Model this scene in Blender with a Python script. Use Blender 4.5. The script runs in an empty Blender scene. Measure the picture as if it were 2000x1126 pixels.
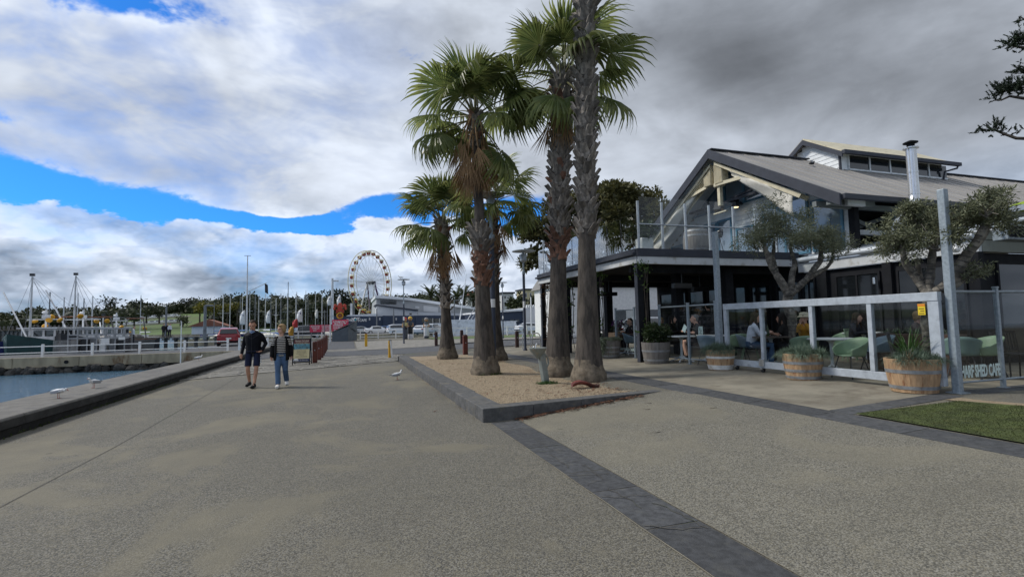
import bpy, math, random
from mathutils import Vector, Matrix, noise
R = math.radians
random.seed(7)
scene = bpy.context.scene
COL = scene.collection

# ---------------------------------------------------------------- camera
FPX, PITCH, YAW, ROLL, EYE = 980.0, R(3.85), R(18.0), R(1.2), 1.6
cam_data = bpy.data.cameras.new('camera')
cam_data.sensor_width = 36.0
cam_data.lens = 36.0 * FPX / 2000.0
cam_data.clip_start = 0.05
cam_data.clip_end = 6000
cam = bpy.data.objects.new('camera', cam_data)
COL.objects.link(cam)
cam.location = (0, 0, EYE)
cam.rotation_euler = (Matrix.Rotation(-YAW, 3, 'Z') @ Matrix.Rotation(math.pi / 2 + PITCH, 3, 'X')
                      @ Matrix.Rotation(-ROLL, 3, 'Z')).to_euler()
scene.camera = cam

# ---------------------------------------------------------------- exposure
vs = scene.view_settings
vs.view_transform = 'Standard'
vs.look = 'None'
vs.gamma = 1.0
vs.exposure = 0.42
vs.use_curve_mapping = False

# ---------------------------------------------------------------- node helper
class S:
    """a node socket with arithmetic"""
    def __init__(s, nt, sock): s.nt, s.k = nt, sock
    def _m(s, op, a, b=None, c=None, clamp=False):
        n = s.nt.nodes.new('ShaderNodeMath'); n.operation = op; n.use_clamp = clamp
        for i, x in enumerate((a, b, c)):
            if x is None: continue
            if isinstance(x, S): s.nt.links.new(x.k, n.inputs[i])
            else: n.inputs[i].default_value = x
        return S(s.nt, n.outputs[0])
    def __add__(s, o): return s._m('ADD', s, o)
    __radd__ = __add__
    def __sub__(s, o): return s._m('SUBTRACT', s, o)
    def __rsub__(s, o): return s._m('SUBTRACT', o, s)
    def __mul__(s, o): return s._m('MULTIPLY', s, o)
    __rmul__ = __mul__
    def __truediv__(s, o): return s._m('DIVIDE', s, o)
    def fn(s, op, b=None): return s._m(op, s, b)
    def clamp(s): return s._m('ADD', s, 0.0, clamp=True)
    def step(s, a, b):
        n = s.nt.nodes.new('ShaderNodeMapRange'); n.interpolation_type = 'SMOOTHSTEP'
        s.nt.links.new(s.k, n.inputs[0])
        n.inputs[1].default_value, n.inputs[2].default_value = a, b
        return S(s.nt, n.outputs[0])
def nnoise(nt, vec, scale, detail=4.0, rough=0.55, dist=0.0):
    n = nt.nodes.new('ShaderNodeTexNoise')
    n.inputs['Scale'].default_value = scale; n.inputs['Detail'].default_value = detail
    n.inputs['Roughness'].default_value = rough; n.inputs['Distortion'].default_value = dist
    if vec is not None: nt.links.new(vec.k if isinstance(vec, S) else vec, n.inputs['Vector'])
    return S(nt, n.outputs[0])
def nxyz(nt, x, y, z=0.0):
    n = nt.nodes.new('ShaderNodeCombineXYZ')
    for i, q in enumerate((x, y, z)):
        if isinstance(q, S): nt.links.new(q.k, n.inputs[i])
        else: n.inputs[i].default_value = q
    return S(nt, n.outputs[0])
def nsep(nt, v):
    n = nt.nodes.new('ShaderNodeSeparateXYZ'); nt.links.new(v.k if isinstance(v, S) else v, n.inputs[0])
    return [S(nt, o) for o in n.outputs]
def nmix(nt, f, a, b, mode='MIX'):
    n = nt.nodes.new('ShaderNodeMix'); n.data_type = 'RGBA'; n.blend_type = mode
    for i, q in ((0, f), (6, a), (7, b)):
        if isinstance(q, S): nt.links.new(q.k, n.inputs[i])
        elif i == 0: n.inputs[0].default_value = q
        else: n.inputs[i].default_value = (*q[:3], 1) if not isinstance(q, float) else (q, q, q, 1)
    return S(nt, n.outputs[2])

# ---------------------------------------------------------------- world: broken overcast with blue gaps
SUN_AZ, SUN_EL = R(-62), R(44)        # azimuth from +Y towards +X
world = bpy.data.worlds.new('World'); scene.world = world; world.use_nodes = True
nt = world.node_tree; nt.nodes.clear()
tc = nt.nodes.new('ShaderNodeTexCoord')
dx, dy, dz = nsep(nt, tc.outputs['Generated'])
el = dz.fn('ARCSINE') * (180 / math.pi)
az = dx._m('ARCTAN2', dx, dy) * (180 / math.pi)
sky = nt.nodes.new('ShaderNodeTexSky'); sky.sky_type = 'NISHITA'; sky.sun_disc = False
sky.sun_elevation = SUN_EL; sky.sun_rotation = SUN_AZ
sky.altitude = 0; sky.air_density = 1.0; sky.dust_density = 0.3; sky.ozone_density = 3.0
blue = nmix(nt, 1.0, S(nt, sky.outputs[0]), (0.16, 0.62, 1.18), 'MULTIPLY')
elc = el.fn('MAXIMUM', 0.0)
# cloud noise lives on the sky dome, a little flattened; heaps near the horizon are finer
def dome(sc, detail, rough, seed=0.0, fl=1.9, dist=0.3, oz=0.0, ox=0.0):
    return nnoise(nt, nxyz(nt, dx + seed + ox, dy, dz * fl + oz), sc, detail, rough, dist)
n_hi = dome(3.2, 5, 0.55, 0.0)
n_hi_up = dome(3.2, 3, 0.5, 0.0, oz=0.10, ox=0.05)
n_hi2 = dome(1.3, 2, 0.5, 4.0)
def puff(sc, detail, seed=0.0, fl=2.0, oz=0.0, ox=0.0):
    n = nt.nodes.new('ShaderNodeTexVoronoi'); n.feature = 'F1'; n.normalize = True
    n.inputs['Scale'].default_value = sc; n.inputs['Detail'].default_value = detail; n.inputs['Roughness'].default_value = 0.55
    n.inputs['Lacunarity'].default_value = 2.2
    w = nnoise(nt, nxyz(nt, dx + seed, dy, dz * fl + oz), sc * 1.5, 4, 0.6)
    wx = (w - 0.5) * 0.16
    nt.links.new(nxyz(nt, dx + seed + ox + wx, dy + wx, dz * fl + oz - wx).k, n.inputs['Vector'])
    return 1.0 - S(nt, n.outputs['Distance'])
p_lo = puff(5.5, 2.5, 7.0); p_lo_up = puff(5.5, 0.0, 7.0, 2.0, 0.045, 0.012)
f_lo = dome(6.0, 6, 0.62, 7.0, 2.2, 0.2)
n_lo = (p_lo - 0.60) * 1.0 + f_lo * 1.05 - 0.02
n_fine = dome(20.0, 4, 0.65, 1.0, 1.6, 0.2)
n_mid = dome(7.0, 4, 0.6, 5.0, 2.0, 0.5)
n_wisp = dome(2.6, 4, 0.6, 2.0, 7.0, 0.4)
def blob(ca, ce, ra, re, tilt=0.0):
    u = (az - ca); v = (el - ce) - u * tilt
    q = (u / ra).fn('POWER', 2.0) + (v / re).fn('POWER', 2.0)
    return (q * -1.0).fn('EXPONENT')
gaps = (blob(-20.5, 28.0, 8.5, 1.7, 0.12) * 0.72 + blob(-30.0, 12.4, 7.0, 1.7) * 0.92 + blob(-17.0, 11.3, 9.0, 1.45, -0.06) * 1.0
        + blob(-4.0, 10.9, 7.5, 1.25, 0.04) * 0.95 + blob(3.5, 13.2, 5.5, 1.4, 0.06) * 0.85 + blob(14.0, 12.8, 9.0, 1.9) * 0.75 + blob(20.0, 11.0, 4.0, 2.0) * 0.55
        + blob(-29, 17.0, 3.5, 1.0) * 0.4 - blob(-7.0, 12.2, 3.0, 1.0) * 0.75 - blob(2.2, 11.3, 3.2, 0.9) * 0.45)
low = 1.0 - elc.step(9.5, 15.5)
n_mix = n_hi * (1.0 - low) + n_lo * low
cover = 1.08 - gaps * 1.15 + (n_mix - 0.5) * 1.65 + (n_hi2 - 0.5) * 0.3 + (n_fine - 0.5) * 0.80 + (n_mid - 0.5) * 1.05
sharp = cover.step(0.44, 0.62); soft = cover.step(0.34, 0.72)
alpha = (sharp * low + soft * (1.0 - low)) * (1.0 - (1.0 - (az - 2.0).step(-14.0, 14.0)) * (0.60 - n_hi * 0.6 - n_mid * 0.4).step(0.02, 0.22) * 0.42)
east = (az - 14.0).step(-8.0, 34.0)
heavy = blob(46.0, 24.0, 11.5, 4.4, -0.25) + blob(60.0, 19.0, 8.0, 3.0, -0.1) * 0.35 + blob(42.0, 31.0, 22.0, 5.0) * 0.34 + blob(64, 30, 22, 8) * 0.30
body = 0.90 + (n_hi - 0.5) * 0.42 + (n_hi - n_hi_up) * 0.50 + (n_hi2 - 0.5) * 0.22 + (n_wisp - 0.5) * 0.10 + (n_mid - 0.5) * 0.22
body = body - heavy * (0.27 + (n_hi - 0.5) * 0.9) - east * 0.165
shelf = blob(-10.0, 4.4, 60.0, 2.0)
lump = 1.0 - east * 0.75
body_lo = 0.90 + ((p_lo - p_lo_up) * 1.15 + (p_lo - 0.60) * 0.40) * lump + (f_lo - 0.5) * 0.72 + elc.step(6.0, 10.5) * 0.06 - shelf * (0.10 + (n_wisp - 0.5) * 0.7) - east * 0.14
edge = 1.0 - (cover - 0.55).fn('ABSOLUTE').step(0.0, 0.5)
bright = (body * (1.0 - low) + body_lo * low + edge * 0.07).fn('MAXIMUM', 0.30).fn('MINIMUM', 1.05)
bright = bright.fn('POWER', 1.9) * 6.6
tintn = nt.nodes.new('ShaderNodeCombineColor')
tone = (1.0 - bright / 7.0).clamp() * low
for i, k in enumerate((0.885, 0.965, 1.10)):
    nt.links.new((bright * (k + tone * (-0.14, 0.0, 0.22)[i])).k, tintn.inputs[i])
skycol = nmix(nt, alpha, blue, S(nt, tintn.outputs[0]))
bg = nt.nodes.new('ShaderNodeBackground'); bg.inputs[1].default_value = 0.1
nt.links.new(skycol.k, bg.inputs[0])
wo = nt.nodes.new('ShaderNodeOutputWorld'); nt.links.new(bg.outputs[0], wo.inputs[0])
world.cycles.sampling_method = 'MANUAL'; world.cycles.sample_map_resolution = 512

# ---------------------------------------------------------------- sun, veiled
sl = bpy.data.lights.new('sun', 'SUN'); sl.energy = 2.2; sl.angle = R(11); sl.color = (1.0, 0.95, 0.87)
sun = bpy.data.objects.new('sun', sl); COL.objects.link(sun)
sdir = Vector((math.sin(SUN_AZ) * math.cos(SUN_EL), math.cos(SUN_AZ) * math.cos(SUN_EL), math.sin(SUN_EL)))
sun.rotation_euler = sdir.to_track_quat('Z', 'Y').to_euler()
sun.location = (0, 0, 40)
scene.cycles.max_bounces = 8
scene.cycles.transparent_max_bounces = 24
scene.cycles.caustics_reflective = False
scene.cycles.caustics_refractive = False

# ---------------------------------------------------------------- places in the photograph -> places in the world
def ray(u, v):
    x, y = (u - 1000) / FPX, (563 - v) / FPX
    c, s = math.cos(ROLL), math.sin(ROLL)
    xr, yr = x * c + y * s, -x * s + y * c
    fy = math.cos(PITCH) - yr * math.sin(PITCH); z = math.sin(PITCH) + yr * math.cos(PITCH)
    return (xr * math.cos(YAW) + fy * math.sin(YAW), -xr * math.sin(YAW) + fy * math.cos(YAW), z)
def AZ(u, v, z=0.0):
    r = ray(u, v); t = (z - EYE) / r[2]; return Vector((r[0] * t, r[1] * t, z))
def AX(u, v, X):
    r = ray(u, v); t = X / r[0]; return Vector((X, r[1] * t, EYE + r[2] * t))
def AY(u, v, Y):
    r = ray(u, v); t = Y / r[1]; return Vector((r[0] * t, Y, EYE + r[2] * t))
def AD(u, v, d):
    r = ray(u, v); t = d / math.hypot(r[0], r[1]); return Vector((r[0] * t, r[1] * t, EYE + r[2] * t))
def gz(X, Y=0.0):
    """height of the ground: the promenade is level, the cafe terrace is reached by a slope"""
    if X < 2.65: z = 0.0
    elif X < 5.75: z = 0.22 * (X - 2.65) / 3.1
    elif X < 9.0: z = 0.22 + 0.14 * (X - 5.75) / 3.25
    else: z = 0.36
    if Y > 26: z *= max(0.0, 1 - (Y - 26) / 12)
    return z
def G(u, v):
    z = 0.0
    for i in range(40):
        p = AZ(u, v, z); z = 0.5 * z + 0.5 * gz(p.x, p.y)
    p.z = gz(p.x, p.y)
    return p

# ---------------------------------------------------------------- mesh helper
WLOC = {}
class MB:
    def __init__(s): s.v, s.f, s.m, s.k = [], [], [], 0
    def add(s, vs_, fs_):
        o = len(s.v); s.v += [tuple(p) for p in vs_]; s.f += [tuple(i + o for i in f) for f in fs_]
        s.m += [s.k] * len(fs_); return s
    def mat(s, k): s.k = k; return s
    def box(s, c, d, rz=0.0, m=None):
        x, y, z = (q / 2 for q in d)
        P = [Vector(p) for p in ((-x, -y, -z), (x, -y, -z), (x, y, -z), (-x, y, -z), (-x, -y, z), (x, -y, z), (x, y, z), (-x, y, z))]
        if m is not None: P = [m @ p for p in P]
        if rz: P = [Matrix.Rotation(rz, 3, 'Z') @ p for p in P]
        return s.add([p + Vector(c) for p in P], [(0, 3, 2, 1), (4, 5, 6, 7), (0, 1, 5, 4), (1, 2, 6, 5), (2, 3, 7, 6), (3, 0, 4, 7)])
    def bx(s, x0, x1, y0, y1, z0, z1): return s.box(((x0 + x1) / 2, (y0 + y1) / 2, (z0 + z1) / 2), (abs(x1 - x0), abs(y1 - y0), abs(z1 - z0)))
    def bar(s, a, b, w, h=None, up=(0, 0, 1)):
        a, b = Vector(a), Vector(b); h = w if h is None else h
        d = (b - a); L = d.length; d = d / L; u = Vector(up)
        if abs(d.dot(u)) > 0.98: u = Vector((0, 1, 0))
        sx = d.cross(u).normalized(); sz = sx.cross(d)
        P = []
        for e in (a, b):
            for i, j in ((-1, -1), (1, -1), (1, 1), (-1, 1)): P.append(e + sx * (i * w / 2) + sz * (j * h / 2))
        return s.add(P, [(0, 1, 2, 3), (7, 6, 5, 4), (0, 4, 5, 1), (1, 5, 6, 2), (2, 6, 7, 3), (3, 7, 4, 0)])
    def tube(s, pts, rad, n=8, cap=True):
        pts = [Vector(p) for p in pts]; N = len(pts)
        rad = [rad] * N if isinstance(rad, (int, float)) else rad
        V, prev = [], None
        for i, p in enumerate(pts):
            t = (pts[min(i + 1, N - 1)] - pts[max(i - 1, 0)]).normalized()
            if prev is None:
                a = Vector((1, 0, 0)) if abs(t.x) < 0.8 else Vector((0, 1, 0))
            else: a = prev
            b = t.cross(a).normalized(); a = b.cross(t).normalized(); prev = a
            r = rad[i]; rx, ry = r if isinstance(r, tuple) else (r, r)
            V += [p + a * (rx * math.cos(2 * math.pi * k / n)) + b * (ry * math.sin(2 * math.pi * k / n)) for k in range(n)]
        F = [(i * n + k, i * n + (k + 1) % n, (i + 1) * n + (k + 1) % n, (i + 1) * n + k) for i in range(N - 1) for k in range(n)]
        if cap: F += [tuple(range(n - 1, -1, -1)), tuple((N - 1) * n + k for k in range(n))]
        return s.add(V, F)
    def lathe(s, prof, c=(0, 0, 0), n=16, cap=True):
        V = [(c[0] + r * math.cos(2 * math.pi * k / n), c[1] + r * math.sin(2 * math.pi * k / n), c[2] + z) for r, z in prof for k in range(n)]
        N = len(prof)
        F = [(i * n + k, i * n + (k + 1) % n, (i + 1) * n + (k + 1) % n, (i + 1) * n + k) for i in range(N - 1) for k in range(n)]
        if cap: F += [tuple(range(n - 1, -1, -1)), tuple((N - 1) * n + k for k in range(n))]
        return s.add(V, F)
    def ell(s, c, r, n=10, m=6, rot=None):
        c = Vector(c); r = (r, r, r) if isinstance(r, (int, float)) else r
        V = [Vector((0, 0, -r[2]))]
        for i in range(1, m):
            t = math.pi * i / m - math.pi / 2
            V += [Vector((r[0] * math.cos(t) * math.cos(2 * math.pi * k / n), r[1] * math.cos(t) * math.sin(2 * math.pi * k / n), r[2] * math.sin(t))) for k in range(n)]
        V.append(Vector((0, 0, r[2])))
        if rot is not None: V = [rot @ p for p in V]
        F = [(0, 1 + (k + 1) % n, 1 + k) for k in range(n)]
        F += [(1 + i * n + k, 1 + i * n + (k + 1) % n, 1 + (i + 1) * n + (k + 1) % n, 1 + (i + 1) * n + k) for i in range(m - 2) for k in range(n)]
        t = 1 + (m - 1) * n; b = 1 + (m - 2) * n
        F += [(t, b + k, b + (k + 1) % n) for k in range(n)]
        return s.add([p + c for p in V], F)
    def ext(s, poly, d):
        """polygon of 3D points extruded along d"""
        P = [Vector(p) for p in poly]; n = len(P); d = Vector(d)
        nr = Vector((0, 0, 0))
        for i in range(n): nr += P[i].cross(P[(i + 1) % n])
        if nr.dot(d) > 0: P.reverse()
        return s.add(P + [p + d for p in P], [tuple(range(n)), tuple(range(2 * n - 1, n - 1, -1))] + [(i, i + n, (i + 1) % n + n, (i + 1) % n) for i in range(n)])
    def quad(s, *P): return s.add(P, [tuple(range(len(P)))])
    def grid(s, f, nu, nv):
        V = [f(i / nu, j / nv) for j in range(nv + 1) for i in range(nu + 1)]
        return s.add(V, [(j * (nu + 1) + i, j * (nu + 1) + i + 1, (j + 1) * (nu + 1) + i + 1, (j + 1) * (nu + 1) + i) for j in range(nv) for i in range(nu)])
    def mesh(s, name, mats, smooth=False, off=None):
        me = bpy.data.meshes.new(name)
        V = s.v if off is None else [(x - off[0], y - off[1], z - off[2]) for x, y, z in s.v]
        me.from_pydata(V, [], s.f)
        mats = mats if isinstance(mats, (list, tuple)) else [mats]
        for q in mats: me.materials.append(MAT(q))
        if len(mats) > 1: me.polygons.foreach_set('material_index', s.m)
        if smooth:
            me.polygons.foreach_set('use_smooth', [True] * len(s.f))
            me.set_sharp_from_angle(angle=R(38 if smooth is True else smooth))
        me.update()
        return me
    def obj(s, name, mats, par=None, smooth=False, w=True, bev=0.0, kind=None):
        off = WLOC.get(par.name) if (par is not None and w) else None
        me = s.mesh(name, mats, smooth, off)
        o = link(name, me, par)
        if off is not None: WLOC[o.name] = off
        if bev:
            md = o.modifiers.new('edge', 'BEVEL'); md.width = bev; md.segments = 2; md.limit_method = 'ANGLE'; md.angle_limit = R(40)
        if kind: o['kind'] = kind
        return o
def link(name, data, par=None):
    o = bpy.data.objects.new(name, data); COL.objects.link(o)
    if par is not None: o.parent = par
    return o
def tag(o, label, cat, group=None, kind=None):
    if label: o['label'] = label
    if cat: o['category'] = cat
    if group: o['group'] = group
    if kind: o['kind'] = kind
    return o
def thing(name, label, cat, loc=(0, 0, 0), rz=0.0, group=None):
    o = link(name, None); o.location = loc; o.rotation_euler = (0, 0, rz); o.empty_display_size = 0.2
    WLOC[o.name] = Vector(loc)
    return tag(o, label, cat, group)
def struct(o): o['kind'] = 'structure'; return o
def dup(root, loc, rz=0.0, label=None, group=None, sc=None):
    kids = {}
    for o in bpy.data.objects:
        if o.parent is not None: kids.setdefault(o.parent.name, []).append(o)
    def cp(o, par):
        c = o.copy(); COL.objects.link(c); c.parent = par
        for k in kids.get(o.name, ()): cp(k, c)
        return c
    r = cp(root, None); r.location = loc; r.rotation_euler = (0, 0, rz); WLOC[r.name] = Vector(loc)
    if sc: r.scale = (sc, sc, sc) if isinstance(sc, (int, float)) else sc
    if label: r['label'] = label
    if group: r['group'] = group
    return r
def put(name, me, par, loc=(0, 0, 0), rot=(0, 0, 0), sc=None):
    o = link(name, me, par); o.location = loc
    if isinstance(rot, Matrix): o.rotation_euler = rot.to_euler()
    else: o.rotation_euler = rot
    if sc: o.scale = (sc, sc, sc) if isinstance(sc, (int, float)) else sc
    return o
TMP = bpy.data.scenes.new('bench')
def baked(o):
    """mesh of an object with its modifiers, worked out in an empty side scene"""
    TMP.collection.objects.link(o); vl = TMP.view_layers[0]; vl.update()
    me = bpy.data.meshes.new_from_object(o.evaluated_get(vl.depsgraph)); TMP.collection.objects.unlink(o)
    return me
def text(par, s_, size, loc, rot, mat, depth=0.004, align='LEFT', name='lettering', sx=1.0, space=1.0, bold=0.0):
    cu = bpy.data.curves.new('lettering', 'FONT'); cu.body = s_; cu.size = size; cu.extrude = depth; cu.align_x = align
    cu.resolution_u = 2; cu.space_character = space; cu.offset = bold
    t = bpy.data.objects.new('tmp', cu)
    me = baked(t)
    bpy.data.objects.remove(t); me.materials.clear(); me.materials.append(MAT(mat))
    o = put(name, me, par, Vector(loc) - (WLOC.get(par.name) or Vector((0, 0, 0))), rot)
    o.scale = (sx, 1, 1)
    return o

# ---------------------------------------------------------------- materials
MATS = {}
def MAT(m): return m if not isinstance(m, str) else MATS[m]
def mat(name, col, rough=0.7, var=0.18, scale=3.0, metal=0.0, bump=0.0, bscale=40.0, col2=None, rnd=0.0, spec=0.5, stretch=None,
        dirt=None, dscale=1.2, dlim=(0.52, 0.72), emit=0.0, coat=0.0):
    m = bpy.data.materials.new(name); m.use_nodes = True; t = m.node_tree
    b = t.nodes['Principled BSDF']; b.inputs['Roughness'].default_value = rough; b.inputs['Metallic'].default_value = metal
    b.inputs['Specular IOR Level'].default_value = spec; b.inputs['Coat Weight'].default_value = coat
    co = t.nodes.new('ShaderNodeTexCoord').outputs['Object']
    if stretch:
        mp = t.nodes.new('ShaderNodeMapping'); mp.inputs['Scale'].default_value = stretch
        t.links.new(co, mp.inputs[0]); co = mp.outputs[0]
    co = S(t, co)
    n = nnoise(t, co, scale, 5, 0.6)
    c2 = col2 if col2 else tuple(q * (1 - var) for q in col)
    c1 = col if col2 else tuple(min(1, q * (1 + var)) for q in col)
    c = nmix(t, n.step(0.33, 0.67), c1, c2)
    if dirt: c = nmix(t, nnoise(t, co, dscale, 6, 0.65).step(*dlim), c, dirt)
    if rnd:
        oi = t.nodes.new('ShaderNodeObjectInfo'); f = (S(t, oi.outputs['Random']) - 0.5) * (2 * rnd) + 1.0
        h = t.nodes.new('ShaderNodeHueSaturation'); t.links.new(f.k, h.inputs['Value']); t.links.new(c.k, h.inputs['Color']); c = S(t, h.outputs[0])
    t.links.new(c.k, b.inputs['Base Color'])
    if bump:
        bn = t.nodes.new('ShaderNodeBump'); bn.inputs['Strength'].default_value = min(1, bump); bn.inputs['Distance'].default_value = 0.01 * max(1, bump)
        t.links.new(nnoise(t, co, bscale, 4, 0.6).k, bn.inputs['Height']); t.links.new(bn.outputs[0], b.inputs['Normal'])
    if emit:
        b.inputs['Emission Color'].default_value = (*col, 1); b.inputs['Emission Strength'].default_value = emit
    MATS[name] = m; return m
def glass(name, tint=(0.9, 0.95, 0.95), refl=1.0, rough=0.02):
    """a thin pane: clear view through, fresnel reflection"""
    m = bpy.data.materials.new(name); m.use_nodes = True; t = m.node_tree; t.nodes.clear()
    tr = t.nodes.new('ShaderNodeBsdfTransparent'); tr.inputs[0].default_value = (*tint, 1)
    gl = t.nodes.new('ShaderNodeBsdfGlossy'); gl.inputs['Roughness'].default_value = rough
    fr = t.nodes.new('ShaderNodeFresnel'); ge = t.nodes.new('ShaderNodeNewGeometry'); t.links.new((1.5 - S(t, ge.outputs['Backfacing']) * (1.5 - 1 / 1.5)).k, fr.inputs[0])
    f = (S(t, fr.outputs[0]) * refl).clamp()
    mx = t.nodes.new('ShaderNodeMixShader'); t.links.new(f.k, mx.inputs[0]); t.links.new(tr.outputs[0], mx.inputs[1]); t.links.new(gl.outputs[0], mx.inputs[2])
    o = t.nodes.new('ShaderNodeOutputMaterial'); t.links.new(mx.outputs[0], o.inputs[0]); MATS[name] = m
def leaf(name, c1, c2, scale=1.5, rnd=0.15, trans=0.25, rough=0.5):
    m = bpy.data.materials.new(name); m.use_nodes = True; t = m.node_tree
    b = t.nodes['Principled BSDF']; b.inputs['Roughness'].default_value = rough; b.inputs['Specular IOR Level'].default_value = 0.35
    ge = t.nodes.new('ShaderNodeNewGeometry'); co = t.nodes.new('ShaderNodeTexCoord')
    f = nnoise(t, S(t, co.outputs['Object']), scale, 3, 0.6).step(0.32, 0.68) * 0.65 + S(t, ge.outputs['Random Per Island']) * 0.45
    c = nmix(t, f.clamp(), c1, c2)
    oi = t.nodes.new('ShaderNodeObjectInfo'); k = (S(t, oi.outputs['Random']) - 0.5) * (2 * rnd) + 1.0
    h = t.nodes.new('ShaderNodeHueSaturation'); t.links.new(k.k, h.inputs['Value']); t.links.new(c.k, h.inputs['Color'])
    t.links.new(h.outputs[0], b.inputs['Base Color'])
    tl = t.nodes.new('ShaderNodeBsdfTranslucent'); t.links.new(h.outputs[0], tl.inputs[0])
    mx = t.nodes.new('ShaderNodeMixShader'); mx.inputs[0].default_value = trans
    t.links.new(b.outputs[0], mx.inputs[1]); t.links.new(tl.outputs[0], mx.inputs[2])
    t.links.new(mx.outputs[0], t.nodes['Material Output'].inputs[0]); MATS[name] = m
def aggregate(name, base, dark, light, tan, scale=95.0, patch=0.55):
    """exposed-aggregate concrete: pebble colours, worn and sandy patches"""
    m = bpy.data.materials.new(name); m.use_nodes = True; t = m.node_tree
    b = t.nodes['Principled BSDF']; b.inputs['Roughness'].default_value = 0.85; b.inputs['Specular IOR Level'].default_value = 0.3
    co = S(t, t.nodes.new('ShaderNodeTexCoord').outputs['Object'])
    vo = t.nodes.new('ShaderNodeTexVoronoi'); vo.inputs['Scale'].default_value = scale; t.links.new(co.k, vo.inputs['Vector'])
    sp = t.nodes.new('ShaderNodeSeparateColor'); t.links.new(vo.outputs['Color'], sp.inputs[0])
    r1, r2 = S(t, sp.outputs[0]), S(t, sp.outputs[1])
    c = nmix(t, r1.step(0.1, 0.9), dark, light)
    c = nmix(t, r2.step(0.6, 1.0) * 0.8, c, tan)
    c = nmix(t, S(t, vo.outputs['Distance']).step(0.35, 0.8) * 0.7, c, tuple(q * 0.55 for q in base))
    big = nnoise(t, co, 0.42, 5, 0.62, 0.6); mid = nnoise(t, co, 1.9, 5, 0.65)
    sand = nmix(t, mid, tuple(q * 1.05 for q in tan), base)
    sweep = nnoise(t, nxyz(t, nsep(t, co)[0] * 0.9, nsep(t, co)[1] * 0.22, 0.0), 1.0, 6, 0.6, 1.6)
    c = nmix(t, ((big + (mid - 0.5) * 0.18).step(0.50, 0.60) * patch), c, sand)
    c = nmix(t, sweep.step(0.54, 0.68) * patch * 0.8, c, sand)
    c = nmix(t, nnoise(t, co, 0.25, 3, 0.5, 0.5).step(0.45, 0.7) * 0.35, c, tuple(q * 0.62 for q in base))
    c = nmix(t, (mid - 0.5) * 1.1 + 0.35, c, nmix(t, 0.5, c, dark))
    st = nnoise(t, co, 0.9, 7, 0.7, 1.0)
    c = nmix(t, st.step(0.60, 0.74) * 0.45, c, tuple(q * 0.6 for q in base))
    vs_ = t.nodes.new('ShaderNodeTexVoronoi'); vs_.inputs['Scale'].default_value = 0.9; t.links.new(co.k, vs_.inputs['Vector'])
    c = nmix(t, (0.045 - S(t, vs_.outputs['Distance'])).step(0.0, 0.02) * 0.6, c, tuple(q * 0.4 for q in base))
    t.links.new(c.k, b.inputs['Base Color'])
    bn = t.nodes.new('ShaderNodeBump'); bn.inputs['Strength'].default_value = 0.55; bn.inputs['Distance'].default_value = 0.004
    t.links.new((1.0 - S(t, vo.outputs['Distance'])).k, bn.inputs['Height']); t.links.new(bn.outputs[0], b.inputs['Normal'])
    MATS[name] = m

aggregate('promenade_aggregate', (0.172, 0.158, 0.120), (0.062, 0.060, 0.053), (0.245, 0.232, 0.195), (0.215, 0.190, 0.128), 100.0, 0.75)
aggregate('ramp_aggregate', (0.20, 0.185, 0.14), (0.075, 0.073, 0.063), (0.29, 0.275, 0.23), (0.235, 0.21, 0.148), 100.0, patch=0.45)
mat('terrace_concrete', (0.205, 0.186, 0.142), 0.85, 0.2, 1.3, bump=0.4, bscale=90, dirt=(0.13, 0.112, 0.082), dscale=1.7, dlim=(0.46, 0.70))
mat('bluestone', (0.055, 0.057, 0.060), 0.75, 0.3, 14, bump=0.5, bscale=120, rnd=0.18, dirt=(0.085, 0.085, 0.08), dscale=5)
mat('kerb_stone', (0.082, 0.082, 0.080), 0.85, 0.25, 9, bump=0.6, bscale=130, rnd=0.1, dirt=(0.13, 0.118, 0.09), dscale=3)
mat('coping', (0.125, 0.117, 0.102), 0.85, 0.22, 5, bump=0.5, bscale=90, rnd=0.08, dirt=(0.085, 0.083, 0.08), dscale=2.2)
mat('coping_face', (0.040, 0.039, 0.037), 0.9, 0.3, 6, bump=0.4, dirt=(0.03, 0.03, 0.03))  # near-black: shade of the inner side painted in along with its dirt
mat('gravel', (0.275, 0.215, 0.14), 0.95, 0.35, 60, bump=1.0, bscale=120, dirt=(0.20, 0.14, 0.085), dscale=1.6)
mat('pebble', (0.32, 0.255, 0.17), 0.9, 0.4, 30, rnd=0.0)
mat('litter', (0.14, 0.065, 0.035), 0.9, 0.5, 9)
mat('asphalt', (0.060, 0.062, 0.066), 0.85, 0.22, 6, bump=0.5, bscale=150, dirt=(0.085, 0.085, 0.083))
mat('old_paving', (0.175, 0.165, 0.142), 0.9, 0.25, 2.5, bump=0.6, bscale=30, rnd=0.22, dirt=(0.095, 0.09, 0.078), dscale=3)
mat('paving_joint', (0.075, 0.07, 0.06), 0.95, 0.3, 12, dirt=(0.05, 0.07, 0.03))
mat('quay_concrete', (0.34, 0.29, 0.20), 0.9, 0.22, 1.6, bump=0.4, bscale=25, dirt=(0.15, 0.085, 0.04), dscale=1.1, dlim=(0.55, 0.70), stretch=(1, 1, 0.35))
mat('quay_rock', (0.05, 0.047, 0.042), 0.9, 0.4, 4, bump=1.0, bscale=9, rnd=0.25)
mat('turf', (0.060, 0.080, 0.018), 0.95, 0.35, 3, bump=1.0, bscale=220, dirt=(0.10, 0.11, 0.03), dscale=9)
mat('park_grass', (0.075, 0.118, 0.030), 0.95, 0.3, 0.03, dirt=(0.10, 0.11, 0.042), dscale=0.05)
mat('white_paint', (0.78, 0.78, 0.76), 0.55, 0.07, 4, dirt=(0.5, 0.47, 0.40), dscale=3, dlim=(0.6, 0.8))
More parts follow.
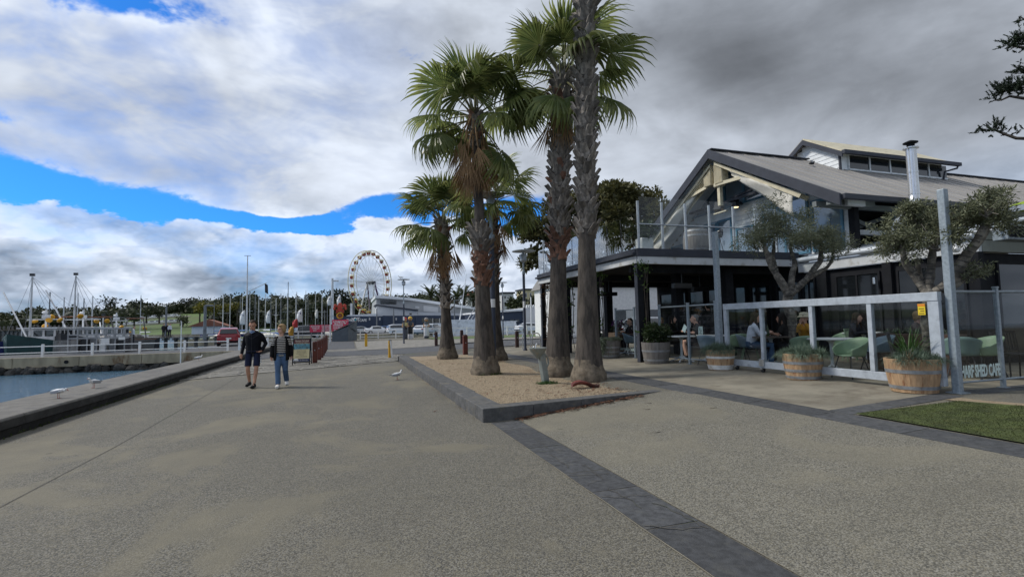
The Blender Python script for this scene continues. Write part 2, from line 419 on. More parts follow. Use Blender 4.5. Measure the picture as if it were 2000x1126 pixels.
mat('steel_grey', (0.42, 0.46, 0.50), 0.5, 0.09, 9, metal=0.25, bump=0.15, bscale=60, dirt=(0.30, 0.33, 0.36), dscale=6)
mat('galvanised', (0.27, 0.315, 0.345), 0.5, 0.14, 22, metal=0.3, dirt=(0.20, 0.235, 0.26), dscale=14)
mat('stainless', (0.62, 0.63, 0.63), 0.25, 0.06, 9, metal=0.9)
mat('dark_navy', (0.028, 0.036, 0.058), 0.55, 0.12, 4)
mat('charcoal', (0.014, 0.015, 0.018), 0.75, 0.15, 5, spec=0.15)
mat('black_gloss', (0.012, 0.012, 0.014), 0.3, 0.1, 5)
mat('rubber', (0.02, 0.02, 0.02), 0.8, 0.1, 5)
glass('clear_glass', (0.95, 0.97, 0.97), 0.7)
glass('smoked_glass', (0.87, 0.89, 0.89), 0.5)
mat('window_dark', (0.02, 0.025, 0.03), 0.06, 0.1, 2, spec=0.9)
# ================================================================ SETTING
XB = [-5.0, -4, -3, -2, -1, 0, 1, 2.14, 2.65, 3.4, 4.2, 5.0, 5.75, 6.0, 6.5, 7.3, 8.2, 9.0, 10, 12, 14, 18, 24, 32, 45, 70]
YB = [-14, -8, -4, -2, 0, 1, 2, 3, 4, 5, 6, 7, 8, 9, 10, 12, 14, 16, 18, 20, 22, 24, 26] + list(range(27, 39)) + [40, 43, 46, 50, 56, 62]
def patch(name, x0, x1, y0, y1, m, dz, par=None, bump=0.0):
    xs = [x0] + [x for x in XB if x0 + .01 < x < x1 - .01] + [x1]
    ys = [y0] + [y for y in YB if y0 + .01 < y < y1 - .01] + [y1]
    b = MB()
    b.add([(x, y, gz(x, y) + dz) for y in ys for x in xs],
          [(j * len(xs) + i, j * len(xs) + i + 1, (j + 1) * len(xs) + i + 1, (j + 1) * len(xs) + i) for j in range(len(ys) - 1) for i in range(len(xs) - 1)])
    return struct(b.obj(name, m))
def band(name, lo, hi, m, dz, n=14):
    """sheet between two ground curves"""
    def on(c, t):
        L = [0.0]
        for a, b in zip(c, c[1:]): L.append(L[-1] + math.dist(a, b))
        d = t * L[-1]
        for i in range(len(c) - 1):
            if d <= L[i + 1] + 1e-6:
                k = (d - L[i]) / (L[i + 1] - L[i]); return (c[i][0] + (c[i + 1][0] - c[i][0]) * k, c[i][1] + (c[i + 1][1] - c[i][1]) * k)
        return c[-1]
    def f(u, v):
        a, b = on(lo, u), on(hi, u); x, y = a[0] + (b[0] - a[0]) * v, a[1] + (b[1] - a[1]) * v
        return (x, y, gz(x, y) + dz)
    b = MB(); b.grid(f, n, 8); return struct(b.obj(name, m))

patch('promenade', -5.0, 70, -14, 62, 'promenade_aggregate', 0.0)
patch('ramp_paving', 2.65, 6.0, -12, 8.3, 'ramp_aggregate', 0.004)
patch('terrace_paving', 6.5, 14.4, 5.52, 24.5, 'terrace_concrete', 0.004)
lo = [(-5.0, 28.3), (-1.3, 28.0), (2.55, 27.6), (4.5, 27.0), (6.4, 26.5), (7.6, 25.6), (12, 25.2), (40, 25.0)]
hi = [(-5.0, 33.0), (-1.4, 32.8), (3.1, 33.8), (5.8, 34.4), (7.8, 38.0), (9.3, 38.6), (12.4, 42.6), (40, 43.0)]
band('road', lo, hi, 'asphalt', 0.03, 40)
band('footpath', [(0.5, 33.6), (3.1, 34.0), (5.8, 34.6), (7.6, 38.2), (9.3, 38.8), (12.2, 42.8), (40, 43.2)],
     [(0.5, 52), (3, 52), (5.8, 51.5), (7.8, 50.6), (9.3, 50.4), (12.4, 50.2), (40, 50)], 'old_paving', 0.035, 30)
band('wharf_lot', [(-5.0, 36.0), (-2, 36.0), (0.4, 36.4)], [(-5.0, 61), (-2, 61), (0.4, 61)], 'asphalt', 0.02, 8)
band('crossing_paving', [(-5.0, 33.1), (-1.4, 33.0), (0.48, 33.2)], [(-5.0, 35.9), (-1.4, 35.9), (0.48, 36.2)], 'old_paving', 0.025, 10)
k = band('far_kerb', [(5.8, 34.32), (7.8, 37.92), (9.3, 38.5), (12.4, 42.5), (40, 42.9)], [(5.8, 34.62), (7.7, 38.2), (9.25, 38.8), (12.3, 42.8), (40, 43.2)], 'kerb_stone', 0.10, 24)
md = k.modifiers.new('t', 'SOLIDIFY'); md.thickness = 0.12; md.offset = -1
patch('far_lawn', 8.2, 60, 50.4, 57.5, 'park_grass', 0.05)

# painted road dashes
rm = struct(thing('road_marking', None, None, (0, 0, 0)))
for x in (8.5, 11.0, 13.5):
    y = 33 + (x - 8) * 0.35
    b = MB(); b.grid(lambda u, v: (x + u * 1.6, y + u * 0.5 + v * 0.12, gz(x + u * 1.6, y) + 0.036), 3, 1); b.obj('dash', 'white_paint', rm)

# saw cut joint in the promenade
b = MB()
for (xa, ya), (xb, yb) in (((-3.0, -6), (-3.08, 8.4)), ((-3.08, 8.4), (-3.38, 16.4)), ((-3.38, 16.4), (-3.5, 18.6))):
    b.add([(xa, ya, 0.003), (xa + 0.016, ya, 0.003), (xb + 0.016, yb, 0.003), (xb, yb, 0.003)], [(0, 1, 2, 3)])
struct(b.obj('pavement_joint', 'paving_joint'))

# bluestone strips, one slab at a time
def slab(par, x0, x1, y0, y1, up=0.005, m='bluestone', name='paver'):
    g_ = 0.009; b = MB(); h = 0.05
    xs = [x0 + g_, x1 - g_]; ys = [y0 + g_, y1 - g_]
    j = [random.uniform(-.002, .002) for _ in range(4)]
    b.add([(xs[0], ys[0], gz(xs[0]) - h), (xs[1], ys[0], gz(xs[1]) - h), (xs[1], ys[1], gz(xs[1]) - h), (xs[0], ys[1], gz(xs[0]) - h)] +
          [(xs[0], ys[0], gz(xs[0]) + up + j[0]), (xs[1], ys[0], gz(xs[1]) + up + j[1]), (xs[1], ys[1], gz(xs[1]) + up + j[2]), (xs[0], ys[1], gz(xs[0]) + up + j[3])],
          [(4, 5, 6, 7), (0, 1, 5, 4), (1, 2, 6, 5), (2, 3, 7, 6), (3, 0, 4, 7)])
    return b.obj(name, m, par)
strip = struct(thing('paving_strip', None, None))
y = 7.88; rs = random.Random(3)
while y > -3:
    L = rs.choice((0.45, 0.62, 0.9, 1.0, 1.15, 0.75)); slab(strip, 2.15, 2.64, y - L, y); y -= L
bb = MB()
for x0 in (2.138, 2.645): bb.grid(lambda u, v: (x0 + 0.010 * u + 0.004 * math.sin(v * 60), -3 + 10.8 * v, gz(x0) + 0.0066), 1, 60)
bb.obj('edge_strip', 'terrace_concrete', strip)
bc = MB(); rc = random.Random(19)
def crack(x, y, dx_, dy_, n):
    w = .004
    for i in range(n):
        x2, y2 = x + dx_ + rc.uniform(-.03, .03), y + dy_ + rc.uniform(-.03, .03)
        if not 2.16 < x2 < 2.63: break
        bc.add([(x - w, y - w, .0115), (x + w, y + w, .0115), (x2 + w, y2 + w, .0115), (x2 - w, y2 - w, .0115)], [(0, 1, 2, 3)]); x, y = x2, y2
for y_ in (6.9, 6.2, 5.9, 5.3, 4.9, 4.5, 4.2, 3.5): crack(2.17, y_, .05, rc.uniform(-.03, .03), 9)
for x_, y_ in ((2.4, 6.6), (2.3, 5.7), (2.45, 5.2), (2.35, 4.4), (2.5, 3.9)): crack(x_, y_, rc.uniform(-.02, .02), -.07, 8)
bc.obj('crack', 'paving_joint', strip, kind='stuff')
bj = MB(); bj.add([(2.15, -3, 0.0022), (2.64, -3, 0.0022), (2.64, 7.9, 0.0022), (2.15, 7.9, 0.0022)], [(0, 1, 2, 3)]); bj.obj('joint_bed', 'paving_joint', strip)
strip2 = struct(thing('paving_strip', None, None))
y = 25.0
while y > -3:
    L = rs.choice((0.7, 0.9, 1.0, 1.2)); x0 = 6.0 if y < 8.6 else 5.92
    slab(strip2, x0, 6.5, y - L, y, 0.006); y -= L
strip3 = struct(thing('paving_strip', None, None)); x = 6.5
while x < 16:
    L = rs.choice((0.7, 0.9, 1.1)); slab(strip3, x, x + L, 5.16, 5.52, 0.006); x += L

# old wharf paving: rough stones set in courses
sp = struct(thing('stone_paving', None, None, (-1.5, 22, 0)))
b = MB(); b.add([(-5.0, 18.2, 0.012), (2.1, 22.7, 0.012), (5.9, 22.9, 0.2), (6.0, 26.4, 0.26), (2.5, 27.55, 0.016), (-5.0, 28.2, 0.012)], [(0, 1, 4, 5), (1, 2, 3, 4)])
b.obj('joint_bed', 'paving_joint', sp)
meshes = []
for i in range(7):
    b = MB(); w, d = 0.5, 0.5
    P = [(sx * w * rs.uniform(.82, .99), sy * d * rs.uniform(.80, .98)) for sx, sy in ((-1, -1), (0, -1.05), (1, -1), (1, 1), (0, 1.05), (-1, 1))]
    P = [(-w * .95, P[0][1]), (0, -d * rs.uniform(.85, .98)), (w * .95, P[2][1]), (w * .96, P[3][1]), (0, d * rs.uniform(.85, .98)), (-w * .95, P[5][1])]
    V = [(x_ * 1.04, y_ * 1.06, -0.02) for x_, y_ in P] + [(x_ * .97, y_ * .93, rs.uniform(-.004, .010)) for x_, y_ in P]
    b.add(V, [(6, 7, 8, 9, 10, 11)] + [(q, (q + 1) % 6, (q + 1) % 6 + 6, q + 6) for q in range(6)]); meshes.append(b.mesh('paving_stone', 'old_paving'))
row = 0; t = 0.0; n_st = 0
while t < 9.5 and n_st < 285:
    ln = rs.uniform(.36, .50); s_ = rs.uniform(-.4, 0)
    while s_ < 9.0 and n_st < 285:
        L = rs.uniform(.55, 1.15)
        x_ = -5.0 + (s_ + L / 2) * 0.845 - t * 0.0; y_ = 18.25 + (s_ + L / 2) * 0.535 + t + ln / 2
        s_ += L
        if -4.95 < x_ < 5.6 and y_ < 28.0 - max(0, (x_ - 2.4) * .4) and not (x_ > 1.9 and y_ < 23.3):
            put('paving_stone', rs.choice(meshes), sp, (x_ + 1.5, y_ - 22, gz(x_, y_) + 0.022 + rs.uniform(-.004, .006)), (0, 0, 0.56), (L, ln, 1)); n_st += 1
    t += ln * 1.12 / 0.95

# raised palm bed with its kerb
bed = struct(thing('planting_bed', None, None, (4, 14, 0)))
b = MB(); outer = [(2.45, 8.22), (5.4, 8.62), (5.92, 8.9), (5.92, 22.4), (2.42, 22.6)]
def bedz(x, y): return 0.185 + 0.022 * noise.noise(Vector((x * .7, y * .7, 0)))
nx, ny = 20, 60
V = [(2.42 + 3.5 * i / nx, 8.2 + 14.3 * j / ny) for j in range(ny + 1) for i in range(nx + 1)]
V = [(x_, max(y_, 8.22 + (x_ - 2.42) * 0.14), 0) for x_, y_ in V]
b.add([(x_, y_, bedz(x_, y_)) for x_, y_, _ in V], [(j * (nx + 1) + i, j * (nx + 1) + i + 1, (j + 1) * (nx + 1) + i + 1, (j + 1) * (nx + 1) + i) for j in range(ny) for i in range(nx)])
b.obj('gravel_surface', 'gravel', bed, smooth=True)
def stone(par, P, z0, z1, name='kerb_stone', m='kerb_stone'):
    b = MB(); zz = lambda p, q: q(p) if callable(q) else q
    n = len(P); V = [(p[0], p[1], zz(p, z0)) for p in P] + [(p[0], p[1], zz(p, z1)) for p in P]
    b.add(V, [tuple(range(n, 2 * n))] + [(i, (i + 1) % n, (i + 1) % n + n, i + n) for i in range(n)])
    return b.obj(name, m, par, bev=0.014)
y = 8.45; rs = random.Random(11)
while y < 22.6:
    L = min(rs.choice((1.3, 1.6, 1.9)), 22.75 - y)
    stone(bed, [(2.045, y + .003), (2.44, y + .003), (2.41, y + L - .003), (2.02, y + L - .003)], -0.08, 0.222); y += L
stone(bed, [(2.045, 7.94), (2.95, 8.05), (2.95, 8.36), (2.46, 8.30), (2.44, 8.447), (2.045, 8.447)], -0.08, 0.222)
for a, c in ((2.953, 3.9), (3.903, 4.85), (4.853, 5.75)):
    f = lambda x_: 8.05 + (x_ - 2.95) * 0.135; h_ = lambda x_: 8.36 + (x_ - 2.95) * 0.115
    stone(bed, [(a, f(a)), (c, f(c)), (c, h_(c)), (a, h_(a))], -0.08, 0.222)
stone(bed, [(2.0, 22.3), (2.35, 22.6), (2.55, 23.3), (2.2, 23.2)], -.05, lambda p: .24 if p[0] < 2.3 else .12)
# loose stones of the bed
b = MB(); rs = random.Random(5)
for i in range(9000):
    x_ = rs.uniform(2.46, 5.9); y_ = 8.25 + 12 * rs.random() ** 1.9
    if y_ < 8.36 + (x_ - 2.45) * 0.125: continue
    r_ = rs.uniform(.006, .015); z_ = bedz(x_, y_) + r_ * .2; a = rs.uniform(0, 6.3)
    c_, s_ = math.cos(a) * r_ * 1.3, math.sin(a) * r_ * 1.3
    b.add([(x_ + c_, y_ + s_, z_), (x_ - s_, y_ + c_, z_), (x_ - c_, y_ - s_, z_), (x_ + s_, y_ - c_, z_), (x_, y_, z_ + r_)], [(0, 1, 4), (1, 2, 4), (2, 3, 4), (3, 0, 4)])
o = b.obj('gravel', 'pebble'); tag(o, 'loose tan gravel covering the raised palm bed', 'gravel', kind='stuff')
# bark and leaf litter against the kerb and in the bed
b = MB()
def chip(x_, y_, z_, L, w):
    a = rs.uniform(0, 3.14); d = Vector((math.cos(a), math.sin(a), rs.uniform(-.05, .12))) * L; e = Vector((-math.sin(a), math.cos(a), 0)) * w
    p = Vector((x_, y_, z_)); b.add([p - d - e, p + d - e * .6, p + d * 1.05 + e * .5, p - d * .9 + e + Vector((0, 0, w * .7))], [(0, 1, 2, 3)])
for i in range(520):
    t_ = rs.random(); x_ = 2.6 + 2.6 * t_; y_ = 8.04 + (x_ - 2.95) * .135 - abs(rs.gauss(0, .09)) - .01
    chip(x_, y_, gz(x_) + .012 + rs.random() * .02, rs.uniform(.02, .07), rs.uniform(.004, .012))
for i in range(420):
    x_ = rs.uniform(2.6, 5.8); y_ = 8.5 + 10 * rs.random() ** 1.6
    if rs.random() < .5: x_, y_ = rs.uniform(4.3, 5.85), rs.uniform(8.7, 10.5)
    chip(x_, y_, bedz(x_, y_) + .012, rs.uniform(.02, .09), rs.uniform(.004, .014))
for i in range(60): chip(2.02 - abs(rs.gauss(0, .03)), rs.uniform(8.2, 19), .006, rs.uniform(.01, .04), .006)
for x_, y_ in ((1.5, 9.3), (4.6, 7.2), (3.9, 5.9), (4.9, 7.6), (2.0, 9.6), (5.4, 6.6)): chip(x_, y_, gz(x_) + .012, .06, .012)
o = b.obj('bark_litter', 'litter'); tag(o, 'brown bark and palm litter lying along the kerb', 'litter', kind='stuff')

# artificial turf and the bark patch behind it
b = MB(); P = [(6.52, -3), (8.5, -3), (8.5, 4.3), (8.3, 4.95), (6.52, 5.14)]
b.add([(x_, y_, gz(x_) + .02) for x_, y_ in ((6.52, -3), (8.5, -3), (6.52, 4.3), (8.5, 4.3), (6.52, 5.14), (8.3, 4.95))], [(0, 1, 3, 2), (2, 3, 5, 4)])
struct(b.obj('lawn', 'turf'))
b = MB(); b.add([(x_, y_, gz(x_) + .012) for x_, y_ in ((8.3, 5.14), (8.3, 4.95), (8.5, 4.3), (12, 4.0), (12, 5.14))], [(0, 1, 2, 3, 4)]); struct(b.obj('bark_bed', 'gravel'))
b = MB()
for i in range(26000):
    x_ = rs.uniform(6.52, 8.5); y_ = rs.uniform(1.8, 5.14)
    if y_ > 5.14 - (x_ - 6.52) * .1 and x_ < 8.3 or (x_ > 8.3 and y_ > 4.4): continue
    a = rs.uniform(0, 6.3); h_ = rs.uniform(.008, .018); w = .0035; z_ = gz(x_) + .019
    b.add([(x_ - w * math.cos(a), y_ - w * math.sin(a), z_), (x_ + w * math.cos(a), y_ + w * math.sin(a), z_), (x_ + rs.uniform(-.015, .015), y_ + rs.uniform(-.015, .015), z_ + h_)], [(0, 1, 2)])
leaf('turf_blade', (0.066, 0.080, 0.020), (0.042, 0.053, 0.014), 6, 0, 0.1, 0.7)
o = b.obj('grass', 'turf_blade'); tag(o, 'short green artificial turf beside the dark paving strip', 'grass', kind='stuff')

# quay wall on the water side
quay = struct(thing('quay_wall', None, None, (-5.6, 14, 0)))
y = -8.0; rs = random.Random(2)
while y < 37.6:
    L = min(3.05, 37.7 - y); b = MB(); z1 = 0.30
    P = [(-5.0, y + .004), (-5.0, y + L - .004), (-6.22, y + L - .004), (-6.22, y + .004)]
    # outline in X-Z: undercut face towards the promenade
    prof = [(-5.09, -0.06), (-5.06, 0.10), (-5.0, 0.135), (-5.0, 0.27), (-5.03, 0.30), (-6.2, 0.305), (-6.22, 0.29), (-6.22, -0.05)]
    b.ext([(x_, y + .004, z_) for x_, z_ in prof], (0, L - .008, 0)); cs = b.obj('coping_stone', 'coping', quay, bev=0.008)
    b = MB(); b.add([(-5.087, y + .006, -.05), (-5.087, y + L - .006, -.05), (-5.056, y + L - .006, .10), (-5.056, y + .006, .10), (-4.996, y + L - .006, .136), (-4.996, y + .006, .136), (-4.996, y + L - .006, .258), (-4.996, y + .006, .258)], [(0, 1, 2, 3), (3, 2, 4, 5), (5, 4, 6, 7)]); b.obj('shaded_dirty_face', 'coping_face', cs); y += L  # sheet over the inner side, its dark colour standing for shade plus dirt
b = MB(); b.bx(-6.15, -5.1, -8, 37.65, -2.5, -0.055); b.obj('wall_base', 'quay_rock', quay)
b = MB(); rs = random.Random(4)
for i in range(260):
    y_ = rs.uniform(2, 25); x_ = -5.06 + abs(rs.gauss(0, .05)); r_ = rs.uniform(.01, .05)
    for q in range(5):
        a = rs.uniform(0, 6.3); b.add([(x_, y_, .002), (x_ + .012, y_ + .01, .002), (x_ + r_ * math.cos(a), y_ + r_ * math.sin(a), rs.uniform(.01, .05))], [(0, 1, 2)])
leaf('weed', (0.05, 0.085, 0.02), (0.085, 0.10, 0.03), 8, 0, 0.2)
tag(b.obj('weeds', 'weed'), 'small weeds growing at the foot of the quay wall', 'weeds', kind='stuff')

# water
m = bpy.data.materials.new('harbour_water'); m.use_nodes = True; t = m.node_tree; bs = t.nodes['Principled BSDF']
bs.inputs['Base Color'].default_value = (0.07, 0.14, 0.20, 1); bs.inputs['Roughness'].default_value = 0.05; bs.inputs['IOR'].default_value = 1.33
co = S(t, t.nodes.new('ShaderNodeTexCoord').outputs['Object'])
hgt = nnoise(t, co, 1.6, 5, 0.6, 0.4) * 0.8 + nnoise(t, co, 6.5, 3, 0.6) * 0.28
bn = t.nodes.new('ShaderNodeBump'); bn.inputs['Strength'].default_value = 0.75; bn.inputs['Distance'].default_value = 0.30
t.links.new(hgt.k, bn.inputs['Height']); t.links.new(bn.outputs[0], bs.inputs['Normal']); MATS['harbour_water'] = m
b = MB(); b.add([(-900, -60, -1.0), (300, -60, -1.0), (300, 300, -1.0), (-900, 300, -1.0)], [(0, 1, 2, 3)]); struct(b.obj('water', 'harbour_water'))

# the cross quay beyond the basin
cq = struct(thing('cross_quay', None, None, (-20, 40, 0)))
b = MB(); b.bx(-70, -4.98, 39.62, 45.5, -0.35, 0.0); b.bx(-12.3, -4.985, 45.5, 61, -0.35, 0.0); b.obj('deck', 'asphalt', cq)
x = -6.25; rs = random.Random(8)
while x > -62:
    L = 3.4; b = MB(); b.bx(x - L + .012, x - .012, 39.3, 39.62, -0.62, 0.02); b.obj('wall_panel', 'quay_concrete', cq, bev=0.012); x -= L
b = MB(); b.bx(-70, -6.25, 39.5, 39.9, -2.5, -0.6); b.obj('wall_base', 'quay_rock', cq)
rk = []
for i in range(6):
    b = MB(); b.ell((0, 0, 0), (0.34, 0.26, 0.22), 7, 5); b.v = [tuple(Vector(p) * (1 + .35 * noise.noise(Vector(p) * 3 + Vector((i * 9, 0, 0))))) for p in b.v]; rk.append(b.mesh('rock', 'quay_rock'))
for i in range(150):
    put('rock', rs.choice(rk), cq, (rs.uniform(-22, 13.5), rs.uniform(-.95, -.45), rs.uniform(-1.05, -.72)), (rs.random(), rs.random(), rs.random() * 6), rs.uniform(.7, 1.35))
b = MB(); b.tube([(-17.1, 39.36, -0.32), (-17.1, 39.22, -0.32)], 0.11, 10); b.obj('drain_pipe', 'charcoal', cq)

# far shore: car park level, then a rising park
def hill(x, y):
    s_ = max(0.0, min(1.0, (y - 185) / 150)); s_ = s_ * s_ * (3 - 2 * s_)
    q = max(0.0, min(1.0, (x + 175) / 135)); q = q * q * (3 - 2 * q)
    return s_ * (0.42 + 0.58 * q) * (14 + 2.5 * noise.noise(Vector((x * .006, y * .006, 1)))) - 0.05
b = MB(); xs = [-900 + 25 * i for i in range(73)]; ys = [62, 88, 100, 120, 150] + [180 + 15 * j for j in range(16)] + [460, 600, 900, 1600, 3000]
idx = {}
for j, y_ in enumerate(ys):
    for i, x_ in enumerate(xs):
        idx[i, j] = len(b.v); b.v.append((x_ * (1 if y_ < 500 else 3), y_, hill(x_, y_)))
for j in range(len(ys) - 1):
    for i in range(len(xs) - 1):
        if ys[j] < 88 and not xs[i] >= 75: continue
        if ys[j] < 180 and xs[i] < -25: continue
        b.f.append((idx[i, j], idx[i + 1, j], idx[i + 1, j + 1], idx[i, j + 1])); b.m.append(0)
struct(b.obj('parkland', 'park_grass', smooth=80))
b = MB(); b.add([(-10, 88, .01), (75, 88, .01), (75, 106, .01), (-10, 106, .01)], [(0, 1, 2, 3)]); struct(b.obj('car_park', 'old_paving'))
b = MB(); b.bx(-24.9, 75, 87.6, 88.2, -1.6, 0.06); b.bx(-900, -24.8, 179.6, 180.2, -1.6, 0.03); b.bx(8, 75, 61.5, 62.0, -1.6, .04); struct(b.obj('shore_wall', 'quay_concrete'))
# ================================================================ CAFE BUILDING
mat('roof_sheet', (0.30, 0.285, 0.265), 0.6, 0.12, 1.2, rnd=0.06, dirt=(0.20, 0.19, 0.18), dscale=1.5, stretch=(1, .3, .3))
mat('weatherboard', (0.74, 0.77, 0.79), 0.6, 0.06, 2, rnd=0.05, dirt=(0.40, 0.42, 0.42), dscale=2)
mat('cream', (0.62, 0.56, 0.40), 0.6, 0.08, 3, dirt=(0.40, 0.34, 0.22), dscale=4, rnd=0.06)
mat('canvas', (0.74, 0.71, 0.63), 0.8, 0.08, 2, dirt=(0.48, 0.45, 0.36), dscale=2)
mat('blue_frame', (0.075, 0.19, 0.28), 0.5, 0.1, 3)
mat('fascia_white', (0.55, 0.57, 0.58), 0.6, 0.08, 2, dirt=(0.36, 0.35, 0.32), dscale=3)
mat('slate_trim', (0.045, 0.05, 0.064), 0.6, 0.1, 3, spec=0.25)
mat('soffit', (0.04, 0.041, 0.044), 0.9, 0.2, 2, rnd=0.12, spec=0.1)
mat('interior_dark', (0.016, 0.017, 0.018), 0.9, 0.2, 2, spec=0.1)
mat('brace_grey', (0.17, 0.19, 0.19), 0.7, 0.1, 2)
mat('pale_metal', (0.56, 0.60, 0.64), 0.45, 0.06, 3, metal=0.1)
mat('lamp_glow', (1.0, 0.75, 0.42), 0.4, 0.0, 1, emit=1.6)
mat('floor_tile', (0.20, 0.185, 0.155), 0.7, 0.15, 2, dirt=(0.13, 0.12, 0.10))
m = bpy.data.materials.new('shopfront_glass'); m.use_nodes = True; t = m.node_tree; bs = t.nodes['Principled BSDF']
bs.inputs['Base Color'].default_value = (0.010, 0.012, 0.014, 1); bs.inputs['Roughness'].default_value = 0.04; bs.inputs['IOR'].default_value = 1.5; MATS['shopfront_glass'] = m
m = bpy.data.materials.new('gable_glass'); m.use_nodes = True; t = m.node_tree; bs = t.nodes['Principled BSDF']
bs.inputs['Base Color'].default_value = (0.13, 0.185, 0.24, 1); bs.inputs['Roughness'].default_value = 0.05; bs.inputs['IOR'].default_value = 2.3; MATS['gable_glass'] = m

cafe = thing('cafe_building', 'two storey waterfront cafe with grey gabled roof, glass balcony and dark ground floor', 'building', (14, 14, 0.36))
def part(name, m, *boxes, par=cafe, bev=0.0):
    b = MB()
    for q in boxes: b.bx(*q)
    return b.obj(name, m, par, bev=bev)
DK = 3.69
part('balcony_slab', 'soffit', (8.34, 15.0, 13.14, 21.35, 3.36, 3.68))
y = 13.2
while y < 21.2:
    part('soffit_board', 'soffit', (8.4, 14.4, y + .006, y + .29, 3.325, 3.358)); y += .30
part('fascia', 'slate_trim', (8.20, 14.42, 13.00, 13.12, 3.50, 3.735), bev=.006)
part('fascia', 'fascia_white', (8.24, 14.40, 13.03, 13.13, 3.27, 3.497), bev=.006)
part('fascia', 'slate_trim', (8.18, 8.30, 13.125, 21.45, 3.52, 3.74), (8.10, 8.178, 13.125, 21.5, 3.55, 3.62), bev=.006)
part('fascia', 'fascia_white', (8.22, 8.33, 13.135, 21.4, 3.30, 3.517), bev=.006)
part('fascia', 'slate_trim', (8.30, 15, 21.36, 21.46, 3.30, 3.74))
# posts under the balcony
for y in (13.22, 16.0, 18.45, 21.13):
    p = part('post', 'charcoal', (8.25, 8.43, y - .09, y + .09, 0.30, 3.29), bev=.008)
    part('post_face', 'slate_trim', (8.235, 8.248, y - .08, y + .08, 0.34, 3.25), par=p)
for x, y in ((11, 15.0), (11, 20.0), (12.0, 13.7), (11.2, 17.4), (13.3, 21.0)):
    part('inner_post', 'charcoal', (x - .15, x + .15, y - .15, y + .15, 0.3, 3.36), bev=.01)
for y in (13.9, 17.2, 20.4): part('ceiling_beam', 'soffit', (8.5, 14.4, y, y + .14, 3.10, 3.322))
# hanging heaters under the ceiling
for x, y in ((10.6, 14.2), (10.4, 18.8), (12.6, 15.8)):
    b = MB(); b.bx(x - .35, x + .35, y - .08, y + .08, 2.62, 2.78); b.tube([(x, y, 2.78), (x, y, 3.3)], .018, 6); b.obj('heater', 'black_gloss', cafe)
# ground floor: dark shopfront under the balcony
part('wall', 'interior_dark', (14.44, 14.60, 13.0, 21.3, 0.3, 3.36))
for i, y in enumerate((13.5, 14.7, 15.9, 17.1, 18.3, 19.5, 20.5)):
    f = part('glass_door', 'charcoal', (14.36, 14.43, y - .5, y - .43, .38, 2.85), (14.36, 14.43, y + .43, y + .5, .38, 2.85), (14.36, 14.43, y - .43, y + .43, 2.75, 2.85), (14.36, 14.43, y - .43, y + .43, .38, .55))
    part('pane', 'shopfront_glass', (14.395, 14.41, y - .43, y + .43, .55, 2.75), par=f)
    part('handle', 'stainless', (14.33, 14.355, y + .40, y + .425, 1.2, 1.6), par=f)
# wing on the near side
part('wall', 'charcoal', (14.46, 14.62, 8.03, 13.0, 0.3, 3.05), (14.62, 24, 8.03, 8.19, .3, 3.05))
for y0, y1 in ((8.25, 9.9), (10.35, 11.75), (12.45, 12.95)):
    f = part('window', 'charcoal', (14.41, 14.458, y0, y0 + .06, .9, 2.85), (14.41, 14.458, y1 - .06, y1, .9, 2.85), (14.41, 14.458, y0 + .06, y1 - .06, 2.79, 2.85), (14.41, 14.458, y0 + .06, y1 - .06, .9, .97), (14.41, 14.458, (y0 + y1) / 2 - .025, (y0 + y1) / 2 + .025, .97, 2.79))
    part('pane', 'shopfront_glass', (14.43, 14.445, y0 + .06, y1 - .06, .97, 2.79), par=f)
for x0 in (15.1, 17.2, 19.3, 21.4):
    f = part('window', 'charcoal', (x0, x0 + .07, 7.97, 8.028, .5, 2.85), (x0 + 1.7, x0 + 1.77, 7.97, 8.028, .5, 2.85), (x0 + .07, x0 + 1.7, 7.97, 8.028, 2.78, 2.85), (x0 + .07, x0 + 1.7, 7.97, 8.028, .5, .57))
    part('pane', 'shopfront_glass', (x0 + .07, x0 + 1.7, 8.0, 8.015, .57, 2.78), par=f)
for y in (10.1, 12.1): part('post', 'charcoal', (14.34, 14.455, y - .12, y + .12, .3, 3.05))
part('post', 'charcoal', (14.30, 14.50, 7.90, 8.02, .3, 3.05))
part('fascia', 'fascia_white', (14.34, 14.458, 7.9, 12.99, 3.055, 3.36), bev=.006)
mat('sage', (0.22, 0.235, 0.20), 0.6, 0.08, 2, dirt=(0.15, 0.16, 0.14))
part('fascia', 'sage', (14.462, 24, 7.88, 8.02, 3.055, 3.34), (14.462, 24, 7.86, 8.0, 3.345, 3.66), bev=.006)
b = MB(); b.tube([(14.30, 13.02, 3.46), (14.30, 7.95, 3.46)], .085, 12); b.obj('gutter', 'pale_metal', cafe, smooth=True)
# ribbed roof of the wing
n = 34
for i in range(n):
    y0 = 8.0 + 5.0 * i / n; y1 = y0 + 5.0 / n
    b = MB()
    for q in range(2):
        a0, a1 = y0 + (y1 - y0) * q / 2, y0 + (y1 - y0) * (q + 1) / 2; zz = .0 if q else .028
        b.ext([(14.34, a0, 3.52 + zz), (14.34, a1, 3.52 + zz), (14.34, a1, 3.49 + zz), (14.34, a0, 3.49 + zz)], (3.1, 0, .62))
    b.obj('roof_rib', 'pale_metal', cafe)
part('roof_deck', 'pale_metal', (17.3, 24, 8.0, 11.55, 3.95, 4.13))
b = MB()
b.tube([(14.28, 10.42, 2.66), (14.28, 10.42, 2.48)], .045, 10); b.bx(14.28, 14.34, 10.40, 10.44, 2.55, 2.6); b.obj('wall_lamp', 'stainless', cafe, smooth=True)

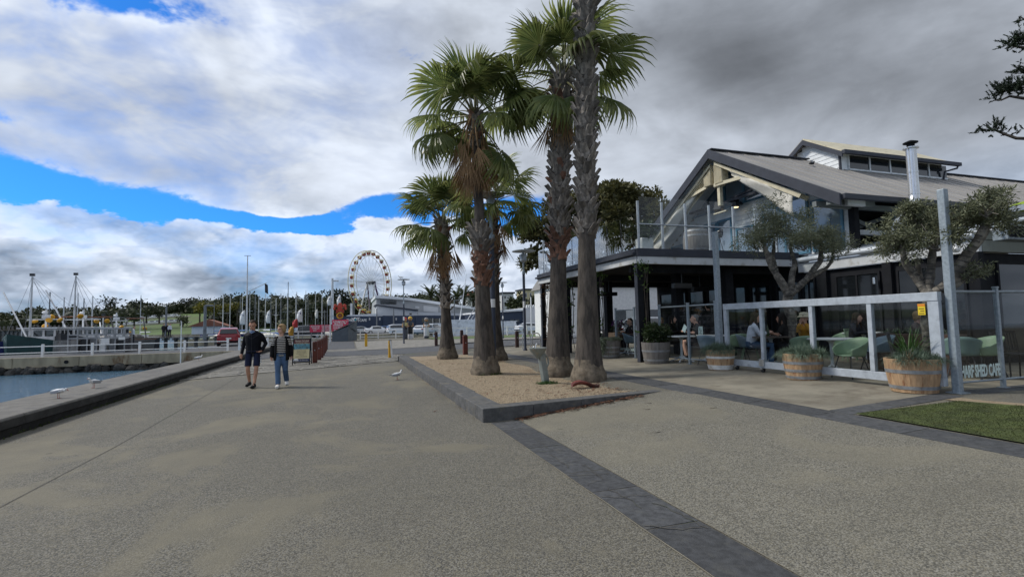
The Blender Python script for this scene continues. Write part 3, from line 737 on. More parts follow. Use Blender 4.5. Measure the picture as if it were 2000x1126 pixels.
# --- main gable, ridge along X
RY, RZ, EY, EZ = 15.9, 8.12, 10.6, 5.06
SL = (RZ - EZ) / (RY - EY)
def roofz(y): return RZ - SL * abs(y - RY)
GX = 15.0
for sgn in (-1, 1):
    x = 13.42
    while x < 40:
        b = MB(); w = .76 if sgn < 0 else 3.0
        for x0, x1, up in ((x, x + w - .05, 0), (x + w - .05, x + w - .004, .03)):
            b.ext([(x0, RY, RZ - .002), (x1, RY, RZ - .002), (x1, RY, RZ + .03 + up), (x0, RY, RZ + .03 + up)], (0, sgn * (RY - EY), EZ - RZ))
        b.obj('roof_sheet', 'roof_sheet', cafe); x += w
part('ridge_cap', 'slate_trim', (13.40, 18.4, RY - .13, RY + .13, RZ + .05, RZ + .085), (24.6, 40, RY - .13, RY + .13, RZ + .05, RZ + .085))
for sgn in (-1, 1):
    b = MB(); b.ext([(13.33, RY, RZ + .06), (13.33, RY, RZ - .30), (13.33, RY + sgn * 5.35, EZ - .33), (13.33, RY + sgn * 5.35, EZ + .03)], (.07, 0, 0)); b.obj('barge_board', 'slate_trim', cafe, bev=.006)
    b = MB(); b.ext([(13.41, RY, RZ - .05), (13.41, RY + sgn * 5.2, EZ - .05), (13.41, RY + sgn * 5.2, EZ - .09), (13.41, RY, RZ - .09)], (1.6 if sgn > 0 else 26, 0, 0)); b.obj('soffit_lining', 'weatherboard', cafe)
part('gutter', 'slate_trim', (13.42, 40, EY - .16, EY - .01, EZ - .14, EZ + .02), bev=.02)
part('soffit_beam', 'brace_grey', (13.42, 15.2, 10.9, 11.05, 4.86, 5.02), (13.42, 40, 11.38, 11.52, 4.90, 5.06))
# gable wall of weatherboards
z = 3.7
while z < 6.16:
    h = .18; half = min(5.15, (RZ - .12 - (z + h)) / SL)
    y0, y1 = RY - min(half, 4.35), RY + half
    b = MB(); b.ext([(GX, y0, z), (GX - .028, y0, z), (GX - .012, y0, z + h - .004), (GX, y0, z + h - .004)], (0, y1 - y0, 0)); b.obj('weatherboard', 'weatherboard', cafe); z += h
part('wall_core', 'interior_dark', (GX + .002, GX + .12, RY - 4.4, RY + 4.3, 3.7, 5.3))
b = MB(); hb = (RZ - .1 - 6.17) / SL
b.ext([(GX - .02, RY - hb, 6.17), (GX - .02, RY + hb, 6.17), (GX - .02, RY, RZ - .1)], (.03, 0, 0)); gp = b.obj('gable_pane', 'gable_glass', cafe)
b = MB(); b.bx(GX - .06, GX - .021, RY - hb, RY + hb, 6.14, 6.22)
for yy in (RY - 1.1, RY - .06, RY + 1.0): b.bx(GX - .055, GX - .021, yy, yy + .12, 6.22, roofz(yy) - .12)
for sgn in (-1, 1): b.bar((GX - .04, RY, RZ - .14), (GX - .04, RY + sgn * hb, 6.22), .04, .08)
b.obj('gable_frame', 'blue_frame', cafe)
# truss in front of the glazing
b = MB(); b.bar((14.4, RY - 3.0, 6.24), (14.4, RY + 2.6, 6.24), .08, .09); b.bar((14.4, RY, 6.32), (14.4, RY - 2.4, 6.50), .07, .08)
b.obj('truss', 'slate_trim', cafe)
# windows and doors in the gable wall
def opening(name, y0, y1, z0, z1, mull=0, handle=False):
    fw = .09; x0, x1 = GX - .075, GX - .03
    B = [(x0, x1, y0, y0 + fw, z0, z1), (x0, x1, y1 - fw, y1, z0, z1), (x0, x1, y0 + fw, y1 - fw, z1 - fw, z1), (x0, x1, y0 + fw, y1 - fw, z0, z0 + fw)]
    for i in range(mull):
        yy = y0 + (y1 - y0) * (i + 1) / (mull + 1); B.append((x0, x1, yy - fw / 2, yy + fw / 2, z0 + fw, z1 - fw))
    f = part(name, 'blue_frame', *B)
    part('pane', 'gable_glass', (GX - .05, GX - .032, y0 + fw, y1 - fw, z0 + fw, z1 - fw), par=f)
    if handle: part('handle', 'stainless', (x0 - .05, x0 - .01, (y0 + y1) / 2 + .1, (y0 + y1) / 2 + .13, z0 + .95, z0 + 1.15), par=f)
opening('door', 16.6, 17.45, 3.7, 5.72, 0, True); opening('door', 17.47, 18.3, 3.7, 5.72, 0, True)
opening('window', 18.6, 19.6, 3.9, 5.4); opening('window', 19.8, 20.7, 3.8, 5.1)
opening('window', 15.3, 16.4, 3.75, 5.2); opening('window', 13.0, 15.0, 3.75, 5.78, 1); opening('window', 11.75, 12.9, 3.75, 5.5)
b = MB(); b.bar((14.9, 14.6, 5.75), (14.9, 13.1, 4.9), .06, .14); b.bar((14.9, 19.7, 4.9), (14.9, 20.4, 3.8), .06, .12); b.obj('brace', 'blue_frame', cafe)
# wall lamp and loudspeaker
b = MB(); b.tube([(14.62, 16.0, 5.98), (14.62, 16.0, 6.28)], .16, 14); b.bx(14.7, 14.97, 15.95, 16.05, 6.1, 6.2); wl = b.obj('gable_lamp', 'black_gloss', cafe, smooth=True)
b = MB(); b.tube([(14.62, 16.0, 5.965), (14.62, 16.0, 5.978)], .12, 14); b.obj('lamp_lens', 'lamp_glow', wl)
# retracted gable awnings
def sl(y, off): return roofz(y) - off
for sgn in (-1, 1):
    for i in range(7):
        x0 = 13.50 + i * .05; d = .40 + i * (.014 if sgn < 0 else .052)
        e0, e1 = RY + sgn * .12, RY + sgn * (3.95 if sgn < 0 else 4.6)
        b = MB(); dz = .11
        b.ext([(x0, e0, sl(e0, d)), (x0, e1, sl(e1, d)), (x0, e1 + sgn * -.10, sl(e1, d) - dz), (x0, e0, sl(e0, d) - dz)], (.034, 0, 0)); b.obj('awning_slat', 'cream', cafe)
    e0, e1 = RY + sgn * .9, RY + sgn * (3.6 if sgn < 0 else 4.3)
    b = MB()
    b.grid(lambda u, v: (13.52 + .05 * math.sin(u * 9 + v * 3) + .22 * v, e0 + (e1 - e0) * u - sgn * .16 * v, sl(e0 + (e1 - e0) * u, .52) - v * (.10 + .62 * u * (1.0 if sgn < 0 else .55))), 20, 5)
    o = b.obj('awning_cloth', 'canvas', cafe, smooth=80)
    o.modifiers.new('t', 'SOLIDIFY').thickness = .012
for y0, y1, z0, z1 in ((15.45, 15.88, 6.80, 7.72), (16.08, 16.48, 6.84, 7.62)):
    bx_ = part('awning_box', 'cream', (13.58, 13.86, y0, y1, z0, z1))
    for i in range(7):
        yy = y0 + .02 + (y1 - y0 - .06) * i / 6
        part('rib', 'cream', (13.55, 13.578, yy, yy + .03, z0, z1), par=bx_)
for a, c in (((13.62, 15.95, 6.79), (13.66, 14.05, 6.68)), ((13.62, 16.4, 6.83), (13.66, 19.0, 6.50))):
    b = MB(); b.bar(a, c, .08, .12); b.obj('awning_arm', 'cream', cafe)
b = MB(); b.bx(13.66, 13.80, 15.72, 15.86, 5.95, 6.80); b.bx(13.6, 13.86, 15.62, 15.96, 6.70, 6.78); b.obj('king_post', 'cream', cafe)
b = MB(); b.box((14.0, 16.2, 5.98), (.3, .3, .42), 0.5, Matrix.Rotation(.5, 3, 'Y')); b.bar((14.0, 16.2, 6.1), (13.7, 15.85, 6.2), .04); b.obj('loudspeaker', 'black_gloss', cafe, bev=.02)
part('speaker_bracket', 'cream', (13.8, 13.9, 15.6, 16.3, 5.70, 5.745))
# long open clerestory on the near side
part('sill_beam', 'fascia_white', (15.0, 40, 11.50, 11.66, 4.13, 4.28))
part('interior', 'interior_dark', (15.13, 40, 12.6, 12.66, 3.9, 5.9), (15.13, 40, 11.7, 12.6, 4.1, 4.14))
for x in (15.05, 16.9, 17.4, 19.4, 21.6, 24, 26.5): part('clerestory_post', 'blue_frame', (x, x + .1, 11.52, 11.64, 4.28, 4.95))
part('corner_post', 'charcoal', (14.84, 15.04, 11.3, 11.5, 3.7, 5.1))
for a, c in (((15.2, 11.9, 4.85), (16.6, 11.9, 4.35)), ((17.6, 11.9, 4.85), (19.0, 11.9, 4.35)), ((15.4, 12.3, 4.3), (17.5, 12.3, 4.9))):
    b = MB(); b.bar(a, c, .07, .13); b.obj('brace', 'brace_grey', cafe)
part('eave_bracket', 'fascia_white', (13.9, 14.6, 10.75, 10.85, 4.82, 5.0))
# monitor on the ridge
MX0, MX1, MY0, MY1 = 18.5, 24.4, 14.5, 17.3
z = 7.1
while z < 8.85:
    h = .17; half = min(1.38, (9.0 - (z + h)) / .66); 
    if half < .1: break
    b = MB(); b.ext([(MX0, RY - half, z), (MX0 - .026, RY - half, z), (MX0 - .01, RY - half, z + h - .004), (MX0, RY - half, z + h - .004)], (0, 2 * half, 0)); b.obj('weatherboard', 'weatherboard', cafe); z += h
b = MB(); b.bx(MX0 + .01, MX1, MY0 + .03, MY1, 7.2, 8.02); b.obj('monitor_wall', 'weatherboard', cafe)
part('corner_board', 'slate_trim', (MX0 - .05, MX0 + .02, MY0 - .02, MY0 + .05, 7.28, 8.0))
for i in range(5):
    x0 = MX0 + .45 + i * 1.15
    f = part('window', 'weatherboard', (x0 - .06, x0, MY0 - .03, MY0 + .028, 7.4, 8.0), (x0, x0 + 1.09, MY0 - .03, MY0 + .028, 7.36, 7.42))
    part('pane', 'window_dark', (x0, x0 + 1.09, MY0 + .005, MY0 + .025, 7.42, 7.96), par=f)
for sgn in (-1, 1):
    b = MB(); b.ext([(MX0 - .28, RY, 9.07), (MX0 - .28, RY, 9.01), (MX0 - .28, RY + sgn * 1.72, 7.94), (MX0 - .28, RY + sgn * 1.72, 8.0)], (6.5, 0, 0)); b.obj('monitor_roof', 'cream' if sgn < 0 else 'roof_sheet', cafe)
    b = MB(); b.ext([(MX0 - .31, RY, 9.0), (MX0 - .31, RY, 8.80), (MX0 - .31, RY + sgn * 1.72, 7.74), (MX0 - .31, RY + sgn * 1.72, 7.95)], (.05, 0, 0)); b.obj('barge_board', 'slate_trim', cafe)
part('gutter', 'slate_trim', (MX0 - .3, MX1 + .5, 14.06, 14.2, 7.86, 8.0))
b = MB(); b.tube([(MX1 + .35, 14.13, 7.86), (MX1 + .3, 14.13, 7.76), (MX1 - .05, 14.4, 7.66), (MX1 - .1, 14.45, 7.25)], .04, 8); b.obj('downpipe', 'slate_trim', cafe)
# stove flue
b = MB(); b.tube([(14.75, 10.2, 3.75), (14.95, 10.2, 4.15), (15.55, 10.2, 4.62), (15.80, 10.2, 4.88), (15.85, 10.2, 5.1), (15.85, 10.2, 6.52)], .135, 16); fl = b.obj('flue', 'stainless', cafe, smooth=True)
for r_, z_ in ((.145, 5.75), (.145, 5.1), (.20, 6.48)): b = MB(); b.lathe([(r_, 0), (r_, .03)], (15.85, 10.2, z_), 16); b.obj('collar', 'stainless', fl, smooth=True)
b = MB(); b.lathe([(.10, -.1), (.10, .02), (.19, .05), (.19, .07), (.05, .13)], (15.85, 10.2, 6.6), 16); b.obj('cowl', 'charcoal', fl, smooth=True)
# floor of the covered terrace and a bench wall inside
part('threshold', 'floor_tile', (14.3, 14.44, 13.0, 21.3, .30, .385))

# heater and pipes on the wing corner
hb_ = thing('patio_heater', 'grey wall heater box with white pipe under the green shade', 'heater', (12.3, 6.2, 3.1))
b = MB(); b.bx(11.95, 13.2, 6.1, 6.35, 2.98, 3.28); b.obj('housing', 'galvanised', hb_, bev=.015)
for i in range(8):
    b = MB(); b.bx(11.99 + i * .15, 12.1 + i * .15, 6.08, 6.098, 3.03, 3.24); b.obj('louvre', 'charcoal', hb_)
b = MB(); b.tube([(11.95, 6.2, 3.2), (11.6, 6.3, 3.15), (11.2, 6.5, 3.15), (11.12, 6.5, 3.05), (11.12, 6.5, 2.8)], .025, 8); b.ell((11.14, 6.5, 2.82), (.09, .06, .06)); b.obj('conduit', 'white_paint', hb_, smooth=True)

# balcony glass balustrade
bal = thing('glass_balustrade', 'clear glass balustrade with grey steel posts around the upper balcony', 'balustrade', (8.3, 13.1, DK))
for u in (8.37, 9.22, 10.08, 10.99, 11.94, 12.84, 13.7):
    b = MB(); b.bx(u - .03, u + .03, 13.16, 13.22, 3.74, 5.22); p = b.obj('post', 'steel_grey', bal, bev=.004)
    b = MB(); b.bx(u - .07, u + .07, 13.13, 13.27, 3.74, 3.76); b.obj('base_plate', 'steel_grey', p)
xs = (8.37, 9.22, 10.08, 10.99, 11.94, 12.84, 13.7, 14.5)
for a, c in zip(xs, xs[1:]):
    b = MB(); b.bx(a + .035, c - .035, 13.19, 13.20, 3.80, 5.36); b.obj('pane', 'clear_glass', bal)
b = MB(); b.tube([(8.37, 13.14, 4.5), (14.4, 13.14, 4.52)], .022, 8); b.obj('rail', 'steel_grey', bal, smooth=True)
y = 13.26
glass('balcony_side_glass', (0.90, 0.93, 0.94), 2.6)
while y < 21.0:
    L = .93; b = MB(); b.bx(8.335, 8.345, y + .03, y + L - .03, 3.78, 4.86); b.obj('pane', 'balcony_side_glass', bal)
    b = MB(); b.bx(8.35, 8.395, y + L - .025, y + L + .025, 3.7, 4.72); b.obj('post', 'charcoal', bal); y += L
b = MB(); b.bx(8.33, 8.40, 20.95, 21.02, 3.7, 5.25); b.obj('post', 'steel_grey', bal)

# things on the balcony
def barrel(name, label, loc, r, h, mats, group=None, full=False, n=28, hoops=(.12, .55)):
    t_ = thing(name, label, 'barrel planter' if not full else 'barrel', loc, 0, group)
    prof = (lambda q: r * (1 - .20 * (1 - q) ** 1.6)) if not full else (lambda q: r * (1 - .18 * (2 * q - 1) ** 2))
    for k_ in range(n):
        b = MB(); a0 = 2 * math.pi * (k_ + .012) / n; a1 = 2 * math.pi * (k_ + .988) / n; N = 7; V = []
        for i in range(N):
            q = i / (N - 1); rr = prof(q)
            for a, dr in ((a0, 0), (a1, 0), (a1, -.03), (a0, -.03)): V.append(((rr + dr) * math.cos(a), (rr + dr) * math.sin(a), h * q))
        F = [(i * 4 + j, i * 4 + (j + 1) % 4, i * 4 + 4 + (j + 1) % 4, i * 4 + 4 + j) for i in range(N - 1) for j in range(4)] + [(0, 3, 2, 1), tuple((N - 1) * 4 + j for j in range(4))]
        b.add(V, F); b.obj('stave', mats[0], t_, smooth=30, w=False)
    for q in hoops:
        b = MB(); w = .055 / h; P = []
        for dq in (0, w): P.append((prof(q + dq) + .006, h * (q + dq)))
        P += [(P[1][0] - .012, P[1][1]), (P[0][0] - .012, P[0][1])]; b.lathe([P[3], P[0], P[1], P[2]], (0, 0, 0), 36, cap=False); b.obj('hoop', mats[1], t_, smooth=True, w=False)
    b = MB(); b.lathe([(prof(.9) * .96, h * .9), (.01, h * (.93 if not full else .98))] if not full else [(prof(.97) * .98, h * .97), (.01, h * .97)], (0, 0, 0), 24); b.obj('soil' if not full else 'barrel_head', 'soil' if not full else mats[0], t_, w=False)
    return t_
mat('soil', (0.045, 0.032, 0.022), 0.95, 0.4, 20)
mat('oak_new', (0.40, 0.26, 0.145), 0.7, 0.2, 3, rnd=0.12, dirt=(0.20, 0.075, 0.03), dscale=2.2, dlim=(.5, .75), stretch=(6, 6, 1.2))
mat('oak_grey', (0.175, 0.16, 0.145), 0.8, 0.2, 3, rnd=0.12, dirt=(0.15, 0.13, 0.11), dscale=3, stretch=(6, 6, 1.2))
mat('hoop_iron', (0.27, 0.28, 0.29), 0.5, 0.2, 8, metal=0.3, dirt=(0.18, 0.15, 0.12), dscale=7)
mat('hoop_white', (0.62, 0.62, 0.60), 0.6, 0.15, 8, dirt=(0.35, 0.3, 0.25), dscale=9)
bt = barrel('balcony_barrel', 'weathered wine barrel standing on the upper balcony behind the glass', (11.25, 14.2, DK + .01), .43, .92, ('oak_grey', 'hoop_iron'), full=True, hoops=(.04, .2, .72, .9))
text(bt, 'SCOTCHM', .11, (11.0, 13.775, DK + .24), (R(90), 0, 0), 'black_gloss', .003)
st = thing('bar_stool', 'black bar stool with curved back beside the balcony barrel', 'stool', (12.1, 14.2, DK + .01))
b = MB(); b.lathe([(.02, .66), (.2, .68), (.21, .74), (.18, .78)], n=14); b.obj('seat', 'black_gloss', st, smooth=True, w=False)
b = MB(); b.grid(lambda u, v: (.22 * math.cos(-1.1 + 2.2 * u), .22 * math.sin(-1.1 + 2.2 * u), .74 + .26 * v - .1 * abs(2 * u - 1) * v), 10, 4); o = b.obj('backrest', 'black_gloss', st, smooth=80, w=False); o.modifiers.new('t', 'SOLIDIFY').thickness = .02
for i in range(4):
    a = math.pi / 4 + i * math.pi / 2; b = MB(); b.tube([(.1 * math.cos(a), .1 * math.sin(a), .68), (.24 * math.cos(a), .24 * math.sin(a), 0)], .013, 6); b.obj('leg', 'black_gloss', st, w=False)
# ================================================================ PLANTS
leaf('palm_green', (0.27, 0.285, 0.095), (0.095, 0.135, 0.042), 1.2, 0.35, 0.48, 0.34)
leaf('palm_dead', (0.40, 0.25, 0.125), (0.22, 0.13, 0.065), 2.0, 0.25, 0.15, 0.8)
mat('palm_bark', (0.064, 0.053, 0.043), 0.95, 0.45, 5, bump=1.0, bscale=14, stretch=(2.2, 2.2, 0.55), dirt=(0.042, 0.036, 0.031), dscale=2.5)
mat('palm_foot', (0.145, 0.118, 0.085), 0.95, 0.35, 9, bump=1.0, bscale=22, dirt=(0.10, 0.075, 0.05), dscale=5)
mat('palm_boot', (0.19, 0.165, 0.138), 0.9, 0.4, 5, bump=0.6, bscale=40, rnd=0.4, stretch=(3, 3, 1))
mat('palm_boot_red', (0.165, 0.085, 0.055), 0.9, 0.4, 5, bump=0.6, bscale=40, rnd=0.35)
mat('palm_petiole', (0.13, 0.125, 0.05), 0.6, 0.3, 2)

V3_ = Vector
def frond_mesh(droop, cup, Lp, Rf, n=26, spread=2.15, mats=('palm_petiole', 'palm_green'), seed=0):
    rs = random.Random(seed); b = MB()
    arch = .10
    pts = [(Lp * t, 0, arch * (t - t * t) * 4 * .5) for t in (0, .25, .5, .75, 1.0)]
    b.mat(0).tube(pts, [.03, .022, .018, .016, .012], 5)
    b.mat(1)
    da = 2 * spread / n
    for i in range(n):
        a = -spread + da * (i + .5) + rs.uniform(-.03, .03); ln = Rf * (.72 + .28 * math.cos(a * .62)) * rs.uniform(.88, 1.06)
        fr = (.03, .30, .52, .68, .84, 1.0); V = []
        tw = rs.uniform(-.08, .08); dk = droop * rs.uniform(.8, 1.3); pos = V3_((Lp, 0, 0)); f0 = 0.0
        for f in fr:
            th = min(1.45, dk * 1.9 * max(0, f - .42) + cup * .35 * abs(math.sin(a * .75)))
            cx, cy = math.cos(a + tw * f), math.sin(a + tw * f)
            pos = pos + V3_((cx * math.cos(th), cy * math.cos(th), -math.sin(th))) * (ln * (f - f0)); f0 = f
            hw = da * .52 * min(ln * f, ln * .56) * (1 if f <= .55 else max(.07, (1.0 - f) / .45) * .8)
            s_ = Vector((-cy, cx, 0)) * hw
            V += [pos - s_ - Vector((0, 0, hw * .35)), pos + Vector((0, 0, hw * .35)), pos + s_ - Vector((0, 0, hw * .35))]
        F = []
        for q in range(len(fr) - 1):
            o = q * 3; F += [(o, o + 1, o + 4, o + 3), (o + 1, o + 2, o + 5, o + 4)]
        b.add(V, F)
    return b.mesh('frond', mats)
FR = [frond_mesh(.55, .15, .80, 1.12, 30, seed=1), frond_mesh(.95, .35, .95, 1.2, 30, seed=2), frond_mesh(1.3, .55, 1.05, 1.2, 30, seed=3), frond_mesh(1.6, .8, 1.05, 1.15, 30, seed=4)]
DEAD = [frond_mesh(.10, .1, .95, 1.05, n=18, spread=.50, mats=('palm_dead', 'palm_dead'), seed=5 + i) for i in range(3)]
def boot_mesh(seed, m):
    """the cut base of an old frond: a flared, upturned wedge"""
    rs = random.Random(seed); b = MB(); w = rs.uniform(.095, .12); h = rs.uniform(.20, .27); o = rs.uniform(.09, .15)
    V = [(-w, 0, 0), (w, 0, 0), (-w * .8, .02, h * .5), (w * .8, .02, h * .5), (-w * .5, o * .9, h), (w * .5, o * .9, h * 1.02),
         (-w, -.05, .02), (w, -.05, .02), (-w * .55, o * .55, h * .98), (w * .55, o * .55, h), (0, .045, h * .3), (0, o * 1.05, h * .97)]
    V = [(x, y + rs.uniform(-.008, .008), z) for x, y, z in V]
    b.add(V, [(0, 1, 10), (0, 10, 2), (1, 3, 10), (2, 10, 4), (10, 11, 4), (3, 5, 10), (10, 5, 11), (4, 11, 8), (11, 5, 9), (8, 11, 9), (0, 2, 6), (1, 7, 3), (2, 8, 6), (2, 4, 8), (3, 9, 5), (3, 7, 9)])
    return b.mesh('leaf_base', m)
BOOT = [boot_mesh(i, 'palm_boot') for i in range(6)]; BOOTR = [boot_mesh(20 + i, 'palm_boot_red') for i in range(3)]

def palm(label, base, top, prof, boots, crown, seed, dead=0, foot=.42):
    """prof: (height fraction, radius); boots: (z0, z1, count, scale, red); crown: list of (elevation range, count)"""
    rs = random.Random(seed); base = Vector(base); top = Vector(top) - base; H_ = top.z
    t_ = thing('fan_palm', label, 'palm tree', base, 0, 'fan palms in the raised bed')
    def axis(z): q = max(0, min(1.15, z / H_)); return Vector((top.x * q ** 1.3, top.y * q ** 1.3, z))
    def rad(z):
        q = z
        for (z0, r0), (z1, r1) in zip(prof, prof[1:]):
            if q <= z1: return r0 + (r1 - r0) * (q - z0) / (z1 - z0)
        return prof[-1][1]
    b = MB(); n = 28; zs = []; z = 0.0
    while z < H_ + .25: zs.append(z); z += .09 if z < 1.2 else .16
    V = []
    for z in zs:
        c = axis(z); r_ = rad(z)
        for k_ in range(n):
            a = 2 * math.pi * k_ / n
            rr = r_ * (1 + .05 * noise.noise(Vector((math.cos(a) * 3, math.sin(a) * 3, z * .8 + seed))) + .022 * noise.noise(Vector((math.cos(a) * 14, math.sin(a) * 14, z * .7))))
            V.append((c.x + rr * math.cos(a), c.y + rr * math.sin(a), z))
    b.add(V, [(i * n + k_, i * n + (k_ + 1) % n, (i + 1) * n + (k_ + 1) % n, (i + 1) * n + k_) for i in range(len(zs) - 1) for k_ in range(n)])
    b.obj('trunk', 'palm_bark', t_, smooth=60, w=False)
    # matted root foot
    b = MB(); V = []; fz = [(-.12, foot * 1.02), (0, foot * 1.04), (.07, foot * 1.08), (.16, foot * 1.02), (.24, foot * .96), (.34, rad(.3) * 1.01), (.5, rad(.5) * .99)]
    for z, r_ in fz:
        for k_ in range(40):
            a = 2 * math.pi * k_ / 40; rr = r_ * (1 + .09 * noise.noise(Vector((math.cos(a) * 5, math.sin(a) * 5, z * 9 + seed))) * (1 if z < .3 else .2)); V.append((rr * math.cos(a), rr * math.sin(a), z))
    b.add(V, [(i * 40 + k_, i * 40 + (k_ + 1) % 40, (i + 1) * 40 + (k_ + 1) % 40, (i + 1) * 40 + k_) for i in range(len(fz) - 1) for k_ in range(40)])
    b.obj('root_foot', 'palm_foot', t_, smooth=60, w=False)
    for z0, z1, cnt, sc, red in boots:
        for i in range(cnt):
            z = z0 + (z1 - z0) * (i + .5) / cnt; a = i * 2.39996 + rs.uniform(-.12, .12); c = axis(z); r_ = rad(z) * .97
            m3 = Matrix.Rotation(a - math.pi / 2, 3, 'Z') @ Matrix.Rotation(rs.uniform(-.30, .12), 3, 'X') @ Matrix.Rotation(rs.uniform(-.25, .25), 3, 'Y')
            put('leaf_base', rs.choice(BOOTR if rs.random() < red else BOOT), t_, (c.x + r_ * math.cos(a), c.y + r_ * math.sin(a), z), m3, sc * rs.uniform(.85, 1.2))
    ct = axis(H_); k_ = 0
    for e0, e1, cnt, var, sc in crown:
        for i in range(cnt):
            e = R(rs.uniform(e0, e1)); a = k_ * 2.39996 + rs.uniform(-.25, .25); k_ += 1
            m3 = Matrix.Rotation(a, 3, 'Z') @ Matrix.Rotation(-e, 3, 'Y') @ Matrix.Rotation(rs.uniform(-.5, .5), 3, 'X')
            zo = .25 * (e / 1.4) + rs.uniform(-.1, .05)
            put('frond', FR[min(3, max(0, var + rs.choice((0, 0, 1, -1))))], t_, (ct.x + .1 * math.cos(a), ct.y + .1 * math.sin(a), ct.z + zo), m3, sc * rs.uniform(.85, 1.12))
    for i in range(dead):
        a = i * 2.39996 + seed; e = R(rs.uniform(-86, -66)); z = H_ - rs.uniform(-.05, .55); c = axis(z); r_ = rad(z) * .9
        m3 = Matrix.Rotation(a, 3, 'Z') @ Matrix.Rotation(-e, 3, 'Y') @ Matrix.Rotation(rs.uniform(-.6, .6), 3, 'X')
        put('dead_frond', rs.choice(DEAD), t_, (c.x + r_ * math.cos(a), c.y + r_ * math.sin(a), z), m3, rs.uniform(.85, 1.1))
    return t_
CR = [(55, 85, 9, 0, 1.0), (25, 55, 11, 1, 1.0), (-5, 25, 9, 2, 1.0), (-40, -5, 7, 3, .95)]
palm('tallest fan palm whose shaggy grey trunk runs out of the top of the picture', AZ(1150, 742, .2), (5.70, 10.83, 12.9),
     [(0, .36), (.35, .34), (1.0, .27), (2.2, .225), (3.1, .205), (4.0, .19), (13, .175)], [(3.35, 12.3, 290, 1.12, .0)], [(30, 80, 8, 1, 1), (-5, 30, 8, 2, 1)], 1, 0, .40)
palm('stout fan palm with brown boots and a full green crown behind the tallest one', AZ(1090, 732, .2), (5.55, 12.23, 8.25),
     [(0, .36), (.4, .33), (1.2, .27), (2.2, .23), (3.0, .205), (4.0, .195), (9, .20)], [(2.95, 3.7, 26, 1.0, .9), (3.55, 8.1, 200, 1.12, .06)],
     [(55, 88, 6, 0, 1.0), (22, 55, 7, 1, 1.08), (-8, 22, 7, 2, 1.12), (-45, -10, 6, 3, 1.08)], 2, 8, .40)
palm('middle fan palm with bare grey trunk and thick brown skirt of dead fronds', AZ(948, 729, .2), (3.40, 13.58, 7.50),
     [(0, .37), (.4, .33), (1.3, .245), (2.3, .205), (3.0, .185), (3.6, .165), (4.3, .14), (8, .13)], [(2.35, 3.35, 38, .95, .95), (3.3, 4.0, 26, 1.25, .05), (6.3, 7.3, 36, .8, .4)],
     [(58, 88, 6, 0, .98), (25, 58, 7, 1, 1.08), (-8, 25, 8, 2, 1.16), (-55, -10, 7, 3, 1.10)], 3, 26, .385)
palm('small fan palm farthest along the bed with a flared trunk and ragged boots', AZ(874, 699, .2), (3.62, 20.37, 5.75),
     [(0, .39), (.4, .33), (1.05, .235), (1.8, .195), (2.45, .17), (3.2, .155), (4.0, .17), (6, .18)], [(1.9, 4.0, 44, 1.0, .05), (3.9, 5.6, 60, 1.25, .1)],
     [(50, 85, 7, 0, 1.05), (15, 50, 8, 1, 1.10), (-25, 15, 8, 2, 1.12)], 4, 16, .40)
palm('slender fan palm standing half hidden behind the middle palm and the light pole', AZ(970, 703, .2), (5.2, 18.14, 6.1),
     [(0, .38), (.5, .28), (1.4, .19), (2.4, .165), (3.6, .16), (7, .15)], [(2.8, 5.8, 60, 1.0, .4)], [(40, 80, 6, 1, .95), (0, 40, 8, 2, .95), (-40, 0, 8, 3, .95)], 5, 8, .40)

# ---------------------------------------------------------------- leaf clouds
def cloud(b, c, r, n, size, rs, asp=.45, shell=.55, updown=.6, lift=0.0):
    c = Vector(c)
    for i in range(n):
        d = Vector((rs.gauss(0, 1), rs.gauss(0, 1), rs.gauss(0, 1))).normalized(); q = shell + (1 - shell) * rs.random() if rs.random() < .7 else rs.random()
        p = c + Vector((d.x * r[0] * q, d.y * r[1] * q, d.z * r[2] * q))
        ax = (d + Vector((rs.gauss(0, .7), rs.gauss(0, .7), rs.gauss(0, updown)))).normalized(); sd = ax.cross(Vector((rs.gauss(0, 1), rs.gauss(0, 1), rs.gauss(0, 1)))).normalized()
        L = size * rs.uniform(.6, 1.3); w = L * asp
        b.add([p, p + ax * L * .5 + sd * w * .5, p + ax * L, p + ax * L * .5 - sd * w * .5], [(0, 1, 2, 3)])
leaf('olive_leaf', (0.22, 0.23, 0.13), (0.09, 0.103, 0.058), 3.0, 0.1, 0.2, 0.5)
mat('olive_bark', (0.165, 0.148, 0.122), 0.95, 0.5, 9, bump=1.0, bscale=16, dirt=(0.07, 0.062, 0.052), dscale=6, dlim=(.48, .62))
mat('cable', (0.03, 0.03, 0.03), 0.7)
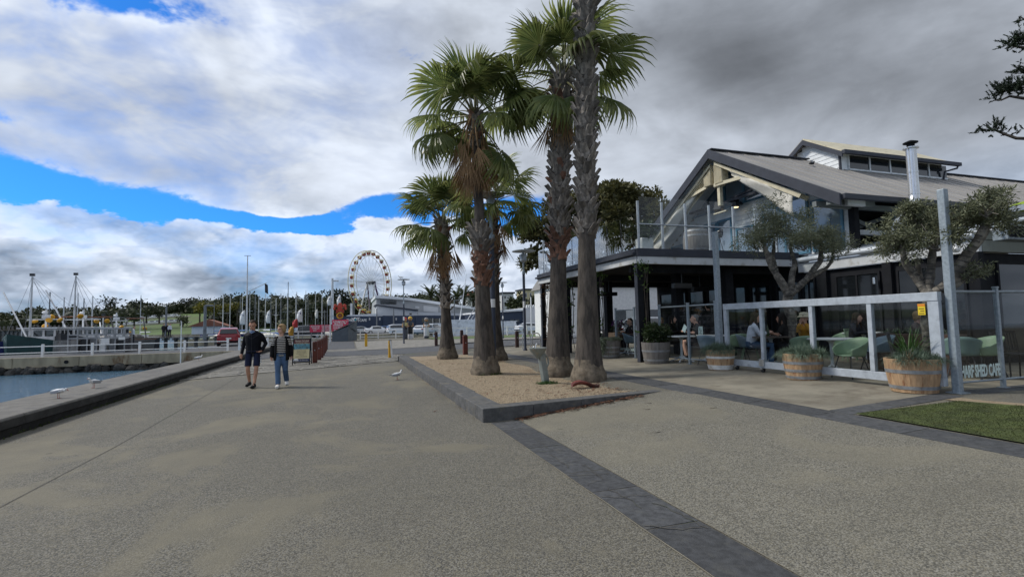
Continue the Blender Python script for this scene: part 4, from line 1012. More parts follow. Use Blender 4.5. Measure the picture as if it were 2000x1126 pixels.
def olive(label, d, limbs, clumps, ringed, seed, nleaf):
    rs = random.Random(seed); base = AD(*limbs[0][0][:2], d); base.z = .36
    t_ = thing('olive_tree', label, 'olive tree', base)
    bt = MB()
    for L in limbs:
        P = [AD(u, v, d + off) for u, v, off in (q[:3] for q in L)]; rr = [q[3] for q in L]
        Q, q_ = [], []
        for i_ in range(len(P) - 1):
            for j_ in range(5):
                f = j_ / 5; Q.append(P[i_].lerp(P[i_ + 1], f) + Vector((noise.noise(P[i_].lerp(P[i_ + 1], f) * 2.2), noise.noise(P[i_].lerp(P[i_ + 1], f) * 2.2 + Vector((9, 0, 0))), 0)) * .07 * (1 if i_ or j_ else 0)); q_.append((rr[i_] + (rr[i_ + 1] - rr[i_]) * f) * (1 + .34 * noise.noise(Q[-1] * 6)))
        bt.tube(Q + [P[-1]], q_ + [rr[-1]], 10, cap=True)
    bt.v = [tuple(Vector(p) + Vector((1, 1, 0)) * .012 * noise.noise(Vector(p) * 9)) for p in bt.v]
    bt.obj('trunk', 'olive_bark', t_, smooth=60)
    for L in limbs:
        P = [AD(u, v, d + off) for u, v, off in (q[:3] for q in L)]
        for (p, q, r0, r1) in zip(P, P[1:], [x[3] for x in L], [x[3] for x in L][1:]):
            k_ = int((q - p).length / .085)
            for i in range(k_ if ringed else 0):
                f = (i + .5) / k_; c = p.lerp(q, f); ax = (q - p).normalized(); r_ = r0 + (r1 - r0) * f + .006
                if r_ < .035: continue
                b = MB(); b.tube([c - ax * .006, c + ax * .006], r_, 9, cap=False); b.obj('light_cable', 'cable', t_)
    b = MB()
    for u, v, off, ru, rv, n in clumps:
        c = AD(u, v, d + off); k_ = d / FPX; n = int(n * nleaf)
        for i in range(9):
            cc = c + Vector((rs.gauss(0, ru * k_ * .45), rs.gauss(0, ru * k_ * .45), rs.gauss(0, rv * k_ * .40)))
            cloud(b, cc, (ru * k_ * .48, ru * k_ * .48, rv * k_ * .48), n // 9, .066, rs, .27, .3)
        for i in range(6):
            a = rs.uniform(0, 6.3); tip = c + Vector((math.cos(a) * ru * k_ * 1.25, math.sin(a) * ru * k_ * 1.1, rs.uniform(-.3, 1.0) * rv * k_)); 
            for j in range(26):
                f = rs.random(); p = c.lerp(tip, .5 + .5 * f); cloud(b, p, (.03, .03, .03), 1, .066, rs, .25)
    b.obj('crown', 'olive_leaf', t_)
    b = MB()
    for u, v, off, ru, rv, n in clumps:
        c = AD(u, v, d + off); k_ = d / FPX
        for i in range(7):
            q = c + Vector((rs.gauss(0, ru * k_ * .5), rs.gauss(0, ru * k_ * .5), rs.gauss(0, rv * k_ * .4))); s_ = c - Vector((0, 0, rv * k_ * .7))
            b.tube([s_, s_.lerp(q, .5) + Vector((0, 0, .05)), q], [.014, .009, .004], 4)
    b.obj('twigs', 'olive_bark', t_, kind='stuff')
olive('olive tree with pale forked trunk behind the sliding glass screen', 14.6,
      [[(1546, 712, 0, .13), (1546, 640, 0, .12), (1543, 590, 0, .125), (1541, 575, 0, .12)],
       [(1541, 578, 0, .10), (1520, 540, 0, .085), (1500, 505, -.1, .07), (1492, 480, -.2, .045)], [(1520, 540, 0, .07), (1508, 500, .2, .05), (1512, 470, .2, .03)],
       [(1542, 577, 0, .09), (1548, 540, .1, .075), (1548, 505, .2, .06), (1545, 475, .2, .04)], [(1543, 575, 0, .09), (1575, 545, .1, .075), (1600, 510, .1, .06), (1608, 480, .1, .04)],
       [(1575, 545, .1, .06), (1610, 525, .4, .05), (1628, 500, .5, .03)]],
      [(1490, 450, 0, 42, 38, 1.0), (1545, 440, .1, 44, 36, 1.0), (1515, 430, .4, 38, 26, .7), (1600, 465, 0, 40, 32, .9), (1570, 470, -.4, 34, 24, .6), (1475, 470, -.2, 24, 22, .4), (1625, 480, .1, 24, 20, .35)], True, 31, 3600)
olive('leaning olive tree with cable wrapped limbs beside the tall galvanised post', 10.9,
      [[(1818, 715, 0, .12), (1818, 640, 0, .11), (1815, 585, 0, .11), (1812, 570, 0, .105)],
       [(1812, 572, 0, .075), (1785, 535, 0, .06), (1768, 500, -.1, .05), (1760, 478, -.1, .03)], [(1810, 575, 0, .06), (1796, 540, .4, .04), (1790, 505, .4, .035)],
       [(1814, 572, 0, .08), (1815, 530, .1, .065), (1818, 500, .1, .055), (1822, 470, .1, .035)], [(1818, 575, 0, .085), (1865, 545, 0, .075), (1888, 495, 0, .07), (1915, 455, 0, .06), (1935, 425, .1, .04)],
       [(1860, 560, 0, .04), (1900, 530, .1, .03), (1918, 520, .1, .02)]],
      [(1762, 460, 0, 44, 34, .9), (1795, 432, .1, 40, 30, .7), (1828, 462, -.3, 32, 30, .55), (1868, 440, .2, 36, 28, .6), (1900, 415, 0, 38, 32, .8), (1738, 462, -.1, 28, 24, .4), (1925, 400, -.2, 26, 26, .5), (1908, 530, .1, 18, 14, .16), (1935, 385, .1, 16, 14, .22), (1780, 410, 0, 20, 14, .22)], True, 32, 3300)

# ---------------------------------------------------------------- large tree beyond the cafe
leaf('fig_leaf', (0.135, 0.125, 0.042), (0.045, 0.050, 0.020), 0.45, 0.1, 0.2, 0.55)
mat('dark_bark', (0.06, 0.05, 0.04), 0.95, 0.3, 3, bump=0.8)
def big_tree(name, label, d, trunk, clumps, m, seed, size, per, group=None):
    rs = random.Random(seed); base = AD(trunk[0], trunk[1], d); base.z = gz(base.x, base.y) if d < 60 else base.z
    t_ = thing(name, label, 'tree', base, 0, group); k_ = d / FPX
    b = MB(); top = AD(clumps[0][0], clumps[0][1], d); r0 = trunk[2] * k_
    b.tube([base - Vector((0, 0, .2)), base.lerp(top, .4), base.lerp(top, .8)], [r0, r0 * .7, r0 * .3], 9)
    for c in clumps[1:]:
        p = AD(c[0], c[1], d); q = base.lerp(top, rs.uniform(.3, .6)); b.tube([q, q.lerp(p, .5) + Vector((0, 0, -.1)), p], [r0 * .4, r0 * .25, r0 * .1], 6)
    b.obj('trunk', 'dark_bark', t_, smooth=60)
    b = MB()
    for u, v, ru, rv in clumps:
        c = AD(u, v, d + rs.uniform(-.5, .5) * ru * k_); nn = int(per * ru * rv / 900)
        for i in range(8):
            cc = c + Vector((rs.gauss(0, ru * k_ * .4), rs.gauss(0, ru * k_ * .4), rs.gauss(0, rv * k_ * .36)))
            cloud(b, cc, (ru * k_ * .5, ru * k_ * .5, rv * k_ * .46), nn // 8 + 1, size, rs, .5, .6)
    b.obj('crown', m, t_)
    return t_
big_tree('fig_tree', 'large dark spreading tree rising behind the cafe balcony', 33, (1150, 668, 14),
         [(1170, 410, 55, 50), (1090, 440, 50, 45), (1045, 450, 34, 40), (1230, 410, 50, 40), (1280, 420, 40, 34), (1200, 385, 40, 30), (1130, 480, 60, 40), (1050, 500, 26, 26), (1215, 450, 60, 40), (1100, 400, 34, 30), (1025, 515, 14, 16), (1180, 368, 26, 16), (1270, 390, 26, 18)],
         'fig_leaf', 41, .30, 1050)

# ---------------------------------------------------------------- pine whose branches enter on the right
leaf('pine_needle', (0.030, 0.048, 0.022), (0.016, 0.028, 0.014), 3, 0.05, 0.1, 0.6)
pb = AD(2120, 760, 13.5); pb.z = gz(pb.x, pb.y); rs = random.Random(9)
pine = thing('norfolk_pine', 'dark pine with bare outer branches reaching in at the right edge', 'pine tree', pb)
b = MB(); b.tube([pb, pb + Vector((0, 0, 6)), pb + Vector((0, 0, 15))], [.34, .25, .08], 10); b.obj('trunk', 'dark_bark', pine, smooth=60)
def pbranch(pts, tufts):
    P = [AD(u, v, 13.5 + o) for u, v, o in pts]; b = MB(); b.tube(P, [.045 - .035 * i / (len(P) - 1) for i in range(len(P))], 6); br = b.obj('branch', 'dark_bark', pine, smooth=60)
    b = MB(); k_ = 13.5 / FPX
    for u, v, o, L, cnt in tufts:
        c = AD(u, v, 13.5 + o)
        for j in range(cnt):
            d_ = Vector((rs.gauss(0, .6), rs.gauss(0, .5), rs.uniform(-.05, 1))).normalized() * (L * k_ * rs.uniform(.5, 1.1)); q = c + Vector((rs.gauss(0, 5 * k_), rs.gauss(0, 5 * k_), rs.gauss(0, 2 * k_)))
            for i in range(22):
                f = i / 22; p = q + d_ * f; s_ = Vector((rs.gauss(0, 1), rs.gauss(0, 1), rs.gauss(0, 1))).normalized() * .045 * (1 - f * .4); e = d_.normalized() * .03
                w = s_.cross(d_).normalized() * .011; b.add([p - w, p + w, p + s_ + e], [(0, 1, 2)])
    b.obj('needles', 'pine_needle', br, w=True)
tpt = (2115, 0)
pbranch([(2115, 300, 0), (2040, 272, 0), (1985, 270, 0), (1962, 262, 0), (1945, 255, 0), (1920, 252, 0)], [(1950, 256, 0, 16, 12), (1930, 254, 0, 12, 10), (1918, 253, 0, 7, 5), (1952, 240, 0, 10, 5), (1976, 262, 0, 9, 4), (1985, 256, 0, 8, 4), (1942, 250, 0, 12, 8)])
pbranch([(2115, 205, 0), (2040, 195, 0), (1998, 192, 0), (1972, 188, 0), (1955, 196, 0), (1942, 196, 0)], [(1962, 180, 0, 22, 26), (1975, 176, 0, 22, 26), (1990, 174, 0, 22, 22), (1947, 190, 0, 12, 10), (1955, 176, 0, 16, 16), (1998, 178, 0, 18, 16), (1960, 168, 0, 12, 8)])
pbranch([(2115, 165, 0), (2030, 150, 0), (1995, 142, 0)], [(1996, 140, 0, 14, 16), (2004, 136, 0, 16, 16)])
pbranch([(2115, 125, 0), (2030, 98, 0), (1996, 92, 0), (1978, 92, 0)], [(1990, 84, 0, 20, 26), (1998, 75, 0, 22, 24), (1976, 88, 0, 12, 14), (1984, 78, 0, 12, 12), (1994, 100, 0, 10, 6)])
pbranch([(2115, 70, 0), (2020, 50, 0), (1994, 34, 0)], [(1990, 42, 0, 6, 3), (1996, 36, 0, 6, 3)])

# ---------------------------------------------------------------- barrel planters
leaf('fescue', (0.20, 0.26, 0.19), (0.075, 0.115, 0.075), 6, 0.1, 0.2, 0.6)
leaf('strap_leaf', (0.07, 0.14, 0.03), (0.03, 0.07, 0.02), 4, 0.1, 0.25, 0.45)
leaf('shrub_leaf', (0.055, 0.085, 0.026), (0.018, 0.032, 0.012), 4, 0.1, 0.2, 0.4)
leaf('trailing_leaf', (0.20, 0.23, 0.165), (0.09, 0.115, 0.075), 5, 0.1, 0.2, 0.6)
leaf('straw', (0.20, 0.15, 0.08), (0.12, 0.085, 0.05), 5, 0.1, 0.2, 0.7)
def tuft(b, c, n, L, w, rs, lean=1.0, stiff=.5):
    for i in range(n):
        a = rs.uniform(0, 6.283); e = rs.random() ** .6 * lean; ln = L * rs.uniform(.6, 1.15); p = Vector(c) + Vector((rs.gauss(0, .03), rs.gauss(0, .03), 0)); h = Vector((math.cos(a), math.sin(a), 0)); s_ = Vector((-math.sin(a), math.cos(a), 0)) * w
        P = [p + h * (ln * q * math.sin(e) + ln * .35 * e * q * q) + Vector((0, 0, ln * q * math.cos(e) - ln * (1 - stiff) * q * q * q * e)) for q in (0, .4, .75, 1)]
        b.add([P[0] - s_, P[0] + s_, P[1] + s_ * .9, P[1] - s_ * .9, P[2] + s_ * .6, P[2] - s_ * .6, P[3]], [(0, 1, 2, 3), (3, 2, 4, 5), (5, 4, 6)])
GRP = 'barrel planters along the cafe screen'
def planter(label, u, v, r, h, mats, hoops=(.10, .58)):
    p = G(u, v); d_ = Vector((p.x, p.y, 0)).normalized(); p = p + d_ * r * .85; p.z = gz(p.x, p.y) + .003
    return barrel('barrel_planter', label, p, r, h, mats, GRP, hoops=hoops), p, random.Random(int(u))
def grass_top(t_, p, r, h, rs, n=26, L=.34, spill=1.0):
    b = MB()
    for i in range(n):
        a = rs.uniform(0, 6.3); q = r * .95 * math.sqrt(rs.random()); tuft(b, (q * math.cos(a), q * math.sin(a), h * .95), 170, L * rs.uniform(.7, 1.05) * (.72 if q > r * .6 else 1), .0042, rs, 1.3 * spill, .3)
    b.obj('grass_tuft', 'fescue', t_, w=False, kind='stuff')
t_, p, rs = planter('wine barrel planter with blue grass and a spiky plant by the tall galvanised post', 1787, 770, .385, .53, ('oak_new', 'hoop_iron'))
grass_top(t_, p, .36, .53, rs, 34, .27)
b = MB(); tuft(b, (.02, .05, .52), 60, .52, .010, rs, .75, .8); b.obj('strap_plant', 'strap_leaf', t_, w=False, kind='stuff')
b = MB(); tuft(b, (-.30, -.16, .50), 100, .26, .004, rs, 1.4, .2); b.obj('dry_grass', 'straw', t_, w=False, kind='stuff')
t_, p, rs = planter('wine barrel planter with grey hoops and blue grass in front of the sliding screen', 1570, 744, .37, .51, ('oak_new', 'hoop_iron'), (.04, .30, .60))
grass_top(t_, p, .37, .51, rs, 34, .29)
t_, p, rs = planter('wine barrel planter with white painted hoops and blue grass', 1408, 724, .34, .48, ('oak_new', 'hoop_white'), (.03, .14, .58))
grass_top(t_, p, .34, .48, rs, 32, .28)
t_, p, rs = planter('grey weathered barrel planter holding a dark leafy shrub beside the corner post', 1282, 711, .41, .60, ('oak_grey', 'hoop_iron'), (.12, .55))
b = MB()
for i in range(16):
    a = rs.uniform(0, 6.3); q = rs.uniform(.0, .32); cloud(b, (q * math.cos(a), q * math.sin(a), .66 + rs.uniform(0, .42) * (1 - q)), (.17, .17, .17), 150, .10, rs, .34, .4)
b.obj('shrub', 'shrub_leaf', t_, w=False, kind='stuff')
t_, p, rs = planter('grey barrel planter with silvery plant trailing over its side', 1192, 700, .36, .60, ('oak_grey', 'hoop_iron'), (.08, .30, .55))
b = MB()
for i in range(70):
    a = math.pi * 1.05 + rs.gauss(0, .45); L = rs.uniform(.25, .62)
    for j in range(22):
        f = j / 22; rr = .33 + .11 * math.sin(min(1, f * 3) * 1.57) + rs.gauss(0, .02); cloud(b, (rr * math.cos(a), rr * math.sin(a), .62 - L * f), (.02, .02, .02), 1, .045, rs, .7)
for i in range(30): a = rs.uniform(0, 6.3); cloud(b, (.3 * math.cos(a), .3 * math.sin(a), .62), (.12, .12, .06), 40, .05, rs, .6)
b.obj('trailing_plant', 'trailing_leaf', t_, w=False, kind='stuff')

# wooden planter with purple flowers behind the left screen
fp = AX(1208, 655, 9.6); fp.z = .36
ft = thing('flower_box', 'orange timber flower box with purple blooms behind the left glass panel', 'flower box', fp)
for i in range(4):
    b = MB(); b.box((0, 0, .12 + i * .19), (.55, .55, .175)); b.obj('timber_board', 'oak_new', ft, w=False, bev=.006)
leaf('purple_petal', (0.13, 0.03, 0.16), (0.06, 0.015, 0.09), 8, 0, 0.2)
rs = random.Random(12); b = MB(); cloud(b, (0, 0, .95), (.3, .3, .2), 260, .08, rs); b.obj('leaves', 'shrub_leaf', ft, w=False, kind='stuff')
b = MB(); cloud(b, (-.05, -.05, 1.12), (.24, .24, .14), 170, .06, rs, .8); b.obj('blooms', 'purple_petal', ft, w=False, kind='stuff')

# vines on the balcony posts
leaf('vine_leaf', (0.10, 0.17, 0.035), (0.045, 0.075, 0.02), 3, 0.1, 0.3, 0.5)
leaf('vine_red', (0.12, 0.045, 0.03), (0.06, 0.04, 0.02), 3, 0.1, 0.2, 0.6)
for (y, lab, n_) in ((13.15, 'bare twisting vine climbing the corner post of the balcony', 34), (15.95, 'green vine leaves growing up the second balcony post', 40), (18.4, 'vine hanging from the balcony edge behind the palm trunks', 40), (21.1, 'reddish vine at the far end of the balcony', 30)):
    rs = random.Random(int(y * 10)); v_ = thing('climbing_vine', lab, 'vine', (8.5, y, .36))
    b = MB()
    for s_ in range(3):
        ph = rs.uniform(0, 6); P = [(8.40 + .10 * math.cos(z * 2.2 + ph) + .05, y - .12 + .09 * math.sin(z * 3 + ph), z) for z in [.5 + .22 * i for i in range(13)]]; b.tube(P, .012, 5)
    b.obj('stem', 'dark_bark', v_)
    b = MB()
    for i in range(n_):
        z = 3.3 - 2.6 * rs.random() ** 2.2; cloud(b, (8.38 + rs.gauss(0, .09), y - .10 + rs.gauss(0, .10), z), (.06, .06, .06), 4, .085, rs, .8)
    for i in range(12): cloud(b, (8.3 + rs.uniform(-.1, .4), y + rs.uniform(-.3, .3), 3.18 + rs.gauss(0, .08)), (.07, .1, .06), 6, .085, rs, .8)
    b.obj('leaves', 'vine_red' if y > 21 else 'vine_leaf', v_, kind='stuff')

# potted shrub on the balcony corner
pt = thing('potted_shrub', 'leafy shrub in a white pot at the balcony corner', 'potted plant', (9.15, 14.1, DK + .01))
b = MB(); b.box((0, 0, .27), (.42, .42, .52)); b.obj('pot', 'white_paint', pt, w=False, bev=.01)
rs = random.Random(3); b = MB()
for i in range(7): cloud(b, (rs.gauss(0, .16), rs.gauss(0, .16), .85 + rs.uniform(-.2, .35)), (.22, .22, .22), 110, .16, rs, .3)
b.obj('foliage', 'shrub_leaf', pt, w=False, kind='stuff')

# odds and ends in the palm bed
sh = thing('palm_sheath', 'fallen red brown palm sheath lying at the foot of the tallest palm', 'palm sheath', AZ(1143, 756, .19))
mat('sheath', (0.16, 0.045, 0.035), 0.6, 0.4, 6, dirt=(0.09, 0.06, 0.05), dscale=6)
b = MB(); b.grid(lambda u, v: ((u - .5) * .62, (v - .5) * .22 * (1 - .5 * abs(2 * u - 1)), .03 + .07 * (2 * v - 1) ** 2 + .05 * math.sin(u * 5)), 14, 8); o = b.obj('sheath', 'sheath', sh, w=False, smooth=80); o.modifiers.new('t', 'SOLIDIFY').thickness = .012
b = MB(); rs = random.Random(6)
for i in range(34): a = rs.uniform(0, 6.3); q = rs.random(); tuft(b, (4.25 + q * .3 * math.cos(a), 10.75 + q * .13 * math.sin(a), .19), 34, .09, .003, rs, 1.3)
tag(b.obj('grass', 'strap_leaf'), 'bright green grass patch around the drinking fountain', 'grass', kind='stuff')
b = MB()
for i in range(7): a = rs.uniform(-2.2, -.4); tuft(b, (3.6 + .42 * math.cos(a), 13.58 + .42 * math.sin(a), .19), 14, .12, .008, rs, 1.3)
tag(b.obj('weeds', 'weed'), 'small weeds at the foot of the middle palm', 'weeds', kind='stuff')
# ================================================================ SCREENS, POSTS, FURNITURE
TX = (R(90), 0, R(-90))      # lettering on a face that looks towards -X
TY = (R(90), 0, 0)           # lettering on a face that looks towards -Y
def fit(o, width):
    xs = [v.co.x for v in o.data.vertices]; w = max(xs) - min(xs); o.scale.x = width / w; return o
gate = thing('sliding_screen', 'long white framed glass screen on castors in front of the diners', 'glass screen', (8.86, 7.8, .36))
def gp_(name, m, *boxes, par=gate, bev=.004):
    b = MB()
    for q in boxes: b.bx(*q)
    return b.obj(name, m, par, bev=bev)
gp_('top_rail', 'steel_grey', (8.81, 8.91, 5.45, 10.24, 1.80, 1.94)); gp_('bottom_rail', 'steel_grey', (8.81, 8.91, 5.45, 10.24, .46, .60))
for y, w in ((10.19, .10), (9.06, .075), (7.77, .085), (6.57, .085), (5.53, .16)):
    gp_('stile', 'steel_grey', (8.82, 8.90, y - w / 2, y + w / 2, .602, 1.798))
for a, c in ((9.10, 10.14), (7.815, 9.02), (6.615, 7.725), (5.61, 6.525)): gp_('pane', 'smoked_glass', (8.856, 8.864, a, c, .602, 1.798), bev=0)
for y in (9.9, 9.11, 7.70, 6.0):
    w_ = gp_('castor', 'stainless', (8.80, 8.92, y - .03, y + .03, .42, .455)); b = MB(); b.tube([(8.84, y, .415), (8.88, y, .415)], .055, 14); b.obj('wheel', 'rubber', w_, smooth=True)
lt = gp_('latch', 'stainless', (8.78, 8.805, 9.0, 9.14, .50, .66)); 
mat('yellow_sign', (0.75, 0.55, 0.02), 0.5, 0.05); mat('orange_sign', (0.75, 0.25, 0.02), 0.5, 0.05)
st = gp_('warning_sticker', 'yellow_sign', (8.845, 8.852, 5.66, 5.77, 1.58, 1.76), bev=0); gp_('sticker_band', 'orange_sign', (8.842, 8.8445, 5.66, 5.77, 1.72, 1.757), par=st, bev=0)
for i in range(3): gp_('print_line', 'black_gloss', (8.842, 8.8445, 5.675, 5.755 - .02 * (i % 2), 1.60 + i * .038, 1.61 + i * .038), par=st, bev=0)

def sq_post(label, x, y, z1, w, grp):
    t_ = thing('shade_post', label, 'post', (x, y, .36), 0, grp); b = MB(); b.box((0, 0, (z1 - .36) / 2), (w, w, z1 - .36)); b.obj('shaft', 'galvanised', t_, w=False, bev=.012)
    b = MB(); b.box((0, 0, .008), (w * 2, w * 2, .016)); b.obj('base_plate', 'galvanised', t_, w=False)
    for i in (-1, 1):
        b = MB(); b.ext([(i * w * .5, 0, .016), (i * w * .95, 0, .016), (i * w * .5, 0, .12)], (0, .012, 0)); b.obj('gusset', 'galvanised', t_, w=False)
    return t_
sq_post('tall square galvanised post at the near end of the glass screen', 9.0, 5.38, 3.57, .108, 'galvanised shade posts')
t_ = sq_post('pale square post standing in front of the balcony between the two screens', 8.84, 10.42, 3.78, .115, 'galvanised shade posts')

def glass_fence(name, label, posts, z1, m_glass, axis, fixed, rail_r=.022, lettering=None):
    p0 = (fixed, posts[0], .36) if axis == 'y' else (posts[0], fixed, .36)
    t_ = thing(name, label, 'glass screen', p0)
    P = lambda q, z: (fixed, q, z) if axis == 'y' else (q, fixed, z)
    for q in posts:
        b = MB(); c = P(q, (z1 + .36) / 2 + .03); b.box(c, (.06, .06, z1 - .30)); o = b.obj('post', 'galvanised', t_, bev=.006)
        b = MB(); b.box(P(q, z1 + .07), (.075, .075, .03)); b.obj('cap', 'galvanised', o, bev=.008)
        b = MB(); b.box(P(q, .366), (.13, .13, .012)); b.obj('base_plate', 'galvanised', o)
    for a, c in zip(posts, posts[1:]):
        s_ = 1 if c > a else -1
        b = MB(); b.tube([P(a + s_ * .03, z1), P(c - s_ * .03, z1)], rail_r, 8); b.obj('top_rail', 'galvanised', t_, smooth=True)
        b = MB(); b.tube([P(a + s_ * .03, .50), P(c - s_ * .03, .50)], rail_r * .8, 8); b.obj('bottom_rail', 'galvanised', t_, smooth=True)
        lo_, hi_ = min(a, c) + .04, max(a, c) - .04; b = MB()
        if axis == 'y': b.bx(fixed - .004, fixed + .004, lo_, hi_, .53, z1 - .03)
        else: b.bx(lo_, hi_, fixed - .004, fixed + .004, .53, z1 - .03)
        b.obj('pane', m_glass, t_)
    return t_
mat('letter_white', (0.55, 0.66, 0.62), 0.5, 0.03)
f1 = glass_fence('glass_screen', 'glass screen with white lettering between the grey barrel planters', [15.6, 14.40], 1.93, 'smoked_glass', 'y', 8.86)
fit(text(f1, 'WHARF SHED CAFE', .13, (8.853, 15.56, .57), TX, 'letter_white', .002, bold=.003), 1.10)
glass_fence('glass_screen', 'glass screen of two panes between the corner post and the pale square post', [13.0, 11.66, 10.56], 1.95, 'clear_glass', 'y', 8.86)
f3 = glass_fence('glass_screen', 'dark glass screen with large cafe lettering at the right edge', [9.13, 10.24, 11.6, 13.0], 1.94, 'smoked_glass', 'x', 5.46)
fit(text(f3, 'WHARF SHED CAFE', .265, (9.10, 5.452, .575), TY, 'letter_white', .002, bold=.008), 1.09)

# --- furniture
mat('mint', (0.235, 0.335, 0.215), 0.45, 0.05, 3); mat('blue_shell', (0.17, 0.235, 0.28), 0.45, 0.05, 3); mat('table_white', (0.62, 0.64, 0.64), 0.45, 0.05, 3)
mat('table_wood', (0.10, 0.075, 0.06), 0.5, 0.2, 4, stretch=(1, 8, 1)); mat('chair_leg', (0.05, 0.05, 0.05), 0.5); mat('teal_shell', (0.16, 0.25, 0.23), 0.45, 0.05, 3)
def tub_mesh(m):
    b = MB(); R_ = .285
    def shell(u, v):
        a = (u - .5) * 2 * 2.35; top = .62 + .18 * (.5 + .5 * math.cos(min(math.pi, abs(a) * 1.25))) - .06 * max(0, abs(a) - 1.6); z = .44 + (top - .44) * v; r_ = R_ * (.80 + .20 * v ** .7) + .04 * v * v * max(0, math.cos(a))
        return (r_ * math.sin(a), r_ * math.cos(a), z)
    b.grid(shell, 28, 6); b.grid(lambda u, v: (R_ * .80 * v * math.cos(u * 6.2832), R_ * .80 * v * math.sin(u * 6.2832) * (1.0), .44 - .025 * (1 - v) ** 2), 24, 3)
    return b.mesh('shell', m, smooth=60)
TUB = {k_: tub_mesh(k_) for k_ in ('mint', 'blue_shell', 'teal_shell')}
lm = {}
for nm in ('chair_leg', 'mint'):
    for q, (sx, sy) in enumerate(((-1, -1), (1, -1), (-1, 1), (1, 1))):
        b = MB(); b.tube([(sx * .14, sy * .14, .43), (sx * .24, sy * .24, 0)], .012, 6); lm[nm, q] = b.mesh('leg', nm)
def chair(label, u, v, rz, kind, leg='chair_leg', at=None):
    p = Vector(at) if at else AZ(u, v, .36)
    t_ = thing('tub_chair', label, 'chair', p, rz, 'tub chairs on the cafe terrace')
    o = put('shell', TUB[kind], t_); o.modifiers.new('t', 'SOLIDIFY').thickness = .016
    for q in range(4): put('leg', lm[leg, q], t_)
    return t_
def slat_chair(label, u, v, rz, m, at=None):
    p = Vector(at) if at else AZ(u, v, .36)
    t_ = thing('slatted_chair', label, 'chair', p, rz)
    for sx in (-1, 1):
        b = MB(); b.tube([(sx * .21, -.2, 0), (sx * .21, -.2, .45)], .014, 6); b.obj('leg', m, t_, w=False)
        b = MB(); b.tube([(sx * .21, .22, 0), (sx * .21, .2, .45), (sx * .2, .27, .86)], .014, 6); b.obj('leg', m, t_, w=False)
    b = MB(); b.box((0, 0, .455), (.44, .44, .02)); b.obj('seat', m, t_, w=False, bev=.008)
    for i in range(8):
        b = MB(); x_ = -.17 + i * .0486; b.bar((x_, .21, .50), (x_, .268, .84), .022, .012); b.obj('slat', m, t_, w=False)
    b = MB(); b.bar((-.21, .272, .86), (.21, .272, .86), .03, .04); b.obj('top_rail', m, t_, w=False)
def table(label, u, v, r, m_top, square=False, at=None):
    p = Vector(at) if at else AZ(u, v, .36)
    t_ = thing('cafe_table', label, 'table', p, random.uniform(0, 1), 'cafe tables')
    b = MB()
    if square: b.box((0, 0, .735), (r * 2, r * 2, .03))
    else: b.lathe([(r * .97, .715), (r, .722), (r, .742), (r * .985, .75)], n=28)
    b.obj('table_top', m_top, t_, w=False, smooth=True)
    b = MB(); b.lathe([(.055, .06), (.035, .2), (.035, .55), (.05, .66), (.12, .715)], n=12); b.obj('pedestal', 'table_white', t_, w=False, smooth=True)
    for i in range(4):
        a = i * math.pi / 2 + .4; c, s_ = math.cos(a), math.sin(a); b = MB(); b.tube([(.03 * c, .03 * s_, .16), (.14 * c, .14 * s_, .08), (.34 * c, .34 * s_, .015)], [.028, .024, .018], 7); b.obj('foot', 'table_white', t_, w=False, smooth=True)
    return t_, p
table('white round table behind the shrub barrel', 1332, 706, .40, 'table_white')
tg, gpz = table('dark topped table where three diners sit beside the olive trunk', 1508, 713, .42, 'table_wood', True)
table('white table nearest the glass screen beside an empty mint chair', 1627, 727, .46, 'table_white')
table('white table farther back behind the glass screen', 1690, 700, .42, 'table_white', True)
table('dark table beside the brown planter box', 1795, 716, .44, 'table_wood', True)
table('pale table behind the lettered dark screen', 1390, 704, .38, 'table_white', True)
table('table behind the lettered glass panel under the balcony', 1226, 692, .36, 'table_wood', True)
chair('mint tub chair facing the nearest white table', 1664, 738, R(-95), 'mint')
chair('blue grey tub chair behind the mint one', 1716, 726, R(-115), 'blue_shell')
chair('mint tub chair with its back to the screen behind the middle barrel planter', 1574, 722, R(140), 'mint')
chair('blue grey tub chair beside the pale square post', 1388, 712, R(115), 'blue_shell')
chair('mint tub chair beside the first screen stile', 1444, 706, R(150), 'mint')
chair('blue grey tub chair under the woman in the white hoodie', 1466, 710, R(52), 'blue_shell', 'mint')
chair('teal tub chair behind the dark lettered screen', 1883, 738, R(120), 'teal_shell')
chair('pale mint tub chair behind the dark lettered screen', 1922, 738, R(-110), 'mint')
chair('mint tub chair at the far white table', 1648, 702, R(-100), 'mint', 'mint')
chair('blue grey tub chair next to the brown planter box', 1828, 722, R(-110), 'blue_shell')
chair('mint tub chair behind the far white table', 1728, 692, R(160), 'mint', 'mint')
chair('blue grey tub chair behind the lettered glass panel', 1236, 694, R(60), 'blue_shell')
slat_chair('black slatted chair behind the spiky barrel planter', 1772, 734, R(30), 'chair_leg')
slat_chair('black slatted chair cut by the right edge of the picture', 1985, 738, R(-30), 'black_gloss')
slat_chair('mint slatted chair at the far white table', 1682, 706, R(10), 'mint')
pbx = thing('planter_box', 'dark brown planter box with succulents between the cafe tables', 'planter box', AX(1790, 690, 11.6)); pbx.location.z = .36
WLOC[pbx.name] = Vector(pbx.location)
mat('brown_panel', (0.075, 0.042, 0.03), 0.6, 0.2, 3)
for i in range(3):
    b = MB(); b.box((0, 0, .14 + i * .27), (.4, 1.7, .255)); b.obj('board', 'brown_panel', pbx, w=False, bev=.006)
b = MB(); rs = random.Random(5)
for i in range(14): tuft(b, (rs.uniform(-.1, .1), rs.uniform(-.75, .75), .82), 14, .14, .012, rs, 1.2, .9)
b.obj('succulents', 'trailing_leaf', pbx, w=False, kind='stuff')

